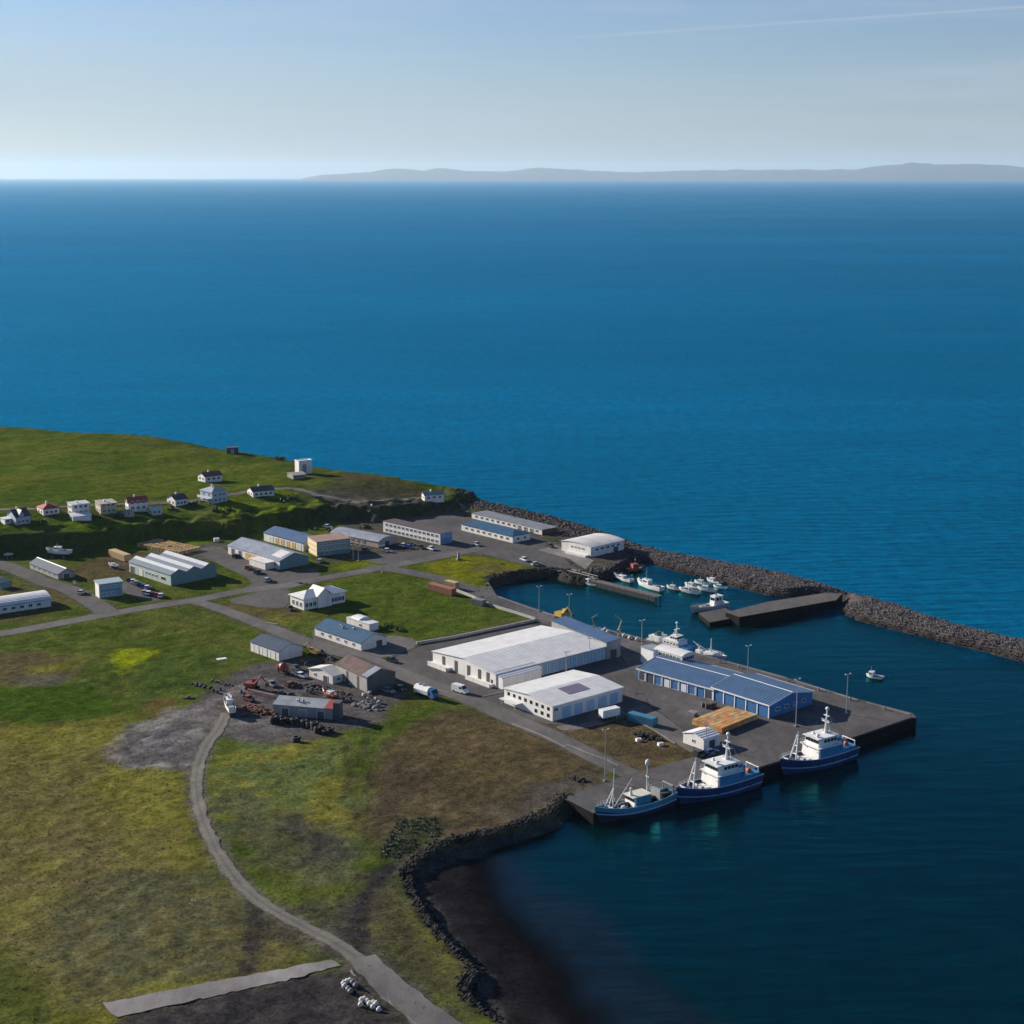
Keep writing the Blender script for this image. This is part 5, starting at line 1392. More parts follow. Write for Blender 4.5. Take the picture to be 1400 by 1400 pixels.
def vessel(name, label, cat, bow_px, stern_px, Ls=None, z=0., group=None):
    a, b = np.array(G(*stern_px, z)), np.array(G(*bow_px, z))
    c = (a + b) / 2; d = b - a
    root = empty(name, (c[0], c[1], z), math.atan2(d[1], d[0]), label, cat, group)
    return root, float(np.linalg.norm(d)) if Ls is None else Ls
def rails(mb, st, i0, i1, h, r=.035):
    for side in (1, -1):
        p = [(s[0], side * (s[2] - .08), s[4]) for s in st[i0:i1]]
        for q in p: mb.tube(q, (q[0], q[1], q[2] + h), r, r, 5)
        for hh_ in (h * .5, h): mb.path([(q[0], q[1], q[2] + hh_) for q in p], r, 5)
def house_block(root, nm, m, x0, x1, w0, w1, z0, z1, slope=0.):
    vs = [(x0, -w0, z0), (x1, -w1, z0), (x1, w1, z0), (x0, w0, z0), (x0, -w0, z1), (x1 - slope, -w1, z1), (x1 - slope, w1, z1), (x0, w0, z1)]
    return MB().add(vs, [(3, 2, 1, 0), (4, 5, 6, 7), (0, 1, 5, 4), (1, 2, 6, 5), (2, 3, 7, 6), (3, 0, 4, 7)]).build(nm, m, root)
def winstrip(root, pts):
    """dark panes on a wheelhouse: list of (centre, along-vector, width, height)"""
    for (c, al, w_, h_) in pts:
        c, al = Vector(c), Vector(al).normalized()
        nn = Vector((al.y, -al.x, 0)) * .04
        vs = [c - al * w_ / 2, c + al * w_ / 2, c + al * w_ / 2 + Vector((0, 0, h_)), c - al * w_ / 2 + Vector((0, 0, h_))]
        MB().add([v + nn for v in vs] + [v - nn for v in vs], [(0, 1, 2, 3), (7, 6, 5, 4), (0, 4, 5, 1), (1, 5, 6, 2), (2, 6, 7, 3), (3, 7, 4, 0)]).build('window', GLASS, root)
def trawler(label, bow_px, stern_px):
    root, Ls = vessel('trawler', label, 'trawler', bow_px, stern_px)
    B = Ls * .27
    st = hull_shape(Ls, B, 5.0, 3.4, 3.6, .07, 1.0)
    h, dk = build_hull(root, st, [BOOT, HULLB, mat('hull_stripe', (.30, .42, .55), .4), HULLB], 1.0, .52)
    dk.build('deck', SDECK, root)
    mb = MB()
    for side in (1, -1): mb.path([(s[0], side * (s[2] - .05), s[4] + .08) for s in st], .09, 5)
    mb.build('bulwark_cap', SWHITE, root)
    x0, x1 = -Ls * .20, Ls * .10
    # shelter deck aft and the main house
    house_block(root, 'aft_shelter', SBLUE, -Ls * .46, x0, B * .36, B * .44, 2.3, 4.4)
    house_block(root, 'superstructure', [SWHITE], x0, x1, B * .44, B * .44, 2.3, 6.3, .5)
    for s_ in (-1, 1): part(root, 'side_shade_panel', SBLUE, lambda b: b.box(x0 - .02, x1 - 1.0, s_ * B * .44 - .04, s_ * B * .44 + .04, 2.6, 6.25))  # white house sides coloured blue to stand for their shade
    house_block(root, 'bridge_deck', SWHITE, x0 - .6, x1 + .2, B * .50, B * .50, 6.3, 6.55)
    wh = house_block(root, 'wheelhouse', SWHITE, x0 + .5, x1 - .6, B * .36, B * .36, 6.55, 8.8, .3)
    ww = B * .36
    winstrip(wh, [((x1 - .74, (k - 2) * ww * .39, 7.5), (0, 1, 0), ww * .33, .85) for k in range(5)] +
             [((x0 + 1.2 + k * 1.25, s_ * (ww + .02), 7.5), (1, 0, 0), 1.0, .85) for k in range(4) for s_ in (-1, 1)])
    house_block(root, 'wheelhouse_roof', SWHITE, x0 + .1, x1 - .1, B * .41, B * .41, 8.8, 9.05)
    part(root, 'vent_box', STEEL, lambda b: b.box(x0 + 1, x0 + 2.2, -1.6, -.4, 9.05, 9.7))
    part(root, 'antenna_dome', SWHITE, lambda b: b.ball((x1 - 1.6, 1.3, 9.5), .55)); part(root, 'antenna_dome', SWHITE, lambda b: b.ball((x1 - 2.6, -1.4, 9.4), .4))
    m = part(root, 'mast', SWHITE, lambda b: (b.tube((x0 + 2.4, 0, 9), (x0 + 2.0, 0, 15.6), .38, .2), b.tube((x0 + 1.2, .9, 9), (x0 + 2.1, .1, 13), .12), b.tube((x0 + 1.2, -.9, 9), (x0 + 2.1, -.1, 13), .12),
         b.box(x0 + 1.7, x0 + 2.6, -1.4, 1.4, 12.3, 12.5), b.box(x0 + 1.9, x0 + 2.4, -1.0, 1.0, 14.0, 14.15)))
    part(m, 'radar_dome', SWHITE, lambda b: b.ball((x0 + 2.0, 0, 16.0), .55))
    part(m, 'radar_bar', STEEL, lambda b: (b.box(x0 + 2.5, x0 + 2.8, -1.5, 1.5, 12.8, 13.05), b.tube((x0 + 2.6, 0, 12.5), (x0 + 2.6, 0, 12.8), .12)))
    part(root, 'funnel', SBLUE, lambda b: (b.box(x0 - 1.8, x0 - .7, B * .18, B * .40, 4.4, 7.4), b.tube((x0 - 1.2, B * .29, 7.4), (x0 - 1.2, B * .29, 8.2), .2)))
    # foredeck: gantry mast, winches, coaming
    fx = Ls * .33
    part(root, 'foremast', SWHITE, lambda b: (b.tube((fx, 1.2, 3.2), (fx - 1.6, .2, 10.6), .26, .16), b.tube((fx, -1.2, 3.2), (fx - 1.6, -.2, 10.6), .26, .16), b.tube((fx - .5, -.95, 5.4), (fx - .5, .95, 5.4), .14), b.tube((fx - 1.0, -.6, 7.6), (fx - 1.0, .6, 7.6), .14),
         b.tube((fx - 1.6, 0, 10.5), (fx - 1.75, 0, 11.6), .08), b.tube((fx - 1.5, 0, 9.8), (fx - 5.5, 0, 6.2), .12)))
    part(root, 'winch', STEEL, lambda b: (b.box(fx - 3.6, fx - 2.4, -1.6, 1.6, 2.6, 3.1), b.tube((fx - 3, -1.5, 3.4), (fx - 3, -.2, 3.4), .6, .6, 10), b.tube((fx - 3, .2, 3.4), (fx - 3, 1.5, 3.4), .6, .6, 10)))
    part(root, 'windlass', SWHITE, lambda b: (b.box(fx + 2, fx + 3.2, -.8, .8, 3.6, 4.5), b.tube((fx + 2.6, -1.1, 4.5), (fx + 2.6, 1.1, 4.5), .35)))
    part(root, 'hatch', SWHITE, lambda b: (b.box(x1 + .8, x1 + 3.2, -1.5, 1.5, 2.4, 3.2), b.box(x1 + .7, x1 + 3.3, -1.6, 1.6, 3.2, 3.35)))
    mb = MB(); rails(mb, st, 12, 18, .9); mb.build('railing', SWHITE, root)
    mb = MB()
    for side in (1, -1):
        p = [(x, side * B * .49, 6.55) for x in np.linspace(x0 - .5, x1, 6)]
        [mb.tube(q, (q[0], q[1], 7.5), .03, .03, 5) for q in p]; mb.path([(q[0], q[1], 7.5) for q in p], .035, 5); mb.path([(q[0], q[1], 7.05) for q in p], .03, 5)
    mb.build('railing', SWHITE, root)
    # aft: net drum, gantry, orange gear
    ax = -Ls * .36
    part(root, 'net_drum', ORANGE, lambda b: (b.tube((ax, -1.5, 4.9), (ax, 1.5, 4.9), .5, .5, 12), b.tube((ax, -1.6, 4.9), (ax, -1.45, 4.9), .75, .75, 12), b.tube((ax, 1.45, 4.9), (ax, 1.6, 4.9), .75, .75, 12), b.box(ax - .4, ax + .4, -1.3, 1.3, 4.4, 4.9)))
    part(root, 'stern_gantry', SWHITE, lambda b: (b.tube((-Ls * .45, -B * .33, 3.4), (-Ls * .45, -B * .31, 5.7), .14), b.tube((-Ls * .45, B * .33, 3.4), (-Ls * .45, B * .31, 5.7), .14), b.tube((-Ls * .45, -B * .33, 5.7), (-Ls * .45, B * .33, 5.7), .14)))
    part(root, 'net_heap', NETM, lambda b: [b.ball((ax + 2.2 + random.uniform(-.7, .7), random.uniform(-1.4, 1.4), 4.5), random.uniform(.4, .7), 0, 6, (1, 1, .6)) for _ in range(7)])
    part(root, 'life_raft', SWHITE, lambda b: (b.tube((x0 - .4, -B * .42, 6.9), (x0 + .9, -B * .42, 6.9), .33), b.tube((x0 - .4, B * .42, 6.9), (x0 + .9, B * .42, 6.9), .33)))
    mb = MB(); tp = Vector((x0 + 2.05, 0, 15.0)); ft = Vector((fx - 1.6, 0, 10.5))
    for q in ((Ls * .49, 0, 5.0), (x0 - 1, B * .45, 6.6), (x0 - 1, -B * .45, 6.6), (-Ls * .45, 0, 5.7)): mb.tube(tp, q, .035, .035, 4)
    for q in ((Ls * .49, .2, 5.0), (x1 - .5, 1.2, 9.0), (x1 - .5, -1.2, 9.0)): mb.tube(ft, q, .035, .035, 4)
    mb.build('rigging', STEEL, root)
    mb = MB(); [mb.torus((t * Ls, s_ * B * .5, 2.0), .35, .14) for t in (-.3, -.1, .1) for s_ in (1,)]; mb.build('fender', BOOT, root)
    return root
t2 = trawler('navy blue trawler with white wheelhouse moored in the middle of the three', (924, 1101), (1033, 1071))
t3 = trawler('navy blue trawler with a white bridge moored nearest the quay corner', (1066, 1061), (1164, 1034))

# the smaller boat of the row: dark hull, teal topsides, foremast with boom
sb, Ls = vessel('fishing_boat', 'smaller teal and dark hulled fishing boat at the landward end of the quay', 'fishing boat', (813, 1127), (918, 1098))
B = Ls * .23
st = hull_shape(Ls, B, 3.6, 2.2, 2.9, .10, .9)
h, dk = build_hull(sb, st, [BOOT, mat('dark_navy_hull', (.012, .022, .060), .4), mat('hull_stripe', (.30, .42, .55), .4), HULLT], .9, .7)
dk.build('deck', SDECK, sb)
mb = MB()
for side in (1, -1): mb.path([(s[0], side * (s[2] - .05), s[4] + .06) for s in st], .08, 5)
mb.build('bulwark_cap', SWHITE, sb)
dh = house_block(sb, 'deckhouse', SWHITE, -Ls * .16, Ls * .06, B * .34, B * .34, 1.4, 3.9, .3)
winstrip(dh, [((Ls * .06 - .12, (k - 1.5) * .95, 3.0), (0, 1, 0), .75, .6) for k in range(4)])
for s_ in (-1, 1): part(sb, 'side_shade_panel', HULLT, lambda b: b.box(-Ls * .16, Ls * .03, s_ * B * .34 - .04, s_ * B * .34 + .04, 1.5, 3.8))  # deckhouse sides toned teal, the same painted shade as on the trawlers
house_block(sb, 'deckhouse_roof', mat('cream_deck', (.62, .60, .50), .5), -Ls * .17, Ls * .075, B * .37, B * .37, 3.9, 4.05)
part(sb, 'exhaust', SWHITE, lambda b: (b.tube((Ls * .04, 0, 4.05), (Ls * .04, 0, 5.2), .5, .25), b.ball((Ls * .04, 0, 5.3), .35)))
mm_ = part(sb, 'mast', SWHITE, lambda b: (b.tube((-Ls * .17, 0, 3.9), (-Ls * .17, 0, 9.6), .2, .12), b.tube((-Ls * .17, -.7, 7.0), (-Ls * .17, .7, 7.0), .08), b.tube((-Ls * .20, .5, 3.9), (-Ls * .17, 0, 7.0), .08), b.tube((-Ls * .20, -.5, 3.9), (-Ls * .17, 0, 7.0), .08)))
part(mm_, 'radar_dome', SWHITE, lambda b: b.ball((-Ls * .17, 0, 9.9), .6, sq=(1, 1, 1.2)))
part(sb, 'foremast', SWHITE, lambda b: (b.tube((Ls * .27, 0, 1.6), (Ls * .26, 0, 10.5), .2, .09), b.tube((Ls * .36, .9, 2.4), (Ls * .26, .05, 6.6), .12), b.tube((Ls * .36, -.9, 2.4), (Ls * .26, -.05, 6.6), .12)))
part(sb, 'boom', SWHITE, lambda b: b.tube((Ls * .25, 0, 2.6), (Ls * .04, .4, 7.6), .12, .08))
part(sb, 'winch', mat('cream_deck', (.62, .60, .50), .5), lambda b: (b.box(Ls * .19, Ls * .24, -1.3, 1.3, 1.4, 2.2), b.ball((Ls * .16, .9, 2.1), .75, sq=(1, 1, .8)), b.tube((Ls * .3, -1.2, 2.3), (Ls * .3, 1.2, 2.3), .5)))
part(sb, 'stern_gallows', STEEL, lambda b: (b.box(-Ls * .46, -Ls * .44, -B * .33, B * .33, 4.3, 4.5), b.box(-Ls * .46, -Ls * .44, -B * .36, -B * .33, 2.0, 4.5), b.box(-Ls * .46, -Ls * .44, B * .33, B * .36, 2.0, 4.5), b.box(-Ls * .45, -Ls * .28, B * .30, B * .33, 4.2, 4.35), b.box(-Ls * .45, -Ls * .28, -B * .33, -B * .30, 4.2, 4.35), b.box(-Ls * .30, -Ls * .28, -B * .33, B * .33, 1.5, 4.2)))
part(sb, 'net_heap', NETM, lambda b: [b.ball((-Ls * .37 + random.uniform(-1.5, 1.5), random.uniform(-1.3, 1.3), 2.0), random.uniform(.4, .7), 0, 6, (1, 1, .6)) for _ in range(8)])
mb = MB(); rails(mb, st, 12, 18, .8); mb.build('railing', SWHITE, sb)

sb.scale = (1, 1, 1.3)
# white longliner on the north side of the quay
_e0, _e1 = np.array(G(880, 873.5, 3.06)), np.array(G(984, 901.5, 3.06))
_n = np.array([-(_e1 - _e0)[1], (_e1 - _e0)[0]]); _n /= np.linalg.norm(_n)
_c0, Ls = (_e0 + _e1) / 2 + _n * 3.7, float(np.linalg.norm(_e1 - _e0))
ll = empty('longliner', (_c0[0], _c0[1], 0), math.atan2(*(_e1 - _e0)[::-1]), 'white two masted fishing ship moored along the far side of the quay', 'fishing ship')
B = 6.0
st = hull_shape(Ls, B, 4.8, 3.2, 3.8, .10, 1.0)
h, dk = build_hull(ll, st, [BOOT, SWHITE, SWHITE, SWHITE], 1.0, .5)
dk.build('deck', SDECK, ll)
ah = house_block(ll, 'aft_house', SWHITE, -Ls * .47, -Ls * .33, 2.3, 2.4, 2.6, 6.0, .2)
ch = house_block(ll, 'superstructure', SWHITE, -Ls * .28, -Ls * .06, 2.4, 2.4, 2.2, 6.2, .4)
wh = house_block(ll, 'wheelhouse', SWHITE, -Ls * .20, -Ls * .10, 1.8, 1.8, 6.2, 8.2, .2)
winstrip(wh, [((-Ls * .10 - .03, (k - 1) * 1.1, 7.1), (0, 1, 0), .9, .7) for k in range(3)] + [((-Ls * .18 + k * 1.1, s_ * 1.81, 7.1), (1, 0, 0), .8, .7) for k in range(3) for s_ in (1, -1)])
winstrip(ch, [((-Ls * .25 + k * 1.4, s_ * 2.41, 4.6), (1, 0, 0), .6, .6) for k in range(5) for s_ in (1, -1)])
part(ll, 'shade_panel', SBLUE, lambda b: b.box(-Ls * .05, Ls * .05, -2.2, 2.2, 2.2, 4.3))
mm_ = part(ll, 'mast', SWHITE, lambda b: (b.tube((-Ls * .15, 0, 8.2), (-Ls * .15, 0, 14), .3, .15), b.box(-Ls * .16, -Ls * .14, -1.3, 1.3, 11, 11.2), b.tube((-Ls * .19, .8, 8.2), (-Ls * .15, 0, 11), .1), b.tube((-Ls * .19, -.8, 8.2), (-Ls * .15, 0, 11), .1)))
part(mm_, 'radar_dome', SWHITE, lambda b: b.ball((-Ls * .15, 0, 14.2), .5))
part(ll, 'foremast', SWHITE, lambda b: (b.tube((Ls * .30, 0, 2.6), (Ls * .30, 0, 11.0), .25, .12), b.tube((Ls * .27, .8, 2.6), (Ls * .30, 0, 7), .1), b.tube((Ls * .27, -.8, 2.6), (Ls * .30, 0, 7), .1), b.tube((Ls * .30, 0, 4), (Ls * .12, 0, 6.8), .1)))
part(ll, 'deck_crane', SWHITE, lambda b: (b.box(Ls * .12, Ls * .18, -1, 1, 2.2, 4.2), b.tube((Ls * .15, 0, 4.0), (Ls * .15, 0, 5.6), .3), b.tube((Ls * .15, 0, 5.5), (Ls * .07, 0, 7.6), .22, .14)))
part(ll, 'forecastle', SWHITE, lambda b: b.box(Ls * .24, Ls * .36, -1.6, 1.6, 3.0, 4.6))
mb = MB(); rails(mb, st, 12, 18, .9); mb.build('railing', SWHITE, ll)
for k_ in (0, 1):
    mb = MB(); mb.path([(s[0], (1 - 2 * k_) * (s[2] - .08), s[4] + .9) for s in st[0:5]], .035, 5); [mb.tube((s[0], (1 - 2 * k_) * (s[2] - .08), s[4]), (s[0], (1 - 2 * k_) * (s[2] - .08), s[4] + .9), .03, .03, 5) for s in st[0:5]]; mb.build('railing', SWHITE, ll)
ll.scale = (1, 1, .74)
part(ll, 'boom', SWHITE, lambda b: b.tube((-Ls * .44, 0, 6.0), (-Ls * .36, 1.2, 7.4), .15))
part(ll, 'net_drum', NETM, lambda b: b.tube((-Ls * .40, -1.2, 6.8), (-Ls * .40, 1.2, 6.8), .8, .8, 12))

def small_boat(name, label, cat, bow_px, stern_px, B=None, z=0., hullm=SWHITE, stripe=None, house=(.05, .38), hh=1.7, mast=2.6, group=None, scale_h=1., aft=False, housem=SWHITE, keel=False, fore=False):
    root, Ls = vessel(name, label, cat, bow_px, stern_px, None, z, group)
    B = B or max(1.8, Ls * .31)
    k = scale_h * Ls / 9.0
    st = hull_shape(Ls, B, 1.7 * k, 1.1 * k, 1.2 * k, .10, .4 * k, 13)
    h, dk = build_hull(root, st, [BOOT, hullm, stripe or hullm, hullm], .4 * k, .55, .08)
    dk.build('deck', SDECK, root)
    s = -1 if aft else 1
    x0, x1 = sorted((s * house[0] * Ls, s * house[1] * Ls))
    cab = house_block(root, 'cabin', housem, x0, x1, B * .34, B * .27, .6 * k, (.7 + hh) * k, .35 * k)
    zc = (.7 + hh * .58) * k
    winstrip(cab, [((x1 - .22 * k, y_ * B * .12, zc), (0, 1, 0), B * .2, hh * .3 * k) for y_ in (-1, 1)] + [((x0 + (x1 - x0) * f, sd * (B * .31 + .03), zc), (1, .0, 0), (x1 - x0) * .26, hh * .28 * k) for f in (.25, .6) for sd in (1, -1)])
    house_block(root, 'cabin_roof', housem, x0 - .15 * k, x1 - .2 * k, B * .36, B * .29, (.7 + hh) * k, (.78 + hh) * k)
    zt = (.78 + hh) * k; xm = (x0 + x1) / 2
    part(root, 'mast', STEEL, lambda b: (b.tube((xm, 0, zt), (xm, 0, zt + mast * k), .07 * k + .02, .04), b.box(xm - .05, xm + .05, -.5 * k, .5 * k, zt + mast * .55 * k, zt + mast * .6 * k), b.tube((xm, 0, zt), (xm, 0, zt + .3 * k), .25 * k)))
    mb = MB(); rails(mb, st, 8, 12, .5 * k, .025)
    mb.build('railing', STEEL, root)
    xs_ = x0 - .25 * Ls if not aft else x1 + .22 * Ls
    part(root, 'deck_gear', ORANGE if fore else mat('deck_gear_grey', (.32, .34, .33), .7, var=.3), lambda b: (b.box(xs_ - .5 * k, xs_ + .5 * k, -.5 * k, .5 * k, .6 * k, 1.2 * k), b.tube((xs_ + .8 * k, -.4 * k, 1.0 * k), (xs_ + .8 * k, .4 * k, 1.0 * k), .3 * k)))
    if keel:
        part(root, 'cradle', STEEL, lambda b: [b.box(x * Ls - .12, x * Ls + .12, -B * .42, B * .42, -1.5, -.75) for x in (-.25, .2)])
    return root
small_boat('motor_boat', 'small white motor boat lying alone at anchor in the open harbour', 'boat', (1184, 925), (1207, 929), 3.2, house=(.06, .34), hh=2.2, mast=2.4, scale_h=1.1)
small_boat('fishing_boat', 'white fishing boat at the landing stage of the concrete jetty', 'fishing boat', (943, 839), (992, 829), 4.6, house=(.10, .34), aft=True, hh=2.2, mast=2.6, scale_h=.85, hullm=mat('white_grey_hull', (.55, .55, .53), .5))
small_boat('fishing_boat', 'white boat with an orange red deck moored at the shore end of the pier', 'fishing boat', (796, 797), (818, 802), 3.6, hullm=mat('off_white_hull', (.62, .58, .55), .5), fore=True, house=(.0, .25), hh=1.8)
small_boat('fishing_boat', 'red boat beside the rock wall under the pale boat shed', 'fishing boat', (880, 779), (857, 781), 3.8, hullm=mat('red_hull_paint', (.36, .07, .05), .5, var=.25), housem=mat('red_hull_paint', (.36, .07, .05), .5), house=(-.2, .16), hh=2.1, mast=3.2, scale_h=1.2)
small_boat('motor_boat', 'slim white boat moored on the far side of the pier near its middle', 'boat', (839, 790), (864, 797), 3.0, house=(-.1, .2), hh=1.0, mast=1.2)
small_boat('motor_boat', 'white cabin boat moored on the far side of the pier at its outer end', 'boat', (871, 799), (905, 809), 3.4, house=(-.02, .26), hh=1.3, mast=3.0)
raft = [((911, 804), (931, 808), 'white boat with a reddish deck, outermost of the rafted cluster of small boats', mat('off_white_hull', (.62, .58, .55), .5), True),
        ((928, 808), (956, 813), 'nearest white cabin boat in the front of the rafted cluster', SWHITE, False), ((936, 801), (958, 806), 'white boat behind the front boat of the rafted cluster', SWHITE, False),
        ((953, 806), (979, 810), 'white boat at the middle of the rafted cluster with pinkish deck gear', SWHITE, True), ((949, 797), (970, 801), 'white boat at the back of the rafted cluster nearest the rocks', SWHITE, False),
        ((966, 794), (985, 799), 'pale boat closest to the rock wall in the rafted cluster', mat('white_grey_hull', (.55, .55, .53), .5), False), ((975, 803), (994, 806), 'white boat at the right end of the rafted cluster', SWHITE, False)]
for bp, sp_, lb, hm_, fo in raft: small_boat('motor_boat', lb, 'boat', bp, sp_, None, hullm=hm_, fore=fo, house=(-.05, .24), hh=1.5, mast=1.8, group='small boats rafted together in the basin')
gb = on(80, 755)
small_boat('laid_up_boat', 'large white boat standing on dry land below the dark bluff', 'boat', (63, 756), (97, 757.5), 3.8, z=gb.z + 1.4, house=(-.1, .18), hh=1.3, mast=1.2, keel=True, scale_h=1.15)
gb = on(11, 759)
small_boat('laid_up_boat', 'small white boat laid up on land at the left edge below the bluff', 'boat', (5, 760), (17, 758), 2.4, z=gb.z + 1.2, house=(-.1, .2), hh=1.2, mast=1.0, keel=True)
gb = on(313, 967)
small_boat('laid_up_boat', 'white boat hull standing on gravel at the left end of the scrap rows', 'boat', (309, 958), (318, 976), 2.6, z=gb.z + 1.2, house=(-.1, .18), hh=1.2, mast=.8, keel=True)
gb = on(449, 948)
small_boat('laid_up_boat', 'orange and white boat lying on the ground beside the rust roofed shed', 'boat', (441, 946), (460, 953), 2.6, z=gb.z + 1.0, house=(-.2, .1), hh=.9, mast=.6, hullm=ORANGE, keel=True)
small_boat('laid_up_boat', 'pale boat on land next to the tan container by the green factory', 'boat', (149, 772), (160, 775), 2.4, z=on(154, 773).z + 1.0, house=(-.1, .2), hh=1.0, mast=.6, keel=True)

# mooring rope of the landward boat
a = on(770, 1092); p0, p1 = Vector((a.x + .4, a.y, 3.2)), Vector((*G(813, 1113, 2.6), 2.6))
mb = MB(); mb.path([p0.lerp(p1, t) - Vector((0, 0, 2.4 * 4 * t * (1 - t) * .55)) for t in np.linspace(0, 1, 13)], .07)
tag(mb.build('mooring_rope', mat('rope', (.35, .34, .31), .9)), 'pale sagging mooring rope from the quay end to the teal fishing boat', 'rope')

# ================================================================== VEHICLES
TYRE = mat('tyre_rubber', (.018, .018, .019), .85, var=.2)
_paint = {}
def paint(c):
    nm = 'car_paint_' + '_'.join(str(int(v * 100)) for v in c)
    return mat(nm, c, .3, var=.05)
CARW, CARS, CARD, CARR, CARB = (.70, .70, .70), (.38, .39, .41), (.035, .037, .042), (.30, .035, .03), (.04, .10, .24)
def wheels(root, xs_, y_, r):
    w0 = None
    for x_ in xs_:
        for s_ in (-1, 1):
            if w0 is None:
                w0 = MB().tube((0, -.12, 0), (0, .12, 0), r, r, 12).build('wheel', TYRE, root); c = w0
            else:
                c = w0.copy(); COL.objects.link(c); c.parent = root
            c.location = (x_, s_ * y_, r)
def car(px, ang_px, color, label, kind='car', group=None):
    """ang_px: second pixel giving the heading"""
    p = on(*px); q = Vector((*G(*ang_px, p.z), 0))
    rz = math.atan2(q.y - p.y, q.x - p.x)
    root = empty('car' if kind != 'van' else 'van', p + Vector((0, 0, .02)), rz, label, kind, group)
    m = paint(color)
    if kind == 'van':
        body = [(-2.6, .45), (-2.6, 2.25), (-2.4, 2.4), (1.2, 2.4), (1.9, 1.35), (2.7, 1.1), (2.8, .45)]
        MB().prism(body, 'y', -.98, .98).build('body', m, root)
        for o_ in list(root.children): o_.rotation_euler = (0, 0, 0)
        glass = [(1.25, 1.45), (1.2, 2.1), (1.32, 2.1), (1.75, 1.45)]
        L_ = 5.4
    else:
        MB().prism([(-2.1, .35), (-2.15, .95), (-1.3, 1.02), (1.0, 1.0), (2.0, .85), (2.15, .4)], 'y', -.86, .86).build('body', m, root)
    return root
def prism_xz(mb, prof, y0, y1, mi=0, inset=0.):
    n = len(prof)
    vs = [(x_, y0, z_) for x_, z_ in prof] + [(x_, y1, z_) for x_, z_ in prof]
    return mb.add(vs, [(k, (k + 1) % n, n + (k + 1) % n, n + k) for k in range(n)] + [tuple(range(n - 1, -1, -1)), tuple(range(n, 2 * n))], mi)
def vehicle(px, head_px, color, label, kind='car', group=None):
    p = on(*px); q = G(*head_px, p.z)
    rz = math.atan2(q[1] - p.y, q[0] - p.x)
    nm = {'car': 'parked_car', 'van': 'van'}[kind]
    root = empty(nm, (p.x, p.y, p.z + .10), rz, label, kind, group)
    m = paint(color)
    if kind == 'van':
        b = prism_xz(MB(), [(-2.9, .4), (-2.9, 2.3), (-2.7, 2.5), (1.3, 2.5), (2.0, 1.45), (2.8, 1.15), (2.9, .4)], -1.0, 1.0).build('body', m, root)
        g = prism_xz(MB(), [(1.42, 2.32), (1.96, 1.52), (2.0, 1.54), (1.46, 2.36)], -.88, .88).build('windscreen', GLASS, root)
        for s_ in (-1, 1): prism_xz(MB(), [(.5, 1.5), (.5, 2.2), (1.25, 2.2), (1.7, 1.5)], s_ * 1.005 - .01, s_ * 1.005 + .01).build('side_window', GLASS, root)
        wheels(root, (-1.8, 1.9), .9, .36)
    else:
        prism_xz(MB(), [(-2.15, .35), (-2.2, .9), (-1.9, 1.0), (1.0, 1.0), (2.0, .82), (2.2, .6), (2.2, .35)], -.88, .88).build('body', m, root)
        prism_xz(MB(), [(-1.95, 1.0), (-1.45, 1.5), (.35, 1.52), (1.1, 1.0)], -.80, .80).build('cabin_glass', GLASS, root)
        prism_xz(MB(), [(-1.5, 1.49), (-1.4, 1.56), (.3, 1.58), (.42, 1.5)], -.78, .78).build('roof', m, root)
        for s_ in (-1, 1):
            MB().box(2.19, 2.24, s_ * .62 - .16, s_ * .62 + .16, .62, .76).build('headlight', TRIM, root)
        wheels(root, (-1.35, 1.4), .80, .33)
    return root
vehicle((629, 947), (650, 953), CARW, 'white van parked in front of the largest white hall', 'van')
lot = []
cc = [CARD, CARW, CARS, CARD, CARB, CARW, CARD, CARS, CARW, CARD, CARR, CARW, CARS, CARD]
cn = {CARD: 'black', CARW: 'white', CARS: 'silver', CARB: 'blue', CARR: 'dark red'}
for k in range(7):
    f = k / 6
    vehicle((177 + 29 * f, 795 + 12.5 * f), (180 + 29 * f, 790 + 12.5 * f), cc[k], '%s car in the back row of the car park, %s from its left end' % (cn[cc[k]], ('first', 'second', 'third', 'fourth', 'fifth', 'sixth', 'last')[k]), group='cars in the office car park')
for k in range(5):
    f = k / 4
    vehicle((198 + 22 * f, 812 + 4.5 * f), (201 + 22 * f, 808 + 4.5 * f), cc[7 + k], '%s car in the front row of the car park, %s from its left end' % (cn[cc[7 + k]], ('first', 'second', 'third', 'fourth', 'last')[k]), group='cars in the office car park')
for px, hd, c, lb in (((717, 767), (723, 769), CARW, 'white car on the verge above the basin nearer the lawn'), ((733, 773), (739, 772), CARS, 'silver car above the basin just by the rock edge'),
                      ((437, 683), (444, 684), CARD, 'dark car standing on the hill track below the water tower'), ((530, 755), (537, 756), CARW, 'white car in the village yard in front of the silver arched barn'),
                      ((552, 748), (558, 749), CARW, 'white car right of the silver arched barn by the dark heap'), ((536, 905), (544, 907), CARD, 'black car on the road verge above the largest white hall'),
                      ((438, 895), (444, 897), CARD, 'black car in the shade between the slate roofed shed and road'), ((412, 926), (419, 928), CARW, 'white car beside the cream roofed low hall'), ((519, 935), (525, 938), CARD, 'dark car in the shade of the rust roofed shed'),
                      ((325, 759), (331, 761), CARW, 'white car at the near corner of the silver roofed factory'), ((366, 795), (372, 793), CARS, 'silver car in the central yard facing the white shop'), ((448, 722), (455, 723), CARW, 'white car behind the ochre building at the hill foot'),
                      ((972, 1031), (980, 1029), CARB, 'blue car in the shade of the small white quay shed'), ((958, 1033), (965, 1031), CARD, 'black car just left of the shaded blue car on the quay')):
    vehicle(px, hd, c, lb)
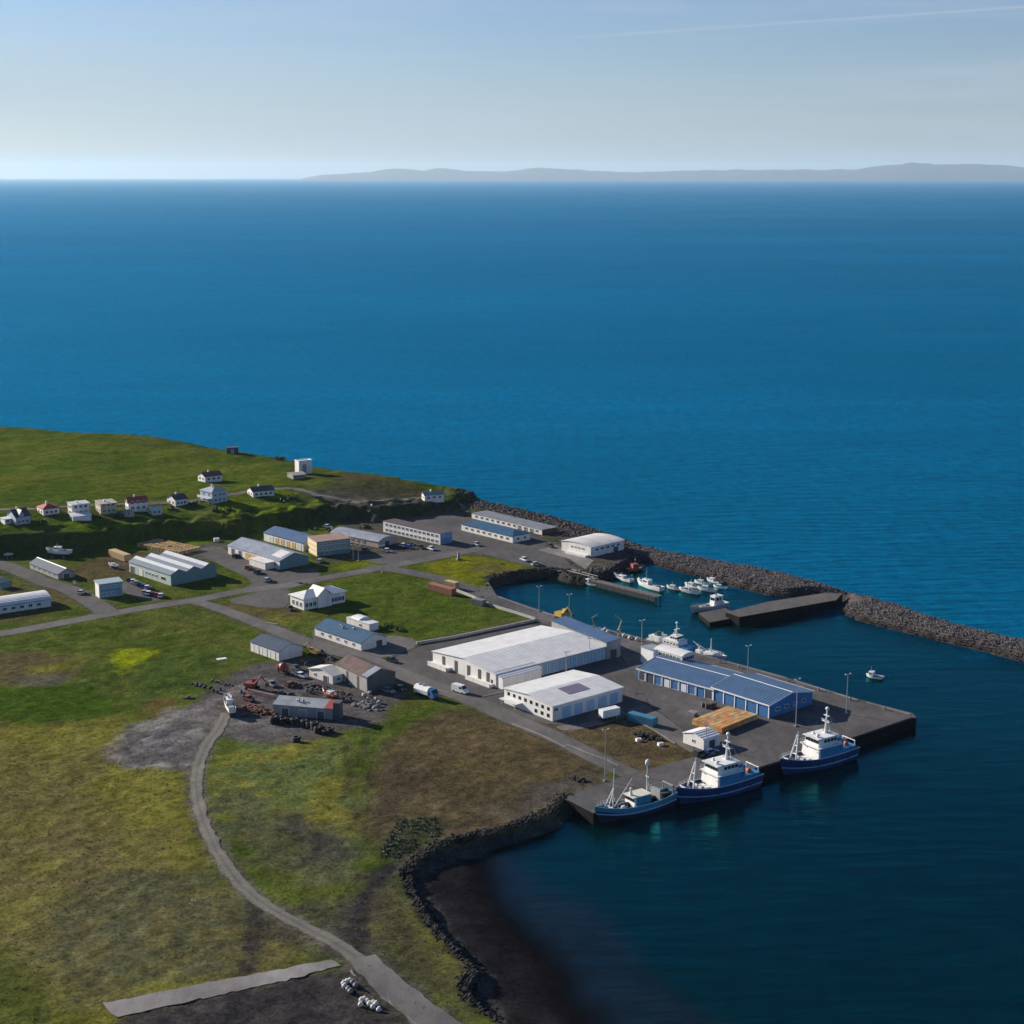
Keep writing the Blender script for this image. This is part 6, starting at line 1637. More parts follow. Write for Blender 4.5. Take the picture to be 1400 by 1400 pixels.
def box_lorry(px, head, label, body_m, cab=True, Lb=7.0, name='lorry', cat='lorry', hgt=2.6, wd=2.4):
    p = on(*px); q = G(*head, p.z)
    root = empty(name, (p.x, p.y, p.z + .05), math.atan2(q[1] - p.y, q[0] - p.x), label, cat)
    MB().box(-Lb / 2, Lb / 2, -wd / 2, wd / 2, 1.0, 1.0 + hgt).build('cargo_box', body_m, root)
    MB().box(-Lb / 2, Lb / 2 + (2.2 if cab else .8), -.5, .5, .6, .98).build('chassis', DARK, root)
    part(cargo if (cargo := root.children[0]) else root, 'rear_door', TRIM, lambda b: (b.box(-Lb / 2 - .06, -Lb / 2 - .004, -wd / 2 + .1, -.03, 1.1, .9 + hgt), b.box(-Lb / 2 - .06, -Lb / 2 - .004, .03, wd / 2 - .1, 1.1, .9 + hgt)))
    if cab:
        c = prism_xz(MB(), [(Lb / 2 + .3, .6), (Lb / 2 + .3, 2.7), (Lb / 2 + 1.5, 2.7), (Lb / 2 + 2.2, 1.6), (Lb / 2 + 2.3, .6)], -1.15, 1.15).build('cab', SWHITE, root)
        prism_xz(MB(), [(Lb / 2 + 1.56, 2.6), (Lb / 2 + 2.18, 1.66), (Lb / 2 + 2.22, 1.68), (Lb / 2 + 1.6, 2.62)], -1.0, 1.0).build('windscreen', GLASS, c)
        wheels(root, (-Lb / 2 + 1.2, -Lb / 2 + 2.4, Lb / 2 + 1.3), 1.0, .5)
    else:
        wheels(root, (-Lb / 2 + 1.2, -Lb / 2 + 2.4), 1.0, .5)
        part(root, 'landing_leg', STEEL, lambda b: (b.box(Lb / 2 - 1, Lb / 2 - .8, -.8, -.6, 0, 1), b.box(Lb / 2 - 1, Lb / 2 - .8, .6, .8, 0, 1)))
    return root
box_lorry((833, 983), (846, 980), 'white box trailer parked in the shade beside the small white hall', SWHITE, False, 6.2, 'trailer', 'trailer', 2.3)
# white boat-like tank lorry at the road end of the shed
p = on(583, 953); q = G(596, 957, p.z)
root = empty('tank_lorry', (p.x, p.y, p.z), math.atan2(q[1] - p.y, q[0] - p.x), 'white tank lorry with a humped top parked beside the diagonal road', 'lorry')
tn = MB().prism([(-1.3, 1.2), (-1.45, 2.4), (-1.0, 3.3), (0, 3.6), (1.0, 3.3), (1.45, 2.4), (1.3, 1.2)], 'x', -4.2, 1.8).build('tank', SWHITE, root)
part(tn, 'manhole', STEEL, lambda b: [b.tube((x_, 0, 3.5), (x_, 0, 4.0), .5, .5, 10) for x_ in (-2.8, -1.0)])
MB().box(-4.2, 4.2, -.5, .5, .7, 1.15).build('chassis', DARK, root)
c_ = prism_xz(MB(), [(2.1, .7), (2.1, 3.2), (3.4, 3.2), (4.1, 2.0), (4.2, .7)], -1.2, 1.2).build('cab', mat('deep_blue_door_and_shade', (.028, .13, .33), .5), root)  # deep blue paints the shade on the right end of the lorry
prism_xz(MB(), [(3.46, 3.1), (4.06, 2.08), (4.1, 2.1), (3.5, 3.12)], -1.0, 1.0).build('windscreen', GLASS, c_)
wheels(root, (-3.2, -2.0, 3.2), 1.05, .52)
# long blue container
def container(pA, pB, label, m, hgt=2.6, wd=2.5, cat='container', doors=True):
    a, b = on(*pA), on(*pB)
    Ln = math.hypot(b.x - a.x, b.y - a.y)
    root = empty('container', (a.x, a.y, a.z), math.atan2(b.y - a.y, b.x - a.x), label, cat)
    bd = MB().box(0, Ln, 0, wd, .12, hgt).build('body', m, root)
    part(root, 'corner_post', m, lambda b_: [b_.box(x_ - .08, x_ + .08, y_ - .08, y_ + .08, 0, hgt + .06) for x_ in (0, Ln) for y_ in (0, wd)])
    mb = MB(); n = int(Ln / .5)
    for k in range(n): mb.box((k + .25) * Ln / n, (k + .6) * Ln / n, -.05, -.004, .3, hgt - .2)
    mb.build('corrugation', m, bd)
    if doors: part(root, 'door', m, lambda b_: (b_.box(Ln + .004, Ln + .06, .1, wd / 2 - .03, .3, hgt - .1), b_.box(Ln + .004, Ln + .06, wd / 2 + .03, wd - .1, .3, hgt - .1)))
    return root
container((858, 985.5), (892, 994.5), 'long blue container on the gravel next to the white trailer', mat('container_blue', (.04, .19, .30), .55, var=.2, streak=True), 2.5)
container((149, 760), (170, 768), 'tan container with a rounded top standing in the dry yard', mat('tan_steel', (.50, .36, .17), .65, var=.2), 2.8, 3.0)

# ================================================================== HARBOUR AND YARD OBJECTS
def lamp_mast(px, h_px, label, group='tall lamp masts', n=2, arm=.9):
    p = on(*px); h = h_px * mpp(px[0], px[1], p.z)
    root = empty('lamp_mast', p, R(30), label, 'lamp mast', group)
    MB().box(-.45, .45, -.45, .45, -.3, .35).build('base', CONC_L, root)
    MB().tube((0, 0, .3), (0, 0, h), .16, .08, 8).build('pole', STEEL, root)
    hd = MB().box(-arm, arm, -.06, .06, h - .1, h + .04).build('crossarm', STEEL, root)
    l0 = None
    for k in range(n):
        x_ = -arm + 2 * arm * k / max(1, n - 1)
        MB().box(x_ - .22, x_ + .22, -.35, .15, h + .04, h + .26).build('lamp_head', STEEL, hd)
    return root
for px, hp, lb in (((1022, 926), 42, 'tall lamp mast on the far quay edge behind the blue warehouse roof'), ((1157, 976), 52, 'tall lamp mast on the open quay near the outer corner'), ((1088, 993), 62, 'tall lamp mast in front of the blue warehouse gable'),
                   ((827, 1068), 68, 'tall lamp mast at the field end of the quay'), ((877, 897), 48, 'tall lamp mast between the largest hall and the longliner stern'), ((737, 836), 34, 'lamp mast on the basin road above the pale wall'), ((778, 849), 36, 'lamp mast beside the ochre digger on the quay'),
                   ((523, 782), 36, 'lamp mast at the village road junction'), ((483, 765), 20, 'short lamp mast left of the pair by the village lawn'), ((490, 767), 20, 'short lamp mast right of the pair by the village lawn'), ((774, 930), 38, 'lamp mast by the wall of the largest white hall'), ((806, 905), 32, 'lamp mast near the cold store end of the largest hall'), ((965, 1022), 34, 'lamp mast standing before the small white quay shed')):
    lamp_mast(px, hp, lb)
# stacked fish tubs on the quay: every tub a thing
TUBM = [mat('fish_tub_ochre', (.52, .29, .09), .6, var=.2, scale=1.5), mat('fish_tub_orange', (.56, .24, .075), .6, var=.2, scale=1.5), mat('fish_tub_tan', (.46, .34, .18), .6, var=.2, scale=1.5)]
for m_ in TUBM:       # every tub has faded differently
    n_, l_ = m_.node_tree.nodes, m_.node_tree.links
    oi = n_.new('ShaderNodeObjectInfo'); mr_ = n_.new('ShaderNodeMapRange'); mr_.inputs['To Min'].default_value, mr_.inputs['To Max'].default_value = .72, 1.2
    l_.new(oi.outputs['Random'], mr_.inputs['Value'])
    v_ = n_.new('ShaderNodeVectorMath'); v_.operation = 'SCALE'
    old = n_['Principled BSDF'].inputs['Base Color'].links[0].from_socket
    l_.new(old, v_.inputs[0]); l_.new(mr_.outputs[0], v_.inputs['Scale']); l_.new(v_.outputs[0], n_['Principled BSDF'].inputs['Base Color'])
def tub_stack(m, s=1.55, levels=2, hgt=.82):
    root = empty('fish_tub_stack', (0, 0, 0))
    for k in range(levels):
        mb = MB(); z0 = k * hgt; h_ = s / 2
        mb.box(-h_ + .03, h_ - .03, -h_ + .03, h_ - .03, z0 + .12, z0 + .18)
        for a_ in ((-h_, h_, -h_, -h_ + .08), (-h_, h_, h_ - .08, h_)): mb.box(*a_, z0 + .12, z0 + hgt - .02)
        for a_ in ((-h_, -h_ + .08, -h_ + .08, h_ - .08), (h_ - .08, h_, -h_ + .08, h_ - .08)): mb.box(*a_, z0 + .12, z0 + hgt - .02)
        for f_ in (-.8, 0, .8): mb.box(f_ * h_ - .12, f_ * h_ + .12, -h_, h_, z0, z0 + .12)
        mb.box(-h_ + .08, h_ - .08, -h_ + .08, h_ - .08, z0 + hgt - .1, z0 + hgt - .035)
        mb.build('tub', m, root)
    return root
def tub_block(A, B, C, label, group, pitch=1.555, levels=2, mats_=TUBM, keep=1.0):
    a, b, c = (Vector((*G(*p), 0)) for p in (A, B, C))
    ux, uy = c - b, a - b
    ey = uy.normalized(); ex = Vector((ey.y, -ey.x, 0)); Lx, Wy = ux.dot(ex), uy.length
    rz = math.atan2(ex.y, ex.x)
    protos = [tub_stack(m_, levels=levels) for m_ in mats_]
    used_ = [False] * len(protos)
    nx_, ny_ = int(Lx / pitch), int(Wy / pitch)
    zz = on(*B).z + .03
    zz = max(zz, 3.07) if sdist(np.array([[b.x, b.y]]), QUAY, 20)[0] > -2 else zz
    for i in range(nx_):
        for j in range(ny_):
            if random.random() > keep: continue
            k = random.randrange(len(protos))
            o = protos[k] if not used_[k] else copy_tree(protos[k])
            used_[k] = True
            p_ = b + ex * (i + .5) * pitch + ey * (j + .5) * pitch
            o.location = (p_.x, p_.y, zz); o.scale.z = random.uniform(.97, 1.03)
            o.rotation_euler = (0, 0, rz)
            tag(o, label, 'fish tubs', group)
    for k, u in enumerate(used_):
        if not u:
            for ch in list(protos[k].children): bpy.data.objects.remove(ch)
            bpy.data.objects.remove(protos[k])
tub_block((943, 990), (987, 1003), (1046, 984), 'stack of ochre fish tubs in the big block before the blue warehouse', 'ochre fish tubs stacked on the quay')
tub_block((186, 748), (245, 760), (275, 751), 'stack of tan fish tubs in the block behind the green grey factory', 'tan fish tubs behind the factory', 2.1, 2, [TUBM[2], TUBM[0]], .97)
container((585, 806), (617, 815), 'rust red container by the road at the edge of the green field', mat('rust_red_steel', (.30, .11, .07), .75, var=.35), 2.6)
container((607, 803.5), (622, 807), 'tan container with a flat lid behind the rust red one', mat('tan_steel', (.50, .36, .17), .65, var=.2), 2.9, 2.4)
container((645, 826), (659, 829), 'grey container with a yellow end beside the pale wall', mat('grey_steel', (.20, .20, .22), .65, var=.2), 2.2, 2.4)
# diggers and cranes
def excavator(px, head, color_m, label, s=1.0, reach=1.0):
    p = on(*px); q = G(*head, p.z)
    root = empty('excavator', (p.x, p.y, p.z + .02), math.atan2(q[1] - p.y, q[0] - p.x), label, 'excavator')
    for sd in (-1, 1): part(root, 'track', TYRE, lambda b: prism_xz(b, [(-1.9 * s, .25), (-1.6 * s, 0), (1.6 * s, 0), (1.9 * s, .25), (1.9 * s, .6), (1.6 * s, .85), (-1.6 * s, .85), (-1.9 * s, .6)], sd * 1.2 * s - .3, sd * 1.2 * s + .3))
    bd = part(root, 'body', color_m, lambda b: (b.box(-2.2 * s, 1.2 * s, -1.3 * s, 1.3 * s, 1.0, 2.1 * s), b.tube((0, 0, .6), (0, 0, 1.0), .9 * s, .9 * s, 12)))
    cb = part(root, 'cab', color_m, lambda b: b.box(-.2 * s, 1.3 * s, .2 * s, 1.25 * s, 2.1 * s, 3.2 * s, 0, .1))
    part(cb, 'window', GLASS, lambda b: (b.box(1.25 * s, 1.33 * s, .35 * s, 1.1 * s, 2.3 * s, 3.0 * s), b.box(0, 1.1 * s, 1.2 * s, 1.29 * s, 2.35 * s, 3.0 * s)))
    part(root, 'boom', color_m, lambda b: (b.tube((1.0 * s, -.4 * s, 1.8 * s), (3.4 * s * reach, -.4 * s, 4.6 * s), .3 * s, .22 * s), b.tube((3.4 * s * reach, -.4 * s, 4.6 * s), (5.4 * s * reach, -.4 * s, 2.6 * s), .22 * s, .16 * s)))
    part(root, 'bucket', DARK, lambda b: b.prism([(-.9 * s, 1.6 * s), (-.9 * s, 2.7 * s), (.1 * s, 2.7 * s), (.1 * s, 2.3 * s)], 'x', 5.1 * s * reach, 5.9 * s * reach))
    return root
YEL = mat('machine_yellow', (.50, .32, .05), .5, var=.2)
REDM = mat('machine_red', (.30, .055, .04), .6, var=.35)
excavator((768, 846), (790, 853), YEL, 'ochre yellow excavator on the quay edge by the basin', 1.15)
excavator((430, 896), (418, 893), YEL, 'yellow digger in the shade behind the slate roofed shed', .9)
excavator((345, 942), (362, 944), REDM, 'red excavator with a raised boom in the scrapyard', 1.0)
def quay_crane(px, label, m, s=1.0, ang=0.):
    p = on(*px)
    root = empty('quay_crane', (p.x, p.y, max(p.z, 3.06)), ang, label, 'crane')
    MB().tube((0, 0, 0), (0, 0, 2.6 * s), .35 * s, .3 * s, 10).build('pedestal', m, root)
    b_ = part(root, 'jib', m, lambda b: (b.tube((0, 0, 2.6 * s), (1.0 * s, 0, 5.6 * s), .22 * s, .18 * s), b.tube((1.0 * s, 0, 5.6 * s), (-1.6 * s, 0, 7.6 * s), .18 * s, .1 * s)))
    part(root, 'winch_box', m, lambda b: b.box(-.6 * s, .5 * s, -.5 * s, .5 * s, 1.2 * s, 2.2 * s))
    part(b_, 'hook', DARK, lambda b: b.tube((-1.6 * s, 0, 7.6 * s), (-1.6 * s, 0, 6.2 * s), .05))
quay_crane((846, 869), 'pale yellow landing crane with a bent jib on the quay edge', mat('pale_yellow_paint', (.50, .44, .24), .6), 1.0, R(-20))
quay_crane((812, 862), 'olive landing crane beside the white bags on the quay edge', mat('olive_paint', (.30, .27, .10), .6), .8, R(160))
def bag(px, s, m, label, group, cat='bag'):
    p = on(*px)
    root = empty('bulk_bag', (p.x, p.y, p.z), random.uniform(0, 3), label, cat, group)
    mb = MB(); mb.ball((0, 0, s * .75), s, 0, 10, (.95, .85, .8))
    mb.build('sack', m, root, smooth=True)
    part(root, 'neck', m, lambda b: (b.tube((0, 0, s * 1.4), (0, 0, s * 1.75), s * .25, s * .45, 8)))
    return root
BAGW = mat('woven_white', (.62, .60, .56), .8, var=.2)
for px in ((819, 863), (824, 865), (827, 863), (831, 866), (853, 871), (861, 874), (871, 876)):
    bag(px, .8, BAGW, 'white bulk bag standing by the landing cranes on the quay edge', 'white bags on the quay edge')
for px in ((985, 904), (1079, 930), (1163, 955), (1011, 911), (910, 884), (1120, 942), (1210, 968)):
    p = Vector((*G(px[0], px[1], 3.06), 0)); r_ = empty('bollard', (p.x - .5, p.y - 1.6, 3.06), 0, 'pale mooring bollard on the far kerb of the quay', 'bollard', 'bollards along the quay')
    MB().tube((0, 0, 0), (0, 0, .7), .3, .26, 10).build('post', CONC_L, r_); MB().tube((0, 0, .7), (0, 0, .9), .42, .38, 10).build('cap', CONC_L, r_)
# pallets and small gear by the tubs and the blue building
def pallet_pile(px, n, m, label, cat='pallets', s=1.2, name='pallet_stack'):
    p = on(*px)
    r_ = empty(name, (p.x, p.y, max(p.z, 3.02)), random.uniform(0, 1.5), label, cat)
    for k in range(n):
        mb = MB(); z0 = k * .16
        for y_ in (-.45, -.15, .15, .45): mb.box(-s / 2, s / 2, y_ * s - .1, y_ * s + .1, z0 + .11, z0 + .15)
        for x_ in (-.45, 0, .45): mb.box(x_ * s - .06, x_ * s + .06, -s / 2, s / 2, z0, z0 + .11)
        mb.build('pallet', m, r_)
pallet_pile((947, 978), 8, mat('pale_pallet', (.34, .33, .30), .8), 'stack of pale pallets at the corner of the ochre fish tubs', s=2.2)
for k, px in enumerate(((963, 966), (968, 968), (974, 967))):
    pallet_pile(px, 9 + k, mat('weathered_pallet', (.14, .12, .11), .85), ('left', 'middle', 'right')[k] + ' of three dark pallet stacks in front of the blue wing', s=1.8)
# nets and gear heap on the brown ground
def heap(px, rx, ry, h, m, label, cat='heap', n=26, name='heap', r0=.35):
    p = on(*px)
    mb = MB()
    for k in range(n):
        a_, rr = random.uniform(0, 6.28), random.random() ** .6
        mb.ball((math.cos(a_) * rr * rx, math.sin(a_) * rr * ry, h * (1 - rr) * .7), random.uniform(r0, r0 * 2.2), 0, 6, (random.uniform(.8, 1.5), random.uniform(.8, 1.5), random.uniform(.5, 1.0)))
    o = mb.build(name, m); o.location = p
    o.rotation_euler = (0, 0, R(-35))
    return tag(o, label, cat)
heap((885, 1008), 5.5, 2.2, 1.0, mat('black_net', (.022, .020, .019), .95, var=.4), 'black heap of nets on the brown ground beside the blue container', 'net heap', 34, 'net_heap')
heap((789, 1066), 2.6, 1.3, .8, mat('black_net', (.022, .020, .019), .95, var=.4), 'small black heap near the field end of the quay', 'net heap', 16, 'net_heap')
for px, lb in (((873, 1013), 'white block at the left end of the black net heap'), ((903, 1019), 'white block at the near side of the black net heap')):
    p = on(*px); r_ = empty('concrete_block', p, .4, lb, 'block'); MB().box(-.8, .8, -.6, .6, -.2, .8, 0, .06).build('body', WHITEP, r_); MB().torus((0, 0, .86), .18, .05).build('lifting_ring', STEEL, r_)
heap((557, 744), 5.5, 2.0, .9, mat('dark_scrap', (.06, .05, .055), .9, var=.5, scale=1.5), 'dark mixed scrap heap at the right end of the arched barn', 'scrap heap', 30, 'scrap_heap')
heap((355, 972), 7.5, 2.6, 1.8, RUST, 'long rusty red heap of scrap iron left of the grey corrugated shed', 'scrap heap', 60, 'scrap_heap', .4)
heap((433, 940), 5.5, 2.0, 1.0, mat('dark_scrap', (.06, .05, .055), .9, var=.5, scale=1.5), 'dark heap of earth and scrap below the cream roofed hall', 'scrap heap', 34, 'scrap_heap')
heap((388, 947), 4.0, 1.3, .8, mat('dark_scrap', (.06, .05, .055), .9, var=.5, scale=1.5), 'low dark scrap heap behind the grey corrugated shed', 'scrap heap', 18, 'scrap_heap')
heap((275, 938), 4.5, 1.2, .9, mat('dark_scrap', (.06, .05, .055), .9, var=.5, scale=1.5), 'dark scrap heap at the upper left border of the scrapyard', 'scrap heap', 20, 'scrap_heap')
heap((452, 901), 3.5, 1.6, .9, mat('dark_scrap', (.06, .05, .055), .9, var=.5, scale=1.5), 'dark machinery heap in the shade between road and slate roofed shed', 'scrap heap', 20, 'scrap_heap')
heap((489, 905), 3.0, 1.4, .8, mat('dark_scrap', (.06, .05, .055), .9, var=.5, scale=1.5), 'dark heap on the road verge above the rust roofed shed', 'scrap heap', 14, 'scrap_heap')
heap((466, 752), 3.0, 1.4, .9, mat('dark_scrap', (.06, .05, .055), .9, var=.5, scale=1.5), 'dark heap of gear at the foot of the ochre building', 'scrap heap', 12, 'scrap_heap')
heap((505, 966), 6.0, 3.5, .7, mat('pale_rubble', (.17, .16, .15), .9, var=.4), 'pale rubble heap right of the grey corrugated shed', 'rubble heap', 46, 'rubble_heap')
for k, px in enumerate(((496, 962), (503, 957), (508, 963), (514, 957), (500, 970), (512, 969), (518, 962), (498, 952), (506, 949))):
    p = on(*px)
    mb = MB(); mb.ball((0, 0, .5), random.uniform(.6, 1.0), 0, 6, (1.2, .9, .8))
    o = mb.build('concrete_lump', mat('pale_concrete_lump', (.40, .38, .35), .9, var=.3)); o.location = p; o.rotation_euler = (random.random() * .5, random.random() * .5, random.random() * 3)
    tag(o, 'pale concrete lump lying on the rubble right of the grey shed', 'concrete lump', 'concrete lumps on the rubble')
# red machines
def tanker_drum(px, head, label):
    p = on(*px); q = G(*head, p.z)
    r_ = empty('mixer_trailer', (p.x, p.y, p.z), math.atan2(q[1] - p.y, q[0] - p.x), label, 'mixer')
    MB().tube((-1.8, 0, 2.0), (0, 0, 2.3), .8, 1.5, 14).tube((0, 0, 2.3), (1.7, 0, 2.5), 1.5, .7, 14).build('drum', REDM, r_)
    MB().box(-2.2, 2.8, -.8, .8, .7, 1.0).build('chassis', DARK, r_)
    MB().box(2.0, 3.2, -.9, .9, 1.0, 2.4, 0, .1).build('engine_cover', REDM, r_)
    wheels(r_, (-1.4, 1.6), 1.0, .5)
tanker_drum((388, 921), (376, 917), 'old red drum mixer standing among the scrap below the slate roofed shed')
p = on(358, 951); r_ = empty('lattice_boom', p, math.atan2(*reversed([G(372, 954)[i] - G(345, 948)[i] for i in (0, 1)])), 'long faded red and white steel boom lying in the scrapyard', 'steel boom')
mb = MB(); [mb.tube((-5, y_, z_), (5, y_, z_), .12) for y_ in (-.4, .4) for z_ in (.3, 1.1)]; [mb.tube((-5 + k, -.4, .3 if k % 2 else 1.1), (-4 + k, .4, 1.1 if k % 2 else .3), .07) for k in range(10)]
mb.build('lattice', mat('faded_red_white', (.45, .27, .24), .7, var=.3), r_)
MB().tube((-5.3, 0, .1), (-5.3, 0, 1.4), .35).build('pivot', REDM, r_)
# tyre stacks in a curved row, one apart
def tyre_stack(px, label, group, n=3, s=1.0):
    p = on(*px)
    r_ = empty('tyre_stack', p, random.uniform(0, 3), label, 'tyres', group)
    for k in range(n):
        MB().torus((random.uniform(-.12, .12), random.uniform(-.12, .12), .32 * s + k * .58 * s), .75 * s, .32 * s).build('tyre', TYRE, r_, smooth=True)
tl = [(374, 989), (381, 988), (388, 990), (395, 989), (403, 991), (410, 992), (416, 993), (423, 995), (430, 997), (434, 1002), (440, 1000), (445, 1004), (451, 1001)]
for px in tl: tyre_stack(px, 'stack of black tyres in the curved row below the grey shed', 'tyre stacks below the grey shed', random.choice((2, 3, 3)), random.uniform(.95, 1.25))
tyre_stack((405, 1014), 'lone stack of black tyres in the grass below the curved row', None, 2, 1.3)
# bales and barrels by the lower road
for k, px in enumerate(((470, 1347), (474, 1345), (478, 1344), (482, 1346), (471, 1351), (476, 1355), (479, 1358), (486, 1350))):
    white = k in (0, 1, 2, 4)
    bag(px, .62, BAGW if white else mat('grey_wrap', (.16, .17, .19), .6), ('white' if white else 'dark grey') + ' sack in the upper heap of sacks beside the lower road', ('white' if white else 'grey') + ' sacks in the upper heap', 'sack')
for k, px in enumerate(((494, 1370), (498, 1369), (502, 1372), (493, 1376), (505, 1375), (510, 1374), (510, 1379), (514, 1375), (518, 1383))):
    bag(px, .6, BAGW, 'white sack in the lower heap of sacks nearest the picture bottom', 'white sacks in the lower heap', 'sack')
# stone cairn monument on the lawn
p = on(627, 765); r_ = empty('monument', p, .3, 'small stone monument at the corner of the bright green lawn', 'monument')
MB().box(-.9, .9, -.9, .9, -.2, .5).build('plinth', CONC_L, r_); MB().box(-.5, .5, -.4, .4, .5, 3.2, 0, .12).build('stone', mat('grey_stone', (.30, .29, .27), .9, var=.3), r_)
# more wrecks, drums and gear that fill the scrapyard and the village yards
for px, hd, c, lb in (((398, 938), (404, 936), (.16, .07, .04), 'rust brown car wreck in the middle of the scrapyard'), ((372, 938), (378, 941), (.22, .2, .17), 'dull beige car wreck behind the red excavator'), ((405, 916), (411, 919), (.05, .08, .09), 'dark green car wreck above the white car in the scrapyard'),
                      ((531, 947), (538, 949), (.2, .2, .21), 'grey pickup in the shade at the right corner of the rust roofed shed'), ((548, 944), (554, 947), (.07, .03, .03), 'maroon car on the verge between the rust roofed shed and the tank lorry'), ((340, 958), (346, 960), (.25, .06, .04), 'red car wreck at the upper edge of the rusty heap'),
                      ((322, 762), (327, 758), CARD, 'black car at the upper corner of the silver factory'), ((352, 784), (357, 781), CARD, 'black car facing the white annex of the silver factory'), ((340, 778), (345, 775), CARR, 'dark red car beside the ochre factory doors'), ((438, 769), (444, 766), CARS, 'silver car in front of the banded ochre building'),
                      ((500, 754), (506, 756), CARD, 'dark car before the long wall of the arched barn'), ((560, 750), (566, 751), CARB, 'blue car at the far right of the scrap heap by the barn'), ((575, 750), (581, 752), CARD, 'black car under the left half of the long two storey block'), ((590, 752), (596, 754), CARW, 'white car under the right half of the long two storey block'),
                      ((652, 746), (658, 748), CARS, 'silver car in front of the teal roofed long house'), ((397, 834), (401, 837), CARD, 'dark car by the near corner of the white shop'), ((112, 812), (116, 810), CARS, 'silver car left of the two storey teal office'), ((752, 748), (758, 750), CARD, 'dark car left of the pale boat shed')):
    vehicle(px, hd, c, lb)
DRUM = [mat('drum_blue', (.05, .12, .22), .5, var=.4), mat('drum_rust', (.16, .07, .04), .8, var=.5), mat('drum_dark', (.05, .05, .055), .7, var=.4)]
for k, px in enumerate(((420, 946), (424, 948), (427, 945), (470, 957), (474, 960), (479, 957), (381, 955), (385, 957), (334, 951), (330, 948), (297, 948), (292, 946), (301, 944), (414, 908), (418, 910))):
    p = on(*px); r_ = empty('oil_drum', p, 0, 'old oil drum standing among the scrap around the sheds', 'drum', 'oil drums in the scrapyard')
    MB().tube((0, 0, 0), (0, 0, 1.15), .42, .42, 12).build('body', DRUM[k % 3], r_); mb = MB(); [mb.torus((0, 0, z_), .42, .03) for z_ in (.38, .77, 1.14)]; mb.build('hoop', DRUM[k % 3], r_)
heap((302, 934), 5.0, 1.4, .8, mat('mixed_scrap', (.11, .085, .07), .9, var=.6, scale=2), 'mixed pale and dark scrap heap at the top left of the scrapyard road', 'scrap heap', 26, 'scrap_heap', .28)
heap((468, 948), 4.0, 1.2, .7, mat('mixed_scrap', (.11, .085, .07), .9, var=.6, scale=2), 'brown scrap heap between the orange boat and the rust roofed shed', 'scrap heap', 22, 'scrap_heap', .28)
heap((415, 962), 6.0, 1.0, .7, mat('mixed_scrap', (.11, .085, .07), .9, var=.6, scale=2), 'long scrap heap behind the right half of the grey corrugated shed', 'scrap heap', 26, 'scrap_heap', .28)
heap((400, 935), 3.5, 1.2, .7, RUST, 'small rusty heap between the drum mixer and the long steel boom', 'scrap heap', 18, 'scrap_heap', .28)
heap((545, 938), 4.0, 1.2, .8, mat('dark_scrap', (.06, .05, .055), .9, var=.5, scale=1.5), 'dark heap along the road right of the rust roofed shed', 'scrap heap', 20, 'scrap_heap', .3)
heap((258, 955), 3.0, 1.0, .6, mat('mixed_scrap', (.11, .085, .07), .9, var=.6, scale=2), 'small scrap heap by the gravel pit at the edge of the grass', 'scrap heap', 14, 'scrap_heap', .28)
heap((412, 798), 3.0, 1.2, .7, mat('mixed_scrap', (.11, .085, .07), .9, var=.6, scale=2), 'small brown heap behind the white shop', 'scrap heap', 12, 'scrap_heap', .28)
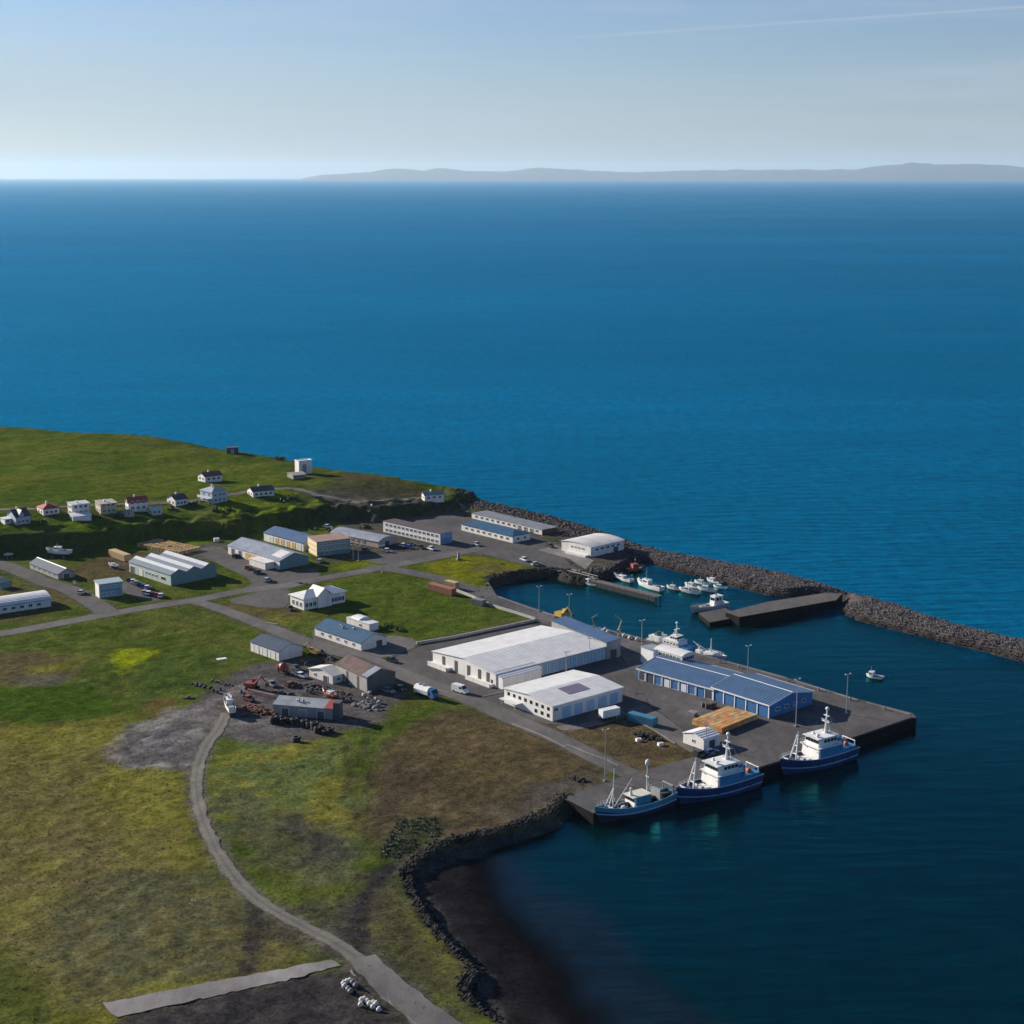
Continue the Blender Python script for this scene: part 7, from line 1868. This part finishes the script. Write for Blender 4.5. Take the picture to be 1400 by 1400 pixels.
# small odds and ends
p = on(296, 740); r_ = empty('storage_box', p, R(20), 'small white storage box at the foot of the bluff right of the tan tubs', 'box'); MB().box(-1.1, 1.1, -.7, .7, -.1, 1.3).build('body', WHITEP, r_); MB().box(-1.2, 1.2, -.8, .8, 1.3, 1.42).build('lid', TRIM, r_)
for px, lb in (((102, 801), 'white signboard on posts on the verge by the lane junction'), ((123, 834), 'small white sign near the crossroads beside the long white barn')):
    p = on(*px); r_ = empty('signboard', p, R(-30), lb, 'sign')
    MB().box(-.7, .7, -.04, .04, .9, 2.0).build('board', TRIM, r_)
    for x_ in (-.5, .5): MB().tube((x_, .06, -.2), (x_, .06, 2.0), .05).build('post', STEEL, r_)
p = on(303, 901); tag(MB().box(-1.6, 1.6, -.9, .9, .05, .2).build('sheet_panel', TRIM, None, p, .5), 'white panel lying in the grass left of the slate roofed shed', 'panel')
p = on(372, 853); tag(MB().box(-2.2, 2.2, -.25, .25, .05, .3).build('plank', WHITEWALL, None, p, -.5), 'pale plank lying on the verge of the diagonal road', 'plank')
# shrubs near the houses
def shrub(px, s, label, m=None):
    p = on(*px); n = 90
    c_ = rng.normal(0, .42, (n, 3)) * s * np.array([1.2, 1, .7]); c_[:, 2] = np.abs(c_[:, 2]) + .1
    mb = MB()
    for q_ in c_:
        a_, b_ = Vector(rng.normal(0, 1, 3)).normalized() * s * .22, Vector(rng.normal(0, 1, 3)).normalized() * s * .22
        q_ = Vector(q_); mb.add([q_ - a_, q_ + b_, q_ + a_, q_ - b_], [(0, 1, 2, 3)])
    r_ = empty('shrub', p, 0, label, 'shrub', 'garden shrubs on the hill')
    mb.build('foliage', m or LEAF, r_)
    MB().tube((0, 0, -.2), (0, 0, s * .6), .12, .06).build('stem', WOODD, r_)
for px, s_, lb in (((296, 699), 2.4, 'dark shrub below the balcony of the large blue house'), ((314, 699), 2.0, 'dark round shrub on the slope right of the large blue house'), ((60, 716), 2.2, 'shrub beside the dark gabled house'), ((131, 709), 2.0, 'shrub between the white flat roofed house and the tan house'), ((162, 707), 2.0, 'shrub at the right corner of the tan house'),
                   ((236, 697), 2.2, 'shrub in front of the black roofed house'), ((266, 690), 2.0, 'shrub between the black roofed and the large blue house'), ((386, 685), 2.8, 'broad dark shrub in the bright meadow on the hill'), ((402, 683), 2.6, 'dark shrub right of the broad one in the hill meadow'), ((384, 629), 3.0, 'dark shrub at the cliff edge left of the water tower'),
                   ((546, 862), 1.8, 'dark shrub in the field right of the small arched shed'), ((532, 858), 1.8, 'dark shrub in the field behind the small arched shed'), ((430, 724), 2.2, 'dark shrub behind the ochre building'), ((455, 727), 2.4, 'dark shrub at the hill foot behind the arched barn'), ((500, 722), 2.4, 'dark shrub at the hill foot below the white cottage')):
    shrub(px, s_, lb)
